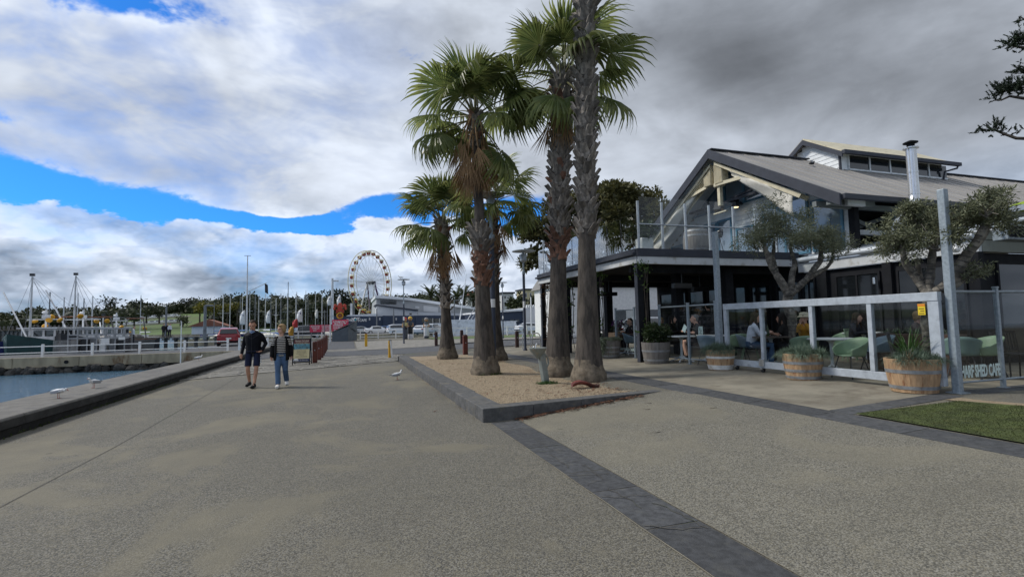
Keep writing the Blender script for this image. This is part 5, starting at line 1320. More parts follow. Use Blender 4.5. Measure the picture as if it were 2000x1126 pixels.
# bottle, glasses and plates
mat('bottle_green', (0.03, 0.045, 0.015), 0.12, 0.05); mat('ceramic', (0.75, 0.75, 0.73), 0.3, 0.03); glass('tumbler', (.9, .93, .93), 1.2); mat('food', (0.45, 0.09, 0.03), 0.6, 0.4, 20)
tz = .36 + .752
b = MB(); b.lathe([(.035, 0), (.038, .02), (.038, .16), (.014, .23), (.013, .29), (.016, .30)], n=12); o = b.obj('bottle', 'bottle_green', smooth=True); o.location = gpz + Vector((-.20, -.12, .752)); tag(o, 'green bottle on the dark table in front of the woman in white', 'bottle')
for dx_, dy_, lab in ((-.05, .12, 'white plate with red food on the dark table'), (.2, -.1, 'white plate near the table edge')):
    pl = thing('plate', lab, 'plate', gpz + Vector((dx_, dy_, .752))); b = MB(); b.lathe([(.02, 0), (.09, .005), (.13, .018), (.13, .022), (.08, .01), (.01, .008)], n=20, cap=False); b.obj('dish', 'ceramic', pl, w=False, smooth=True)
    if dy_ > 0: b = MB(); b.ell((0, 0, .02), (.06, .05, .035)); b.obj('meal', 'food', pl, w=False)
for i, (dx_, dy_) in enumerate(((.05, -.22), (.13, .06), (.28, .1))):
    b = MB(); b.lathe([(.028, 0), (.036, .1), (.034, .1), (.027, .005)], n=12, cap=False); o = b.obj('drinking_glass', 'tumbler', smooth=True); o.location = gpz + Vector((dx_, dy_, .752)); tag(o, ('small clear drinking glass beside the green bottle', 'small clear drinking glass in the middle of the dark table', 'small clear drinking glass nearest the mustard shirted diner')[i], 'glass', 'glasses on the dark table')

# ================================================================ PEOPLE
for nm, c_ in (('skin', (0.58, 0.35, 0.26)), ('skin_tan', (0.50, 0.28, 0.19)), ('hair_brown', (0.045, 0.03, 0.022)), ('hair_dark', (0.014, 0.012, 0.011)), ('hair_blond', (0.33, 0.22, 0.11)), ('hair_grey', (0.18, 0.17, 0.16)),
                ('navy_jacket', (0.0035, 0.0045, 0.008)), ('navy_shorts', (0.012, 0.016, 0.042)), ('black_coat', (0.004, 0.004, 0.0045)), ('white_hoodie', (0.62, 0.65, 0.72)), ('black_tee', (0.015, 0.014, 0.014)),
                ('mustard', (0.52, 0.27, 0.04)), ('cream_hat', (0.66, 0.60, 0.44)), ('white_shoe', (0.62, 0.61, 0.58)), ('black_shoe', (0.012, 0.012, 0.013)), ('shirt_blue', (0.16, 0.22, 0.34)), ('trim_white', (0.7, 0.7, 0.7)), ('dark_cloth', (0.03, 0.03, 0.035)), ('taupe', (0.13, 0.10, 0.085)), ('eye_dark', (0.01, 0.008, 0.006)), ('lip', (0.30, 0.11, 0.09))):
    mat(nm, c_, 0.75 if nm not in ('eye_dark',) else .3, 0.14, 7, bump=0.25 if 'hair' in nm else 0.12, bscale=60 if 'hair' in nm else 16, spec=0.2)
mat('jeans', (0.055, 0.105, 0.19), 0.85, 0.3, 4, bump=0.3, bscale=30, dirt=(0.10, 0.17, 0.26), dscale=3)
# striped knit
m = bpy.data.materials.new('striped_knit'); m.use_nodes = True; t = m.node_tree
co = nsep(t, t.nodes.new('ShaderNodeTexCoord').outputs['Object'])
sw = (co[2] * 21.0).fn('FRACT').step(.60, .66); t.links.new(nmix(t, sw, (.015, .014, .015), (.62, .58, .52)).k, t.nodes['Principled BSDF'].inputs['Base Color']); t.nodes['Principled BSDF'].inputs['Roughness'].default_value = .9; MATS['striped_knit'] = m

def solid(b, name, m, par, vox=.014, it=3):
    """overlapping forms fused into one continuous skin"""
    o = bpy.data.objects.new('tmp', b.mesh('tmp', m)); md = o.modifiers.new('r', 'REMESH'); md.mode = 'VOXEL'; md.voxel_size = vox
    sm = o.modifiers.new('s', 'SMOOTH'); sm.iterations = it; sm.factor = .5
    me = baked(o); bpy.data.objects.remove(o)
    me.materials.clear(); me.materials.append(MAT(m)); me.polygons.foreach_set('use_smooth', [True] * len(me.polygons)); me.name = name
    return put(name, me, par)
V3 = Vector
def hand(b, wr, d, side, nrm, curl=.5, s=1.0):
    """palm, four fingers of different lengths and a thumb from the side of the palm"""
    wr, d = V3(wr), V3(d).normalized(); nrm = V3(nrm); nrm = (nrm - d * nrm.dot(d)).normalized(); lat = d.cross(nrm) * side
    k_ = wr + d * .085 * s
    b.tube([wr, wr + d * .04 * s, k_], [(.026 * s, .020 * s), (.038 * s, .018 * s), (.040 * s, .016 * s)], 8)
    for i, (o, L) in enumerate(((-.030, .070), (-.010, .082), (.010, .077), (.030, .060))):
        p0 = k_ + lat * o * s - d * .012 * s; p1 = p0 + (d * (1 - .3 * curl) + nrm * .55 * curl).normalized() * L * .55 * s; p2 = p1 + (d * (1 - curl) + nrm * 1.1 * curl).normalized() * L * .55 * s
        b.tube([p0, p1, p2], [.0095 * s, .009 * s, .0075 * s], 6)
    p0 = wr + d * .028 * s - lat * .030 * s; p1 = p0 + (d * .7 - lat * .6 + nrm * .3).normalized() * .04 * s; b.tube([p0, p1, p1 + (d * .9 - lat * .1 + nrm * .4).normalized() * .032 * s], [.012 * s, .011 * s, .009 * s], 6)
def head(b, c, pitch=0.0, yaw=0.0, s=1.0):
    """skull, jaw, nose, ears; looks along -Y"""
    c = V3(c); M = Matrix.Rotation(yaw, 3, 'Z') @ Matrix.Rotation(pitch, 3, 'X'); q = lambda *p: c + M @ (V3(p) * s)
    b.ell(q(0, .015, .02), (.076 * s, .094 * s, .098 * s), 16, 12, M); b.ell(q(0, -.022, -.045), (.056 * s, .066 * s, .068 * s), 12, 8, M); b.ell(q(0, -.062, -.092), (.028 * s, .024 * s, .02 * s), 8, 6, M)
    b.tube([q(0, -.082, .018), q(0, -.100, -.012), q(0, -.108, -.028)], [.010 * s, .013 * s, .016 * s], 8)
    for e in (-1, 1): b.ell(q(e * .078, .015, -.008), (.012 * s, .02 * s, .032 * s), 8, 6, M); b.ell(q(e * .034, -.072, .030), (.024 * s, .014 * s, .010 * s), 8, 5, M)
    return q, M
def face(par, q, M, s=1.0):
    for e in (-1, 1): b = MB(); b.ell(q(e * .031, -.080, .008), (.013 * s, .008 * s, .006 * s), 8, 5, M); b.obj('eye', 'eye_dark', par, w=False)
    b = MB(); b.ell(q(0, -.091, -.062), (.023 * s, .008 * s, .006 * s), 8, 5, M); b.obj('mouth', 'lip', par, w=False)
def hairdo(par, q, M, m, style, s=1.0):
    b = MB()
    if style == 'short':
        b.ell(q(0, .040, .050), (.082 * s, .088 * s, .082 * s), 14, 10, M); b.ell(q(0, .066, -.01), (.074 * s, .048 * s, .07 * s), 10, 8, M); b.ell(q(0, -.045, .103), (.05 * s, .035 * s, .018 * s), 10, 6, M)
    elif style == 'bob':
        b.ell(q(0, .025, .045), (.093 * s, .10 * s, .092 * s), 14, 10, M); b.ell(q(0, .055, -.03), (.088 * s, .06 * s, .085 * s), 10, 8, M)
        for e in (-1, 1): b.ell(q(e * .078, .0, -.01), (.020 * s, .05 * s, .065 * s), 8, 6, M)
        b.ell(q(.03, -.06, .095), (.05 * s, .035 * s, .025 * s), 10, 6, M)
    else:
        b.ell(q(0, .025, .045), (.090 * s, .098 * s, .090 * s), 14, 10, M); b.tube([q(0, .06, .02), q(0, .09, -.12), q(0, .085, -.30)], [(.085 * s, .05 * s), (.11 * s, .045 * s), (.09 * s, .03 * s)], 10)
        for e in (-1, 1): b.tube([q(e * .07, -.0, .05), q(e * .088, -.01, -.06), q(e * .09, -.03, -.26)], [.028 * s, .032 * s, .018 * s], 8)
    solid(b, 'hair', m, par, .013, 2)
def figure(label, loc, rz, J, top, top_m, legs_m, leg_end, skin='skin', hair=('hair_brown', 'short'), shoe='black_shoe', sleeve='long', vox=.017, hp=(0, 0), bulk=1.0, coat=False, hands=(1, 1), sc=1.0):
    t_ = thing('person', label, 'person', loc, rz); t_.scale = (sc, sc, sc)
    b = MB(); J = {k_: V3(p) for k_, p in J.items()}
    q, M = head(b, J['head'], *hp, 1.07)
    b.tube([J['chest'] + V3((0, 0, .02)), J['neck'], J['head'] - V3((0, 0, .04))], [.07, .058, .055], 10)
    tor = lambda g: [(.155 * g, .110 * g), (.150 * g, .110 * g), (.165 * g, .118 * g), (.165 * g, .110 * g), (.075 * g, .070 * g)]
    TP = [J['pelvis'] - V3((0, 0, .06)), J['pelvis'].lerp(J['chest'], .35), J['pelvis'].lerp(J['chest'], .75), J['chest'] + (J['neck'] - J['chest']) * .35, J['neck'] - V3((0, 0, .045))]
    b.tube(TP, tor(.9 * bulk), 16)
    for s_ in ('R', 'L'):
        b.tube([J['sh' + s_], J['el' + s_], J['wr' + s_]], [.046, .036, .025], 9); e = -1 if s_ == 'R' else 1
        hand(b, J['wr' + s_], J['wr' + s_] - J['el' + s_] if 'hd' + s_ not in J else J['hd' + s_], e, V3((-e * .6, -.5, 0)), .45)
        b.tube([J['hp' + s_], J['hp' + s_].lerp(J['kn' + s_], .5), J['kn' + s_], J['kn' + s_].lerp(J['an' + s_], .3), J['an' + s_]], [.082, .070, .053, .054, .034], 10); b.ell(J['an' + s_].lerp(J['to' + s_], .35), (.036, .05, .03))
    bd = solid(b, 'body', skin, t_, vox * .85, 2); face(t_, q, M, 1.07); hairdo(t_, q, M, *hair, 1.07)
    # upper garment
    b = MB(); g = 1.07 * bulk; tp = list(TP); rr = tor(g)
    if coat: tp = [J['pelvis'] - V3((0, 0, .22))] + tp[0:]; rr = [(.20 * bulk, .145 * bulk)] + [(x_ * 1.10, y_ * 1.12) for x_, y_ in rr]
    b.tube(tp, rr, 18)
    for s_ in ('R', 'L'):
        k_ = 1.25 if coat else 1.0
        if sleeve == 'long': b.tube([J['sh' + s_] + V3((0, 0, -.01)), J['sh' + s_].lerp(J['el' + s_], .5), J['el' + s_], J['wr' + s_]], [.064 * k_, .060 * k_, .054 * k_, .042 * k_], 10)
        else: b.tube([J['sh' + s_] + V3((0, 0, -.01)), J['sh' + s_].lerp(J['el' + s_], .8)], [.074, .070], 10)
        b.ell(J['sh' + s_].lerp(J['chest'], .2) - V3((0, 0, .015)), .070 * k_, 8, 6); b.tube([J['sh' + s_] - V3((0, 0, .01)), J['neck'] - V3((0, 0, .02))], [.055 * k_, .045 * k_], 8)
    solid(b, top, top_m, t_, vox, 3)
    # legs
    b = MB(); b.tube([J['pelvis'] + V3((0, 0, .08)), J['pelvis'] - V3((0, 0, .02)), (J['hpR'] + J['hpL']) / 2 - V3((0, 0, .03))], [(.155 * bulk, .112 * bulk), (.168 * bulk, .122 * bulk), (.14, .10)], 16)
    for s_ in ('R', 'L'):
        if leg_end == 'short': k_ = J['hp' + s_].lerp(J['kn' + s_], .86); b.tube([J['hp' + s_], k_], [.088, .086], 12)
        else: b.tube([J['hp' + s_], J['hp' + s_].lerp(J['kn' + s_], .5), J['kn' + s_], J['kn' + s_].lerp(J['an' + s_], .5), J['an' + s_] + V3((0, 0, .0))], [.100, .086, .070, .068, .066], 12)
    solid(b, 'shorts' if leg_end == 'short' else 'trousers', legs_m, t_, vox, 3)
    for s_ in ('R', 'L'):
        b = MB(); a, to = J['an' + s_], J['to' + s_]; d_ = (to - a); hd = V3((d_.x, d_.y, d_.z))
        hd.z = 0; b.ell(a + hd * .05 + V3((0, 0, -.02)), (.048, .052, .055), 10, 6); b.tube([a + hd * -.22 - V3((0, 0, .05)), a + hd * .35 - V3((0, 0, .045)), to + hd * .12 + V3((0, 0, .008))], [(.046, .046), (.055, .048), (.048, .036)], 10); solid(b, 'shoe', shoe, t_, .012, 2)
    return t_, q, M
# walking couple
WM = dict(pelvis=(0, 0, .98), chest=(0, -.01, 1.34), neck=(0, -.05, 1.53), head=(0, -.10, 1.665), shR=(-.185, 0, 1.42), elR=(-.262, .04, 1.15), wrR=(-.275, -.06, .90), shL=(.185, 0, 1.42), elL=(.290, .075, 1.17), wrL=(.235, -.09, .97),
          hpR=(-.108, 0, .94), knR=(-.115, -.07, .51), anR=(-.125, .12, .13), toR=(-.14, -.03, .045), hpL=(.108, 0, .94), knL=(.11, -.11, .51), anL=(.085, -.18, .10), toL=(.09, -.37, .035), hdL=(-.6, -.5, -.2))
man, q, M = figure('man in black zip jacket and navy shorts walking along the promenade', AZ(494, 756), R(-8), WM, 'jacket', 'navy_jacket', 'navy_shorts', 'short', skin='skin_tan', hair=('hair_brown', 'short'), vox=.015, hp=(.36, .05), bulk=1.16, coat=False)
b = MB(); b.tube([(-.075, -.125, 1.50), (0, -.165, 1.45), (.075, -.125, 1.50)], .012, 6); b.ell((0, -.11, 1.49), (.055, .04, .05)); b.obj('shirt_collar', 'shirt_blue', man, w=False, smooth=True)
b = MB(); b.bar((-.15, -.146, 1.40), (0, -.160, 1.30), .012, .012); b.bar((.15, -.146, 1.40), (0, -.160, 1.30), .012, .012); b.bar((0, -.158, 1.44), (0, -.146, .92), .010, .010); b.obj('seam', 'dark_cloth', man, w=False)
for i in range(4): b = MB(); b.box((.212, -.06, .86 - i * .06), (.02, .07, .034)); b.obj('shorts_emblem', 'trim_white', man, w=False, smooth=True)
WW = dict(pelvis=(0, 0, .90), chest=(0, -.01, 1.22), neck=(0, -.02, 1.40), head=(-.005, -.045, 1.545), shR=(-.155, 0, 1.31), elR=(-.215, .03, 1.06), wrR=(-.23, -.03, .84), shL=(.155, 0, 1.31), elL=(.215, .05, 1.06), wrL=(.235, .02, .85),
          hpR=(-.085, 0, .86), knR=(-.075, -.12, .47), anR=(-.06, -.16, .10), toR=(-.07, -.35, .035), hpL=(.085, 0, .86), knL=(.10, -.04, .46), anL=(.12, .17, .16), toL=(.14, .05, .045))
wom, q, M = figure('woman in black jacket, striped top and jeans walking beside the man', AZ(549, 756), R(2), WW, 'top', 'striped_knit', 'jeans', 'long', hair=('hair_blond', 'bob'), shoe='white_shoe', sleeve='short', vox=.015, hp=(.05, -.75), bulk=.97)
b = MB()
def open_coat(u, v):
    a = R(-62) + R(304) * u; z = .74 + .66 * v; f = 1 - .18 * max(0, v - .75) * 4
    rx, ry = (.205 + .02 * (1 - v)) * f, (.150 + .015 * (1 - v)) * f
    return (rx * math.sin(a + math.pi / 2 * 0) * -1 if False else rx * math.cos(a), .01 + ry * math.sin(a) , z)
b.grid(lambda u, v: (lambda a, f, v=v: ((.178 + .020 * (1 - v)) * f * math.sin(a), .0 - (.150 + .015 * (1 - v)) * f * math.cos(a), .72 + .64 * v))(R(40) + R(280) * u, 1 - .35 * max(0, v - .82) * 3), 30, 10)
jk = b.obj('jacket', 'black_coat', wom, w=False, smooth=80); jk.modifiers.new('t', 'SOLIDIFY').thickness = .02
for s_, e in (('R', -1), ('L', 1)):
    b = MB(); b.tube([V3(WW['sh' + s_]), V3(WW['sh' + s_]).lerp(V3(WW['el' + s_]), .5), V3(WW['el' + s_]), V3(WW['wr' + s_]) - V3((0, 0, .05))], [.070, .070, .066, .056], 12); b.ell(V3(WW['sh' + s_]) + V3((-e * .03, 0, -.01)), (.07, .075, .06)); solid(b, 'sleeve', 'black_coat', wom, .016, 3)
# seated diners
def SIT(lean=0.0, arms='table', tw=0.0):
    d = dict(pelvis=(0, .02, .52), chest=(0, -.02 - lean, .86), neck=(0, -.04 - lean * 1.4, 1.04), head=(0, -.08 - lean * 1.7, 1.17), hpR=(-.09, -.02, .50), knR=(-.11, -.44, .51), anR=(-.12, -.40, .10), toR=(-.12, -.58, .035), hpL=(.09, -.02, .50), knL=(.11, -.44, .51), anL=(.12, -.36, .10), toL=(.12, -.54, .035),
             shR=(-.165, -.03 - lean, .98), shL=(.165, -.03 - lean, .98))
    if arms == 'table': d.update(elR=(-.23, -.14 - lean, .76), wrR=(-.10, -.36 - lean, .80), elL=(.23, -.14 - lean, .76), wrL=(.10, -.36 - lean, .80))
    elif arms == 'face': d.update(elR=(-.17, -.27 - lean, .84), wrR=(-.06, -.22 - lean * 1.6, 1.05), elL=(.19, -.25 - lean, .82), wrL=(.05, -.22 - lean * 1.6, 1.05), hdR=(.1, .1, 1), hdL=(-.1, .1, 1))
    else: d.update(elR=(-.22, -.08, .74), wrR=(-.14, -.28, .62), elL=(.22, -.08, .74), wrL=(.14, -.28, .62))
    return d
def seat_at(u, v, X): p = AX(u, v, X); p.z = .36; return p
VX = .021
figure('seated woman with long brown hair in a white hoodie and jeans', AZ(1470, 713, .36), R(52), SIT(.03), 'hoodie', 'white_hoodie', 'jeans', 'long', hair=('hair_brown', 'long'), shoe='white_shoe', vox=VX, hp=(.12, -.25), sc=1.05)
figure('seated diner in a black t-shirt with back to the camera', AZ(1536, 715, .36) + V3((.25, .1, 0)), R(-150), SIT(.05), 't_shirt', 'black_tee', 'dark_cloth', 'long', skin='skin_tan', hair=('hair_dark', 'long'), sleeve='short', vox=VX, sc=1.02)
hatp, q, M = figure('seated diner in a mustard shirt and cream bucket hat with hands at the face', AZ(1572, 712, .36) + V3((.35, .2, 0)), R(-62), SIT(.06, 'face'), 'shirt', 'mustard', 'dark_cloth', 'long', hair=('hair_brown', 'short'), vox=VX, hp=(.25, 0))
b = MB(); hc = V3(q(0, .02, .055)); b.v = []; b.lathe([(.165, -.015), (.16, .0), (.108, .02), (.102, .085), (.08, .11), (.01, .118)], n=24, cap=False); hat = b.obj('bucket_hat', 'cream_hat', hatp, w=False, smooth=60); hat.location = hc; hat.modifiers.new('t', 'SOLIDIFY').thickness = .008
figure('seated woman with dark hair in black holding a menu behind the round table', seat_at(1308, 650, 10.1), R(38), SIT(.02), 'jumper', 'black_coat', 'black_tee', 'long', hair=('hair_dark', 'long'), vox=VX, hp=(0, .1), sc=1.05)
um, q, M = figure('seated grey haired man in black with a white printed panel on his sleeve', seat_at(1366, 650, 10.2), R(-125), SIT(.03), 'jumper', 'black_tee', 'dark_cloth', 'short', hair=('hair_grey', 'short'), sleeve='short', vox=VX, sc=1.05)
b = MB(); b.box((0.215, .02, .80), (.012, .12, .30)); pn = b.obj('printed_panel', 'letter_white', um, w=False)
tt = text(um, 'UNIT', .10, (0, 0, 0), (0, 0, 0), 'black_tee', .002); tt.matrix_local = Matrix.Translation((.2225, -.015, .68)) @ Matrix(((0, 0, 1, 0), (0, 1, 0, 0), (0, 0, 1, 0), (0, 0, 0, 1))) if False else Matrix.Translation((.2225, .055, .68)) @ Matrix(((0, 0, 1), (0, -1, 0), (1, 0, 0))).to_4x4() @ Matrix.Scale(-1, 4, (0, 0, 1))
figure('seated diner with fair hair partly hidden behind the shrub barrel', seat_at(1290, 650, 10.9), R(-20), SIT(.03), 'jumper', 'taupe', 'dark_cloth', 'long', hair=('hair_blond', 'bob'), vox=.026)
figure('seated diner in dark clothes behind the far white table', seat_at(1668, 655, 12.6), R(10), SIT(.02), 'jumper', 'dark_cloth', 'dark_cloth', 'long', hair=('hair_brown', 'long'), vox=.026)
figure('seated diner with fair hair behind the brown planter box', seat_at(1786, 650, 12.9), R(15), SIT(.02), 'jumper', 'taupe', 'dark_cloth', 'long', hair=('hair_blond', 'bob'), vox=.026)
figure('seated diner in dark blue behind the lettered glass panel', seat_at(1236, 660, 10.0), R(-90), SIT(.02), 'jumper', 'navy_jacket', 'dark_cloth', 'long', hair=('hair_dark', 'short'), vox=.026)
ST = dict(WM); ST.update(knR=(-.10, -.02, .51), anR=(-.10, .02, .10), toR=(-.11, -.16, .04), knL=(.10, -.02, .51), anL=(.10, .02, .10), toL=(.11, -.16, .04))
figure('waiter in black standing in the shade under the balcony', seat_at(1386, 650, 12.4), R(160), ST, 'shirt', 'black_tee', 'dark_cloth', 'long', hair=('hair_dark', 'short'), vox=.026)
mn = thing('menu', 'pale blue menu card held over the round table', 'menu', AX(1337, 641, 9.75)); b = MB(); b.box((0, 0, 0), (.004, .16, .22), 0, Matrix.Rotation(.6, 3, 'X')); mat('menu_card', (0.40, 0.52, 0.55), 0.6, 0.05); b.obj('card', 'menu_card', mn, w=False)
# ================================================================ PROMENADE THINGS
mat('rust_red', (0.115, 0.030, 0.020), 0.7, 0.3, 3, bump=0.4, bscale=20, dirt=(0.07, 0.02, 0.016), dscale=4); mat('dark_bollard', (0.045, 0.020, 0.016), 0.7, 0.3, 3)
mat('yellow_paint', (0.62, 0.34, 0.012), 0.5, 0.1, 3, dirt=(0.35, 0.2, 0.03), dscale=4)
def bollard(label, p, h, w, m, cap='charcoal', group=None, name='bollard'):
    t_ = thing(name, label, 'bollard', p, 0, group)
    b = MB(); b.box((0, 0, h / 2), (w, w, h)); b.obj('shaft', m, t_, w=False, bev=w * .12)
    b = MB(); b.lathe([(w * .5, 0), (w * .45, .03), (.01, .05)], (0, 0, h), 4 if m != 'yellow_paint' else 12); b.obj('cap', m if cap is None else cap, t_, w=False)
    for sy in (-1, 1):
        b = MB(); b.tube([(0, sy * w * .5, h * .62), (0, sy * (w * .5 + .025), h * .62)], .022, 8); b.obj('bolt', 'steel_grey', t_, w=False)
    return t_
row = [(615, 709, .92, 'nearest of the rusty red bollard row beside the sandwich board'), (623, 703.5, .92, 'second rusty red bollard of the row'), (627.5, 699, .92, 'third rusty red bollard of the row'), (630.5, 694.5, .92, 'fourth rusty red bollard of the row'), (633.2, 690, .92, 'fifth rusty red bollard of the row'), (635.4, 686, .92, 'sixth rusty red bollard of the row'), (637, 682.5, .95, 'farthest bollard of the rusty red row')]
for u, v, h, lab in row: bollard(lab, G(u, v), h, .20, 'rust_red', 'dark_bollard', 'rusty red bollard row')
bollard('rusty red bollard between the two nearest palm trunks', G(909, 692), .87, .21, 'rust_red', 'dark_bollard')
bollard('dark bollard left of the small palm trunk', G(852, 676), .95, .2, 'dark_bollard', None)
bollard('dark bollard behind the rusty red one', G(902, 672), 1.05, .22, 'dark_bollard', None)
bollard('dark bollard beside the bicycle hoops', G(1010, 678), .80, .17, 'dark_bollard', None)
bollard('plain yellow bollard near the grey ramp box', G(715, 677), .95, .19, 'yellow_paint', 'rust_red')
yb = bollard('yellow bollard with a white board tied to it', G(762, 699), .84, .17, 'yellow_paint', 'black_gloss')
b = MB(); b.bar((.02, -.10, .84), (.08, -.10, .0), .085, .012, (0, 1, 0)); b.obj('white_board', 'white_paint', yb, w=False)
# bicycle hoops
for u, v, lab in ((1021, 681, 'stainless bicycle hoop nearest the lamp post'), (1040, 680.5, 'middle stainless bicycle hoop'), (1058, 680, 'stainless bicycle hoop beside the far cafe post')):
    p = G(u, v); t_ = thing('bicycle_hoop', lab, 'bicycle hoop', p, R(-20), 'stainless bicycle hoops')
    b = MB(); b.tube([(0, -.0, 0), (0, 0, .5)] + [(.19 - .19 * math.cos(a), 0, .55 + .19 * math.sin(a)) for a in [math.pi * i / 8 for i in range(9)]] + [(.38, 0, .5), (.38, 0, 0)], .025, 8); b.obj('hoop', 'stainless', t_, w=False, smooth=True)
    for x_ in (0, .38): b = MB(); b.lathe([(.06, 0), (.06, .01)], (x_, 0, 0), 10); b.obj('flange', 'stainless', t_, w=False)
# lamp posts
def lamp(label, p, h, dark, r=.062):
    t_ = thing('street_lamp', label, 'street lamp', p, 0, 'promenade lamp posts')
    b = MB(); b.lathe([(r * 1.7, 0), (r * 1.5, .05), (r, .12), (r, dark)], n=12); b.obj('lower_pole', 'dark_navy', t_, w=False, smooth=True)
    b = MB(); b.lathe([(r * 1.25, dark), (r * 1.25, dark + .14), (r * .7, dark + .18), (r * .62, h - .55)], n=12); b.obj('upper_pole', 'galvanised', t_, w=False, smooth=True)
    b = MB(); b.lathe([(.07, h - .55), (.15, h - .48), (.16, h - .22), (.12, h - .16)], n=14); b.obj('lantern', 'steel_grey', t_, w=False, smooth=True)
    b = MB(); b.lathe([(.05, h - .16), (.05, h - .06), (.52, h - .05), (.52, h - .02), (.1, h)], n=22); b.obj('shade_disc', 'steel_grey', t_, w=False, smooth=True)
    b = MB(); b.lathe([(r * 1.05, 1.95), (r * 1.05, 2.25)], n=12, cap=False); b.obj('band', 'white_paint', t_, w=False)
    return t_
lamp('lamp post standing left of the painted swimmer posts with a gull on top', G(789, 671), 5.4, 3.3)
lamp('distant lamp post in front of the white cabin boat', G(983, 661), 5.6, 4.2)
lamp('nearer lamp post beside the bicycle hoops in front of the large tree', G(1026, 684), 4.6, 3.5)
lamp('tall lamp post rising behind the middle palm trunk', AZ(964, 706, .2), 6.1, 4.45, .10)

# A-frame board
mat('maroon', (0.10, 0.012, 0.014), 0.5, 0.05); mat('sign_cream', (0.62, 0.53, 0.28), 0.5, 0.05); mat('photo_blue', (0.10, 0.30, 0.36), 0.5, 0.5, 9, col2=(0.05, 0.09, 0.10)); mat('sign_navy', (0.02, 0.03, 0.09), 0.5, 0.05); mat('letter_cream', (0.75, 0.68, 0.52), 0.5, 0.02); mat('ink', (0.09, 0.06, 0.05), 0.6, 0.02)
ab = thing('sandwich_board', 'train tours sandwich board with maroon heading and ten dollar price', 'sandwich board', G(590, 712), R(-4))
for s_ in (-1, 1):
    b = MB(); tilt = lambda z: s_ * (.30 - .27 * z / 1.1)
    for x_ in (-.33, .33): b.bar((x_, tilt(0), 0), (x_, tilt(1.1), 1.1), .035)
    for z_ in (.12, 1.08): b.bar((-.33, tilt(z_), z_), (.33, tilt(z_), z_), .035)
    fr = b.obj('frame', 'charcoal', ab, w=False)
def face_panel(name, m, z0, z1, x0=-.31, x1=.31, off=.004, par=ab):
    ty = lambda z: -(.30 - .27 * z / 1.1) - off
    b = MB(); b.ext([(x0, ty(z0), z0), (x1, ty(z0), z0), (x1, ty(z1), z1), (x0, ty(z1), z1)], (0, .003, 0)); return b.obj(name, m, par, w=False)
face_panel('board', 'sign_cream', .14, 1.06, off=.0)
face_panel('heading_panel', 'maroon', .90, 1.06); face_panel('picture', 'photo_blue', .66, .885); face_panel('footer_panel', 'sign_navy', .15, .27)
b = MB(); b.tube([(-.20, -(.30 - .27 * .21 / 1.1) - .012, .21), (-.20, -(.30 - .27 * .21 / 1.1) - .006, .21)], .075, 16); b.v = [((x + .20) * 1.3 - .20, y, z) for x, y, z in b.v]; b.obj('price_oval', 'white_paint', ab, w=False)
at_ = R(90) - math.atan(.27 / 1.1)
def abt(s_, size, x, z, m, w=None):
    y = -(.30 - .27 * z / 1.1) - .014
    o = text(ab, s_, size, (0, 0, 0), (at_, 0, 0), m, .001, 'CENTER'); o.location = (x, y, z)
    if w: fit(o, w)
abt('TRAIN TOURS', .10, 0, .965, 'letter_cream', .54); abt('WATERFRONT TRAIN', .04, 0, .915, 'letter_cream', .44)
for i, s_ in enumerate(('40 MINUTE TOUR', 'NORTH SHORE', 'WATERFRONT &', 'PALLS', 'RAIN OR SHINE')): abt(s_, .05, 0, .59 - i * .062, 'ink', (.36, .36, .40, .18, .44)[i])
abt('$10', .10, -.20, .175, 'ink', .15); abt('BAY TRAIN TOURS', .05, .10, .19, 'letter_cream', .30)

# drinking fountain
df = thing('drinking_fountain', 'grey metal drinking fountain leaning on one pedestal in the palm bed', 'drinking fountain', AZ(1059, 748, .19), R(18)); df.scale = (.88, .88, .92)
mat('fountain_grey', (0.22, 0.245, 0.23), 0.5, 0.12, 5, metal=0.2, dirt=(0.28, 0.24, 0.17), dscale=4)
b = MB(); b.ext([(.02, -.08, 0), (.20, -.08, 0), (.06, -.08, .80), (-.12, -.08, .80)], (0, .14, 0)); b.obj('pedestal', 'fountain_grey', df, w=False, bev=.02)
b = MB(); b.lathe([(.05, .62), (.12, .72), (.20, .80), (.22, .86), (.235, .87), (.235, .89), (.20, .885), (.10, .85), (.02, .845)], (-.12, 0, 0), 24); b.obj('basin', 'fountain_grey', df, w=False, smooth=True)
b = MB(); b.tube([(-.22, -.04, .86), (-.22, -.04, .95), (-.19, -.04, .99), (-.16, -.04, .97)], .014, 8); b.ell((-.22, .05, .91), .025); b.obj('bubbler', 'stainless', df, w=False, smooth=True)
b = MB(); b.tube([(.03, -.02, .68), (.12, -.02, .70), (.19, -.02, .62), (.21, -.02, .48), (.16, -.02, .40), (.11, -.02, .42)], .026, 10); b.obj('bottle_filler', 'fountain_grey', df, w=False, smooth=True)

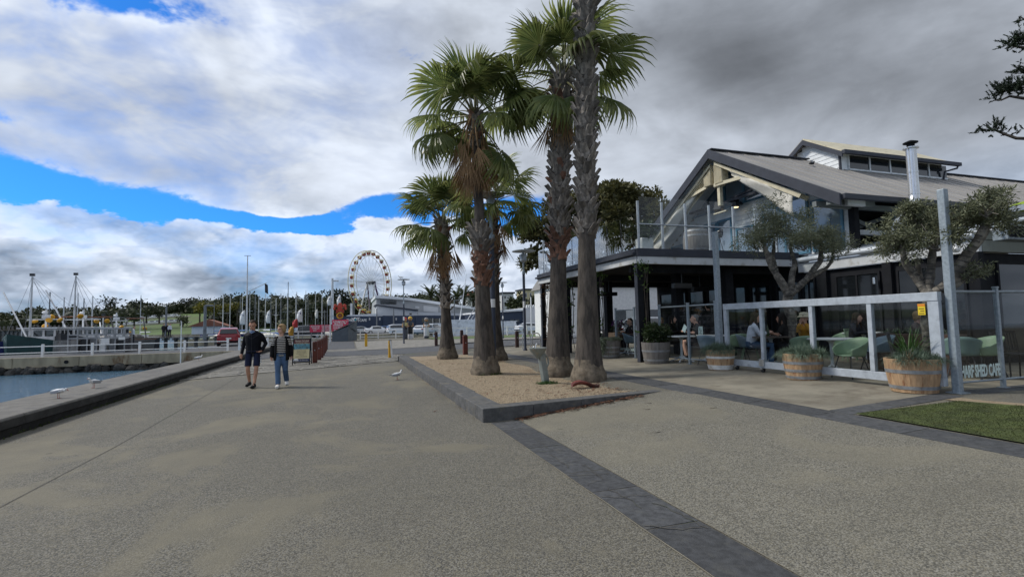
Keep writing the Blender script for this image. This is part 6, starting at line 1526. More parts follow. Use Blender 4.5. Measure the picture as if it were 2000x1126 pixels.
# gulls
mat('gull_white', (0.78, 0.78, 0.77), 0.8, 0.04); mat('gull_grey', (0.34, 0.36, 0.39), 0.8, 0.08); mat('gull_red', (0.30, 0.04, 0.02), 0.5); mat('gull_black', (0.015, 0.015, 0.016), 0.6)
def gull(label, p, rz, headup=1.0, peck=0.0, sc=1.0):
    t_ = thing('gull', label, 'gull', p, rz, 'silver gulls'); t_.scale = (sc,) * 3      # looks along +X
    hx, hz = .155 + .03 * peck, .285 - .06 * peck
    b = MB(); b.tube([(-.20, 0, .165), (-.12, 0, .175), (-.03, 0, .18), (.06, 0, .185), (.115, 0, .215), (hx - .02, 0, hz - .035), (hx, 0, hz)], [(.012, .03), (.038, .045), (.058, .062), (.056, .058), (.036, .040), (.024, .026), (.024, .025)], 12)
    b.ell((hx + .008, 0, hz + .004), (.034, .029, .029), 12, 8); solid(b, 'body', 'gull_white', t_, .008, 2)
    for s_ in (-1, 1):
        b = MB(); b.grid(lambda u, v: (.085 - .27 * u, s_ * (.045 + .024 * math.sin(math.pi * min(1, u * 1.15)) * (1 - .4 * v)), .225 - .075 * v - .03 * u - .01 * math.sin(3 * u)), 10, 4); w_ = b.obj('wing', 'gull_grey', t_, w=False, smooth=80); w_.modifiers.new('t', 'SOLIDIFY').thickness = .006
        b = MB(); b.bar((-.17, s_ * .035, .185), (-.27, s_ * .012, .165), .014, .012); b.obj('wing_tip', 'gull_black', w_, w=False)
        b = MB(); b.tube([(.0, s_ * .022, .135), (-.005, s_ * .022, .07), (.005, s_ * .022, .008)], .005, 6); b.box((.02, s_ * .022, .005), (.045, .03, .006)); b.obj('leg', 'gull_red', t_, w=False)
        b = MB(); b.ell((hx + .022, s_ * .024, hz + .010), .0055, 6, 4); b.obj('eye', 'gull_black', t_, w=False)
    b = MB(); b.tube([(hx + .035, 0, hz), (hx + .06, 0, hz - .003 - .02 * peck), (hx + .078, 0, hz - .010 - .04 * peck)], [.010, .008, .002], 6); b.obj('beak', 'gull_red', t_, w=False)
    b = MB(); b.bar((-.18, 0, .165), (-.255, 0, .155), .05, .010); b.obj('tail', 'gull_white', t_, w=False)
q_ = .306
gull('silver gull leaning forward on the quay wall nearest the camera', AZ(114, 777, q_), R(-20), 1, 1.0, .76)
gull('silver gull facing away on the quay wall by the water', AZ(183, 757, q_), R(250), 1, .1, .80)
gull('distant silver gull on the quay wall behind the couple', AZ(388, 704, q_), R(15), 1, 0, .74)
gull('silver gull standing on the promenade beside the palm bed kerb', AZ(776, 741, 0), R(25), 1, -.1, .88)
lp = G(789, 671); gull('tiny gull perched on the lamp post by the painted figures', lp + V3((-.25, 0, 5.38)), R(160), 1, 0, 1.0)

# lime shade umbrella at the right edge
mat('lime', (0.33, 0.46, 0.02), 0.7, 0.08, 2)
c0 = AY(1948, 408, 7.6); um_ = thing('shade_umbrella', 'lime green square shade umbrella with pale edge at the right border', 'umbrella', (c0.x + 1.7, c0.y - 1.7, .36))
cx_, cy_, cz_ = c0.x + 1.7, c0.y - 1.7, c0.z - .02
for i, (a, c) in enumerate((((-1.7, -1.7), (1.7, -1.7)), ((1.7, -1.7), (1.7, 1.7)), ((1.7, 1.7), (-1.7, 1.7)), ((-1.7, 1.7), (-1.7, -1.7)))):
    b = MB(); A_, B_, T_ = V3((cx_ + a[0], cy_ + a[1], cz_)), V3((cx_ + c[0], cy_ + c[1], cz_)), V3((cx_, cy_, cz_ + .75)); b.add([A_, B_, T_], [(0, 1, 2)]); cn = b.obj('canopy_panel', 'lime', um_)
    b = MB(); b.bar(A_ - V3((0, 0, .04)), B_ - V3((0, 0, .04)), .012, .13); b.obj('valance', 'pale_metal', cn)
b = MB(); b.tube([(cx_, cy_, .36), (cx_, cy_, cz_ + .8)], .04, 10); b.obj('pole', 'galvanised', um_, smooth=True)
for a in ((-1.65, -1.65), (1.65, -1.65), (1.65, 1.65), (-1.65, 1.65)): b = MB(); b.bar((cx_, cy_, cz_ + .66), (cx_ + a[0], cy_ + a[1], cz_ - .01), .02, .03); b.obj('rib', 'galvanised', um_)

# railing on the cross quay, one length between posts after another
def railing(label, pts, zb, h, rails=(.8, .34), pw=.12, rr=.035, m='white_paint', name='railing', dashed=False):
    t_ = thing(name, label, 'railing', (pts[0][0], pts[0][1], zb))
    for x, y in pts:
        b = MB(); b.box((x, y, zb + h / 2), (pw, pw, h)); b.obj('post', m, t_, bev=pw * .1)
    for (x0, y0), (x1, y1) in zip(pts, pts[1:]):
        for r_ in rails:
            b = MB(); b.tube([(x0, y0, zb + h * r_), (x1, y1, zb + h * r_)], rr, 6); b.obj('rail', m, t_)
    return t_
mat('rusty_white', (0.80, 0.79, 0.77), 0.6, 0.06, 3, dirt=(0.42, 0.22, 0.14), dscale=2.5, dlim=(.62, .74))
railing('white post and pipe railing along the far quay edge', [(-31.7 + 2.62 * i, 39.85) for i in range(10)], 0.0, .83, (.84, .36), .13, .032, 'rusty_white')
railing('short white rail at the end of the quay wall beside the walking man', [(-7.1, 38.3), (-5.3, 37.9)], 0.0, .92, (.86, .3), .13, .045)
railing('white railing behind the sandwich board at the wharf edge', [(-10.5 + 2.5 * i, 61.6) for i in range(5)], 0.02, 1.1, (.92, .55, .18), .14, .05)
railing('white railing along the lawn in front of the moored white boats', [(8.2 + 2.5 * i, 58.2) for i in range(12)], 0.04, 1.12, (.9, .45), .12, .04)
railing('white railing beside the painted swimmer posts', [(1.2 + 2.0 * i, 60.5) for i in range(4)], 0.02, 1.05, (.93, .55, .2), .12, .045)
# ================================================================ BACKGROUND: harbour, shore, hill
# cars
for nm, c_ in (('car_red', (0.28, 0.010, 0.022)), ('car_white', (0.72, 0.73, 0.74)), ('car_dark', (0.03, 0.032, 0.035)), ('car_blue', (0.05, 0.12, 0.30)), ('car_silver', (0.42, 0.45, 0.47))):
    mat(nm, c_, 0.3, 0.03, 2, coat=0.6)
mat('tail_lamp', (0.35, 0.01, 0.01), 0.2); mat('head_lamp', (0.75, 0.77, 0.78), 0.15); mat('rim', (0.45, 0.46, 0.47), 0.35, metal=0.6)
CARS = {}
def car(label, p, rz, paint, kind='suv', group=None, sc=1.0):
    """nose towards +Y"""
    t_ = thing('car', label, 'car', p, rz, group); t_.scale = (sc,) * 3
    H_ = {'suv': 1.66, 'sedan': 1.44, 'van': 1.95, 'ute': 1.75}[kind]
    st = {'suv': [(-2.25, .80, .45, .80, .86, .70), (-2.2, .90, .32, .98, 1.06, .74), (-1.95, .92, .28, 1.02, H_ - .12, .66), (-1.4, .92, .26, 1.02, H_, .66), (.1, .92, .26, 1.0, H_, .66), (.75, .92, .26, 1.0, H_ - .16, .66), (1.35, .92, .26, .98, 1.04, .78), (2.0, .88, .30, .86, .90, .76), (2.25, .74, .42, .70, .72, .66)],
          'sedan': [(-2.3, .78, .45, .82, .88, .68), (-2.2, .86, .32, .92, 1.0, .72), (-1.6, .88, .26, .94, 1.06, .74), (-1.0, .88, .26, .94, H_ - .04, .60), (.0, .88, .26, .92, H_, .60), (.5, .88, .26, .92, H_ - .08, .60), (1.25, .88, .26, .90, .96, .74), (2.05, .84, .30, .80, .83, .72), (2.3, .70, .42, .64, .66, .6)],
          'van': [(-2.4, .90, .40, 1.1, H_ - .05, .82), (-2.35, .94, .30, 1.1, H_, .84), (.6, .94, .28, 1.1, H_, .84), (1.1, .94, .28, 1.08, H_ - .15, .80), (1.75, .93, .30, 1.02, 1.1, .80), (2.3, .88, .32, .85, .88, .78), (2.42, .78, .42, .7, .72, .7)],
          'ute': [(-2.6, .88, .45, .98, 1.0, .86), (-2.5, .93, .36, 1.02, 1.04, .90), (-.75, .93, .34, 1.02, 1.05, .90), (-.6, .93, .34, 1.02, H_ - .06, .66), (.5, .93, .34, 1.02, H_, .66), (.9, .93, .34, 1.02, H_ - .14, .66), (1.45, .93, .34, 1.0, 1.06, .80), (2.3, .90, .40, .95, .98, .80), (2.55, .80, .48, .8, .82, .7)]}[kind]
    key = (kind, paint)
    if key not in CARS:
        b = MB(); V = []
        for y, w, zs, zb, zr, wr in st: V += [(-w * .94, y, zs), (-w, y, (zs + zb) / 2), (-w * .98, y, zb), (-wr, y, zr - .03), (-wr * .8, y, zr), (wr * .8, y, zr), (wr, y, zr - .03), (w * .98, y, zb), (w, y, (zs + zb) / 2), (w * .94, y, zs)]
        n = 10; b.add(V, [(i * n + k_, i * n + (k_ + 1) % n, (i + 1) * n + (k_ + 1) % n, (i + 1) * n + k_) for i in range(len(st) - 1) for k_ in range(n)] + [tuple(range(n)), tuple((len(st) - 1) * n + k_ for k_ in range(n - 1, -1, -1))])
        body = b.mesh('body', paint, smooth=34)
        cab = [s_ for s_ in st if s_[4] - s_[3] > .22]; g = MB(); o_ = 1.012
        for sx in (-1, 1):
            A_ = [V3((sx * s_[1] * .98 * o_, s_[0], s_[3] + .05)).lerp(V3((sx * s_[5] * o_, s_[0], s_[4] - .03)), q) for s_ in cab for q in (.0, .86)]
            g.add(A_, [(2 * i, 2 * i + 2, 2 * i + 3, 2 * i + 1) for i in range(len(cab) - 1)])
        f, r_ = cab[-1], cab[0]; nf = st[st.index(f) + 1]; nr = st[st.index(r_) - 1] if st.index(r_) else r_
        g.add([(-f[5] * .88, f[0] + .05, f[4]), (f[5] * .88, f[0] + .05, f[4]), (nf[5] * .95, nf[0] + .01, nf[4] + .05), (-nf[5] * .95, nf[0] + .01, nf[4] + .05)], [(0, 1, 2, 3)])
        g.add([(-r_[5] * .88, r_[0] - .06, r_[4] - .05), (r_[5] * .88, r_[0] - .06, r_[4] - .05), (nr[5] * .95, nr[0] - .05, max(nr[4], r_[3]) + .07), (-nr[5] * .95, nr[0] - .05, max(nr[4], r_[3]) + .07)], [(0, 3, 2, 1)])
        CARS[key] = (body, g.mesh('window', 'window_dark'))
    put('body', CARS[key][0], t_); put('window', CARS[key][1], t_)
    wy = (-1.38, 1.38) if kind != 'ute' else (-1.55, 1.6)
    if 'wheel' not in CARS:
        b = MB(); b.lathe([(.20, -.11), (.33, -.10), (.345, 0), (.33, .10), (.20, .11)], n=18, cap=True); b.v = [(z, x, y) for x, y, z in b.v]; CARS['wheel'] = b.mesh('tyre', 'rubber', smooth=True)
        b = MB(); b.lathe([(.05, -.115), (.21, -.112), (.21, .112), (.05, .115)], n=14); b.v = [(z, x, y) for x, y, z in b.v]; CARS['rim'] = b.mesh('rim', 'rim', smooth=True)
    for y in wy:
        for sx in (-1, 1): w_ = put('tyre', CARS['wheel'], t_, (sx * .82, y, .345)); put('rim', CARS['rim'], w_, (sx * .004, 0, 0))
    rb = st[1]; fb = st[-2]
    for sx in (-1, 1):
        b = MB(); b.box((sx * rb[1] * .82, st[0][0] + .02, rb[3] - .06), (.26, .10, .12)); b.obj('tail_light', 'tail_lamp', t_, w=False)
        b = MB(); b.box((sx * fb[1] * .80, st[-1][0] - .10, fb[3] - .12), (.3, .16, .11)); b.obj('headlight', 'head_lamp', t_, w=False)
    b = MB(); b.box((0, st[0][0] - .012, .70), (.42, .02, .12)); b.obj('number_plate', 'white_paint', t_, w=False)
    b = MB(); b.box((0, st[0][0] + .08, .42), (1.6, .16, .16)); b.obj('bumper', 'charcoal', t_, w=False)
    return t_
def on(u, v, z=0.0): return AZ(u, v, z)
car('red hatchback seen from behind parked on the wharf', V3((-10.6, 52.6, 0)), R(10), 'car_red', 'suv')
car('dark pick-up parked behind the pink food signs', on(592, 652, .02) * .62 + V3((0, 0, 0)), R(-75), 'car_dark', 'ute').location.z = .02
CG = 'cars parked before the blue cafe wall'
for u, v, rz, c_, k_, lab in ((738, 652, -85, 'car_white', 'sedan', 'white sedan parked in front of the blue cafe wall'), (783, 652.5, -80, 'car_white', 'suv', 'white wagon parked right of the white sedan'), (706, 651, -88, 'car_silver', 'sedan', 'silver car half hidden behind the yellow bollard'), (757, 650, -85, 'car_blue', 'sedan', 'blue car parked behind the white sedan'), (822, 654, -20, 'car_white', 'sedan', 'white car facing the camera behind the aproned figure'), (846, 654, -30, 'car_silver', 'suv', 'silver car beside the small palm trunk')):
    car(lab, on(u, v, 0), R(rz), c_, k_, CG)
car('white van beside the grey ramp box', on(695, 650.5, 0), R(0), 'car_white', 'van')
car('white car parked behind the cafe seen under the balcony', AY(1274, 640, 29) * 1.0, R(-70), 'car_white', 'suv').location.z = .1
car('dark car parked behind the cafe posts', AY(1225, 640, 31), R(-80), 'car_dark', 'sedan').location.z = .1
car('white car parked near the right end of the lawn', on(1035, 648, .05), R(-80), 'car_white', 'sedan')

# weatherboard shed behind the cafe
sd = thing('weatherboard_shed', 'white weatherboard shed seen between the posts behind the cafe', 'shed', (25, 46, 0))
z = .2
while z < 5.0: b = MB(); b.ext([(19.5, 45, z), (19.5, 44.96, z), (19.5, 44.985, z + .2), (19.5, 45, z + .2)], (15, 0, 0)); b.obj('weatherboard', 'white_paint', sd); z += .205
b = MB(); b.bx(19.5, 34.5, 45.01, 52, 0, 5.0); b.obj('wall', 'white_paint', sd); b = MB(); b.ext([(19.2, 44.6, 5.0), (19.2, 48.5, 6.8), (19.2, 52.4, 5.0)], (15.6, 0, 0)); b.obj('roof', 'roof_sheet', sd)
for x in (21.5, 25.5, 29.5): b = MB(); b.bx(x, x + 1.2, 44.93, 44.955, 1.2, 2.6); b.obj('window', 'window_dark', sd)

# ---------------------------------------------------------------- hulls
for nm, c_ in (('hull_green', (0.008, 0.045, 0.045)), ('hull_black', (0.015, 0.016, 0.02)), ('hull_blue', (0.02, 0.03, 0.14)), ('hull_white', (0.74, 0.75, 0.76)), ('rust', (0.20, 0.075, 0.03)), ('float_yellow', (0.60, 0.30, 0.01)), ('net_grey', (0.13, 0.12, 0.11)), ('spar', (0.60, 0.61, 0.62)), ('spar_dark', (0.16, 0.17, 0.18)), ('spar_wood', (0.45, 0.35, 0.12)), ('tarp_blue', (0.03, 0.12, 0.35)), ('net_green', (0.05, 0.22, 0.06))): mat(nm, c_, 0.5, 0.15, 2, dirt=tuple(q * .6 for q in c_), dscale=1.5)
def hull(par, L, B, D, m, sheer=.5, z0=-1.3, name='hull'):
    """bow towards +Y, origin amidships at deck edge height D over the water"""
    b = MB(); N = 14; n = 9; V = []
    for i in range(N + 1):
        t_ = i / N; y = -L / 2 + L * t_; w = B / 2 * (1 - max(0, (t_ - .45) / .55) ** 2.2) * (.86 + .14 * min(1, t_ * 4)); dz_ = D + sheer * (max(0, t_ - .35) / .65) ** 1.8
        for k_ in range(n):
            q = k_ / (n - 1) * 2 - 1; zz = dz_ if abs(q) == 1 else z0 + (dz_ - z0) * abs(q) ** 2.2
            V.append((w * math.copysign(abs(q) ** .45, q), y + (.10 * L * max(0, t_ - .8) * 5 * (abs(q) ** 2) if t_ > .8 else 0) * .25, zz))
    b.add(V, [(i * n + k_, i * n + k_ + 1, (i + 1) * n + k_ + 1, (i + 1) * n + k_) for i in range(N) for k_ in range(n - 1)] + [tuple(range(n))])
    o = b.obj(name, m, par, w=False, smooth=50)
    b = MB(); V = []
    for i in range(N + 1): V += [tuple(V3(V_) + V3((0, 0, -.22))) for V_ in (o.data.vertices[i * n].co * 1.0, o.data.vertices[i * n + n - 1].co * 1.0)]
    b.add(V, [(2 * i, 2 * i + 1, 2 * i + 3, 2 * i + 2) for i in range(N)]); b.obj('deck', 'net_grey', par, w=False)
    return o
def rope(par, a, c, r=.012, m='spar_dark'): b = MB(); b.tube([a, c], r, 4); return b.obj('stay', m, par, w=False)
WL = -1.0
def trawler(label, p, rz, m, L, B, mast_h, floats, seed, house=True, mm='spar'):
    rs = random.Random(seed); t_ = thing('fishing_boat', label, 'fishing boat', p, rz, 'moored fishing boats')
    hull(t_, L, B, 1.5, m, 1.0)
    b = MB(); b.grid(lambda u, v: (0, 0, 0), 1, 1); b = MB(); b.bar((-B / 2 * .95, -L / 2, 1.52), (-B / 2 * .97, L * .1, 1.55), .08); b.bar((B / 2 * .95, -L / 2, 1.52), (B / 2 * .97, L * .1, 1.55), .08); b.obj('gunwale', 'rust', t_, w=False)
    if house:
        b = MB(); b.box((0, L * .02, 2.15), (B * .52, L * .22, 1.5)); wh = b.obj('wheelhouse', 'hull_white', t_, w=False, bev=.08)
        for i in range(3): b = MB(); b.box((B * (-.17 + .17 * i), L * .02 + L * .11 + .015, 2.5), (B * .13, .03, .5)); b.obj('window', 'window_dark', wh, w=False)
        for i in range(3):
            for sx in (-1, 1): b = MB(); b.box((sx * (B * .26 + .015), L * (-.05 + .07 * i), 2.5), (.03, L * .05, .5)); b.obj('window', 'window_dark', wh, w=False)
        b = MB(); b.box((0, L * .02, 2.95), (B * .6, L * .26, .1)); b.obj('roof', 'hull_white', wh, w=False)
        b = MB(); b.tube([(0, L * .02, 3.0), (0, L * .02, 4.6)], .07, 6); b.bar((-1.3, L * .02, 3.7), (1.3, L * .02, 3.7), .07); b.box((0, L * .02, 3.95), (.5, .3, .3)); b.ell((.1, L * .02, 4.3), (.22, .22, .14)); b.obj('radar_mast', 'hull_white', t_, w=False)
    b = MB(); b.tube([(0, L * .24, 1.4), (0, L * .24, mast_h)], [.09, .06], 10); b.obj('mast', mm, t_, w=False, smooth=True)
    b = MB(); b.box((0, L * .24, mast_h + .15), (.30, .2, .22)); b.obj('lamp_box', 'black_gloss', t_, w=False)
    b = MB(); b.tube([(.3, L * .22, 2.2), (B * .75, -L * .05, mast_h * .85)], .06, 8); b.obj('boom', mm, t_, w=False)
    for sx in (-1, 1): b = MB(); b.tube([(sx * B * .45, -L * .32, 1.4), (sx * B * .30, -L * .32, 4.0)], .07, 6); b.obj('gallows_leg', 'net_grey', t_, w=False); rope(t_, (0, L * .24, mast_h), (sx * B * .48, -L * .1, 1.6)); rope(t_, (0, L * .24, mast_h), (sx * B * .3, -L * .32, 4.0))
    rope(t_, (0, L * .24, mast_h), (0, L * .52, 2.5)); rope(t_, (0, L * .24, mast_h * .96), (0, -L * .48, 1.7))
    b = MB(); b.bar((-B * .33, -L * .32, 4.0), (B * .33, -L * .32, 4.0), .12); b.obj('gallows_beam', 'rust', t_, w=False)
    for i in range(floats):
        b = MB(); b.lathe([(.06, -.12), (.2, -.1), (.25, 0), (.2, .1), (.06, .12)], n=12); f = b.obj('float', 'float_yellow', t_, w=False, smooth=True); f.location = (rs.uniform(-.5, .5) * B, rs.uniform(-.45, .28) * L, rs.uniform(1.9, 4.1)); f.rotation_euler = (rs.uniform(.6, 1.6), 0, rs.uniform(0, 3))
    for i in range(4): b = MB(); b.ell((rs.uniform(-.3, .3) * B, -L * rs.uniform(.12, .42), 1.7), (.6, .8, .45), 8, 5); b.obj('net_heap', 'net_green' if i == 1 else 'net_grey', t_, w=False)
    return t_
def wl(u, d): p = AD(u, 660, d); return V3((p.x, p.y, WL))
trawler('green hulled fishing boat with tall white mast moored behind the quay', V3((-25.2, 54.5, WL)), R(-176), 'hull_green', 12, 4.4, 7.2, 7, 1)
trawler('black hulled fishing boat with slanting white booms beyond the quay railing', V3((-23.8, 57.5, WL)), R(-172), 'hull_black', 11, 4.0, 7.6, 5, 2)
trawler('blue and white bowed fishing boat cut by the left edge', V3((-30.6, 49.2, WL - .45)), R(-80), 'hull_blue', 10, 3.4, 6.4, 6, 3, house=False, mm='spar_wood')
trawler('grey fishing boat with a small cabin behind the steel cage', V3((-25.0, 68.0, WL)), R(160), 'net_grey', 8, 3.2, 4.2, 4, 4)
mat('wharf_brown', (0.11, 0.085, 0.06), 0.9, 0.3, 2)
# long grey breakwater with a walkway on top, beyond the boats
bw = thing('breakwater', 'long grey slatted breakwater with a brown walkway beyond the fishing boats', 'breakwater', (-60, 105, 0)); wa, wc = AD(-140, 640, 125), AD(222, 640, 108); wa.z = wc.z = .6
mat('screen_grey', (0.30, 0.30, 0.29), 0.8, 0.45, 3, dirt=(0.13, 0.13, 0.13), dscale=5)
for i in range(44):
    p0, p1 = wa.lerp(wc, i / 44), wa.lerp(wc, (i + .9) / 44); b = MB(); b.bar(p0, p1, .4, 2.6); b.obj('slat_panel', 'screen_grey', bw); b = MB(); b.tube([(p0.x, p0.y - .4, -1.5), (p0.x, p0.y - .4, 2.7)], .16, 6); b.obj('pile', 'net_grey', bw)
b = MB(); b.bar(wa + V3((0, 0, 1.45)), wc + V3((0, 0, 1.45)), 1.8, .22); b.obj('walkway', 'wharf_brown', bw)
# steel cages on the quay
cg = thing('steel_cage', 'pale steel frame cage with dark lockers standing on the far quay', 'steel cage', AY(188, 685, 44.0)); cg.location.z = 0; WLOC[cg.name] = V3(cg.location)
mat('cage_grey', (0.30, 0.31, 0.32), 0.6, 0.2, 2)
for z_ in (.05, 1.1, 1.35, 1.75):
    b = MB(); b.box((0, 0, z_), (3.4, .08, .09)); b.obj('rail', 'cage_grey', cg, w=False); b = MB(); b.box((0, 1.3, z_), (3.4, .08, .09)); b.obj('rail', 'cage_grey', cg, w=False)
for i in range(7):
    for y_ in (0, 1.3): b = MB(); b.box((-1.7 + i * .567, y_, .9), (.07, .07, 1.8)); b.obj('post', 'cage_grey', cg, w=False)
for i, m_ in ((0, 'net_grey'), (1, 'hull_black'), (2, 'spar_dark'), (3, 'white_paint'), (4, 'spar_dark'), (5, 'hull_black')): b = MB(); b.box((-1.4 + i * .567, .65, .55), (.42, .9, .95)); b.obj('locker', m_, cg, w=False)
b = MB(); b.box((.55, -.07, .85), (.5, .03, .4)); b.obj('notice', 'white_paint', cg, w=False); b = MB(); b.box((1.55, -.07, 1.02), (.4, .03, .2)); b.obj('notice', 'white_paint', cg, w=False)
mesh_c = MB()
for i in range(24): mesh_c.tube([(-2.4 + i * .06, -.3, 0), (-2.4 + i * .06, -.3, 1.0)], .008, 4)
mesh_c.obj('wire_mesh', 'spar', cg, w=False, kind='stuff')

# pier over the marina water with people
pr = thing('pier', 'long grey timber pier crossing the marina behind the quay', 'pier', (-30, 82, 0))
A_, B_ = AD(255, 655, 84), AD(432, 655, 78)
for i in range(26):
    f0, f1 = i / 26, (i + 1) / 26 - .002; p0, p1 = A_.lerp(B_, f0), A_.lerp(B_, f1); p0.z = p1.z = .55; b = MB(); b.bar(p0, p1, 2.4, .16); b.obj('deck_plank', 'old_paving', pr)
for i in range(9):
    p = A_.lerp(B_, (i + .5) / 9); b = MB(); b.tube([(p.x, p.y, -2), (p.x, p.y, .5)], .22, 8); b.obj('pile', 'net_grey', pr)
    b = MB(); b.bar((p.x, p.y - 1.2, .3), (p.x, p.y + 1.2, .3), .22); b.obj('crosshead', 'net_grey', pr)
p = A_.lerp(B_, .36); rp = MB(); rp.ext([(p.x - 3.4, p.y - 1.5, -1.0), (p.x, p.y - 1.5, .55), (p.x, p.y - 1.5, -1.0)], (0, .2, 0)); rp.obj('ramp_side', 'black_gloss', pr)
STJ = {k_: V3(v_) for k_, v_ in ST.items()}
for u, m1, m2, lab in ((319, 'dark_cloth', 'dark_cloth', 'tiny person in dark clothes standing at the left of the pier group'), (326.5, 'black_tee', 'dark_cloth', 'tiny person in black in the middle of the pier group'), (331.5, 'white_hoodie', 'dark_cloth', 'tiny person in a white shirt at the right of the pier group')):
    p = AD(u, 650, 80); p.z = .63; figure(lab, p, R(random.uniform(0, 360)), ST, 'jumper', m1, m2, 'long', vox=.045)
p = AD(260, 648, 62); p.z = .2; figure('tiny person in a white cap on the grey boat', p, R(90), ST, 'jumper', 'white_hoodie', 'dark_cloth', 'long', hair=('hair_grey', 'short'), vox=.045)

# yachts: hull, cabin, mast, boom, stays
def yacht(label, u, vt, d, L, m, spar, rz, group='yachts in the marina'):
    p = wl(u, d); top = AD(u, vt, d).z - WL; t_ = thing('yacht', label, 'yacht', p, R(rz), group)
    hull(t_, L, L * .3, 1.0, m, .35, -.5)
    b = MB(); b.ext([(-L * .09, -L * .12, .95), (-L * .09, L * .15, .95), (-L * .07, L * .10, 1.45), (-L * .07, -L * .12, 1.5)], (L * .18, 0, 0)); cb = b.obj('cabin', m, t_, w=False)
    for sx in (-1, 1): b = MB(); b.box((sx * (L * .09 + .01), 0, 1.2), (.04, L * .14, .18)); b.obj('window', 'window_dark', cb, w=False)
    b = MB(); b.tube([(0, L * .06, .9), (0, L * .06, top)], [.085, .06], 6); b.obj('mast', spar, t_, w=False)
    b = MB(); b.tube([(0, L * .05, 2.1), (0, -L * .36, 2.1)], .11, 6); b.obj('boom', 'tarp_blue' if int(u) % 2 else 'spar', t_, w=False)
    b = MB(); b.bar((-.9, L * .06, top * .6), (.9, L * .06, top * .6), .04); b.obj('spreader', spar, t_, w=False)
    rope(t_, (0, L * .06, top), (0, L * .5, 1.2), .008); rope(t_, (0, L * .06, top), (0, -L * .48, 1.0), .008)
    return t_
YM = [(276, 576, 'white'), (434.6, 574, ''), (453.8, 576, ''), (469.8, 578, ''), (473, 573, ''), (490.6, 572, ''), (498.6, 576, ''), (508.4, 575, ''), (521.8, 573, ''), (526.5, 571, ''), (541.5, 583, ''), (544, 583, ''), (547.3, 573, ''), (559.9, 572, ''), (567.3, 550, ''), (577.7, 570, ''), (583, 574, ''), (598.5, 567, ''), (602.5, 575, ''), (614.5, 573, ''), (629.4, 574, ''), (637, 585, ''), (421, 590, ''), (105, 570, ''), (134, 580, ''), (155, 571, ''), (162, 582, ''), (186, 578, '')]
ORD = ['first', 'second', 'third', 'fourth', 'fifth', 'sixth', 'seventh', 'eighth', 'ninth', 'tenth', 'eleventh', 'twelfth', 'thirteenth', 'fourteenth', 'fifteenth', 'sixteenth', 'seventeenth', 'eighteenth', 'nineteenth', 'twentieth', 'twenty-first', 'twenty-second', 'twenty-third']
YM.sort(); near_, far_ = [q for q in YM if q[0] < 250], [q for q in YM if q[0] > 280]
rs = random.Random(21)
for i, (u, v, q) in enumerate(YM):
    d = rs.uniform(100, 150) if u > 250 else rs.uniform(78, 95)
    yacht('yacht with the tallest dark mast among the marina masts' if v == 550 else ('lone yacht with a white mast left of the pier people' if u == 276 else ('yacht with the %s mast from the left between gantry post and ferris wheel' % ORD[far_.index((u, v, q))] if u > 250 else 'yacht with the %s slim mast from the left behind the fishing boats' % ORD[near_.index((u, v, q))])), u, v, d, rs.uniform(7.5, 10), 'hull_white' if rs.random() < .8 else 'hull_blue', 'spar' if (i % 3 and v != 550) else 'spar_dark', rs.uniform(-30, 210), 'yachts in the marina' if u > 250 else 'yachts behind the fishing boats')
# flagpole with yard
fpz = AD(481.5, 650, 66); fpz.z = 0.0
fpo = thing('flagpole', 'tall white flagpole with a slanting yard and small dark flag', 'flagpole', fpz); top = AD(481, 499, 66); top.x, top.y = fpz.x, fpz.y
b = MB(); b.tube([(0, 0, -1), (0, 0, top.z)], [.12, .05], 8); b.obj('pole', 'spar', fpo, w=False)
e = AD(521, 552, 66) - fpz; b = MB(); b.tube([AD(483, 570, 66) - fpz, e], .04, 6); b.obj('yard', 'spar', fpo, w=False)
b = MB(); b.grid(lambda u, v: (e.x + .12 - .35 * u + .06 * v, e.y + .05 * math.sin(v * 6), e.z - .25 - 1.1 * v + .2 * u), 4, 6); b.obj('flag', 'hull_black', fpo, w=False)
b = MB(); b.bar((-.35, 0, top.z), (.35, 0, top.z), .05); b.obj('truck', 'spar_dark', fpo, w=False)
# quay light poles and davit
def pole(label, u, vt, vb, d, r, m, arm=None, name='light_pole'):
    p = AD(u, vb, d); t_ = thing(name, label, 'pole', p); h = AD(u, vt, d).z - p.z; b = MB(); b.tube([(0, 0, -1.2), (0, 0, h)], [r, r * .7], 8); b.obj('shaft', m, t_, w=False)
    if arm: b = MB(); b.tube([(0, 0, h * arm[0]), (arm[1], 0, h * arm[0] + arm[2])], r * .6, 6); b.obj('arm', m, t_, w=False)
    return t_
pole('grey marina light pole in front of the park lawn', 324, 597, 645, 90, .16, 'spar_dark'); pole('white davit post with a short arm left of the ferris wheel', 649, 543, 617, 80, .22, 'spar', (.93, .9, .0)); pole('grey gantry post with sign panels beside the yellow trees', 400, 596, 645, 75, .22, 'spar_dark', (.99, .9, .0)); pole('slim sign pole in front of the pier', 353, 627, 690, 40, .04, 'white_paint')
pole('slim dark pole beside the pink signs', 634, 605, 668, 46, .045, 'spar_dark'); pole('white topped pole in front of the grey ramp box', 645, 603, 668, 50, .07, 'spar'); pole('white mast rising between the small and middle palms', 879, 505, 640, 80, .18, 'hull_white'); pole('crooked white light pole near the houses', 1038, 580, 640, 70, .12, 'white_paint'); pole('square head light pole behind the boats', 888, 585, 640, 95, .14, 'spar_dark', (.98, .8, 0))
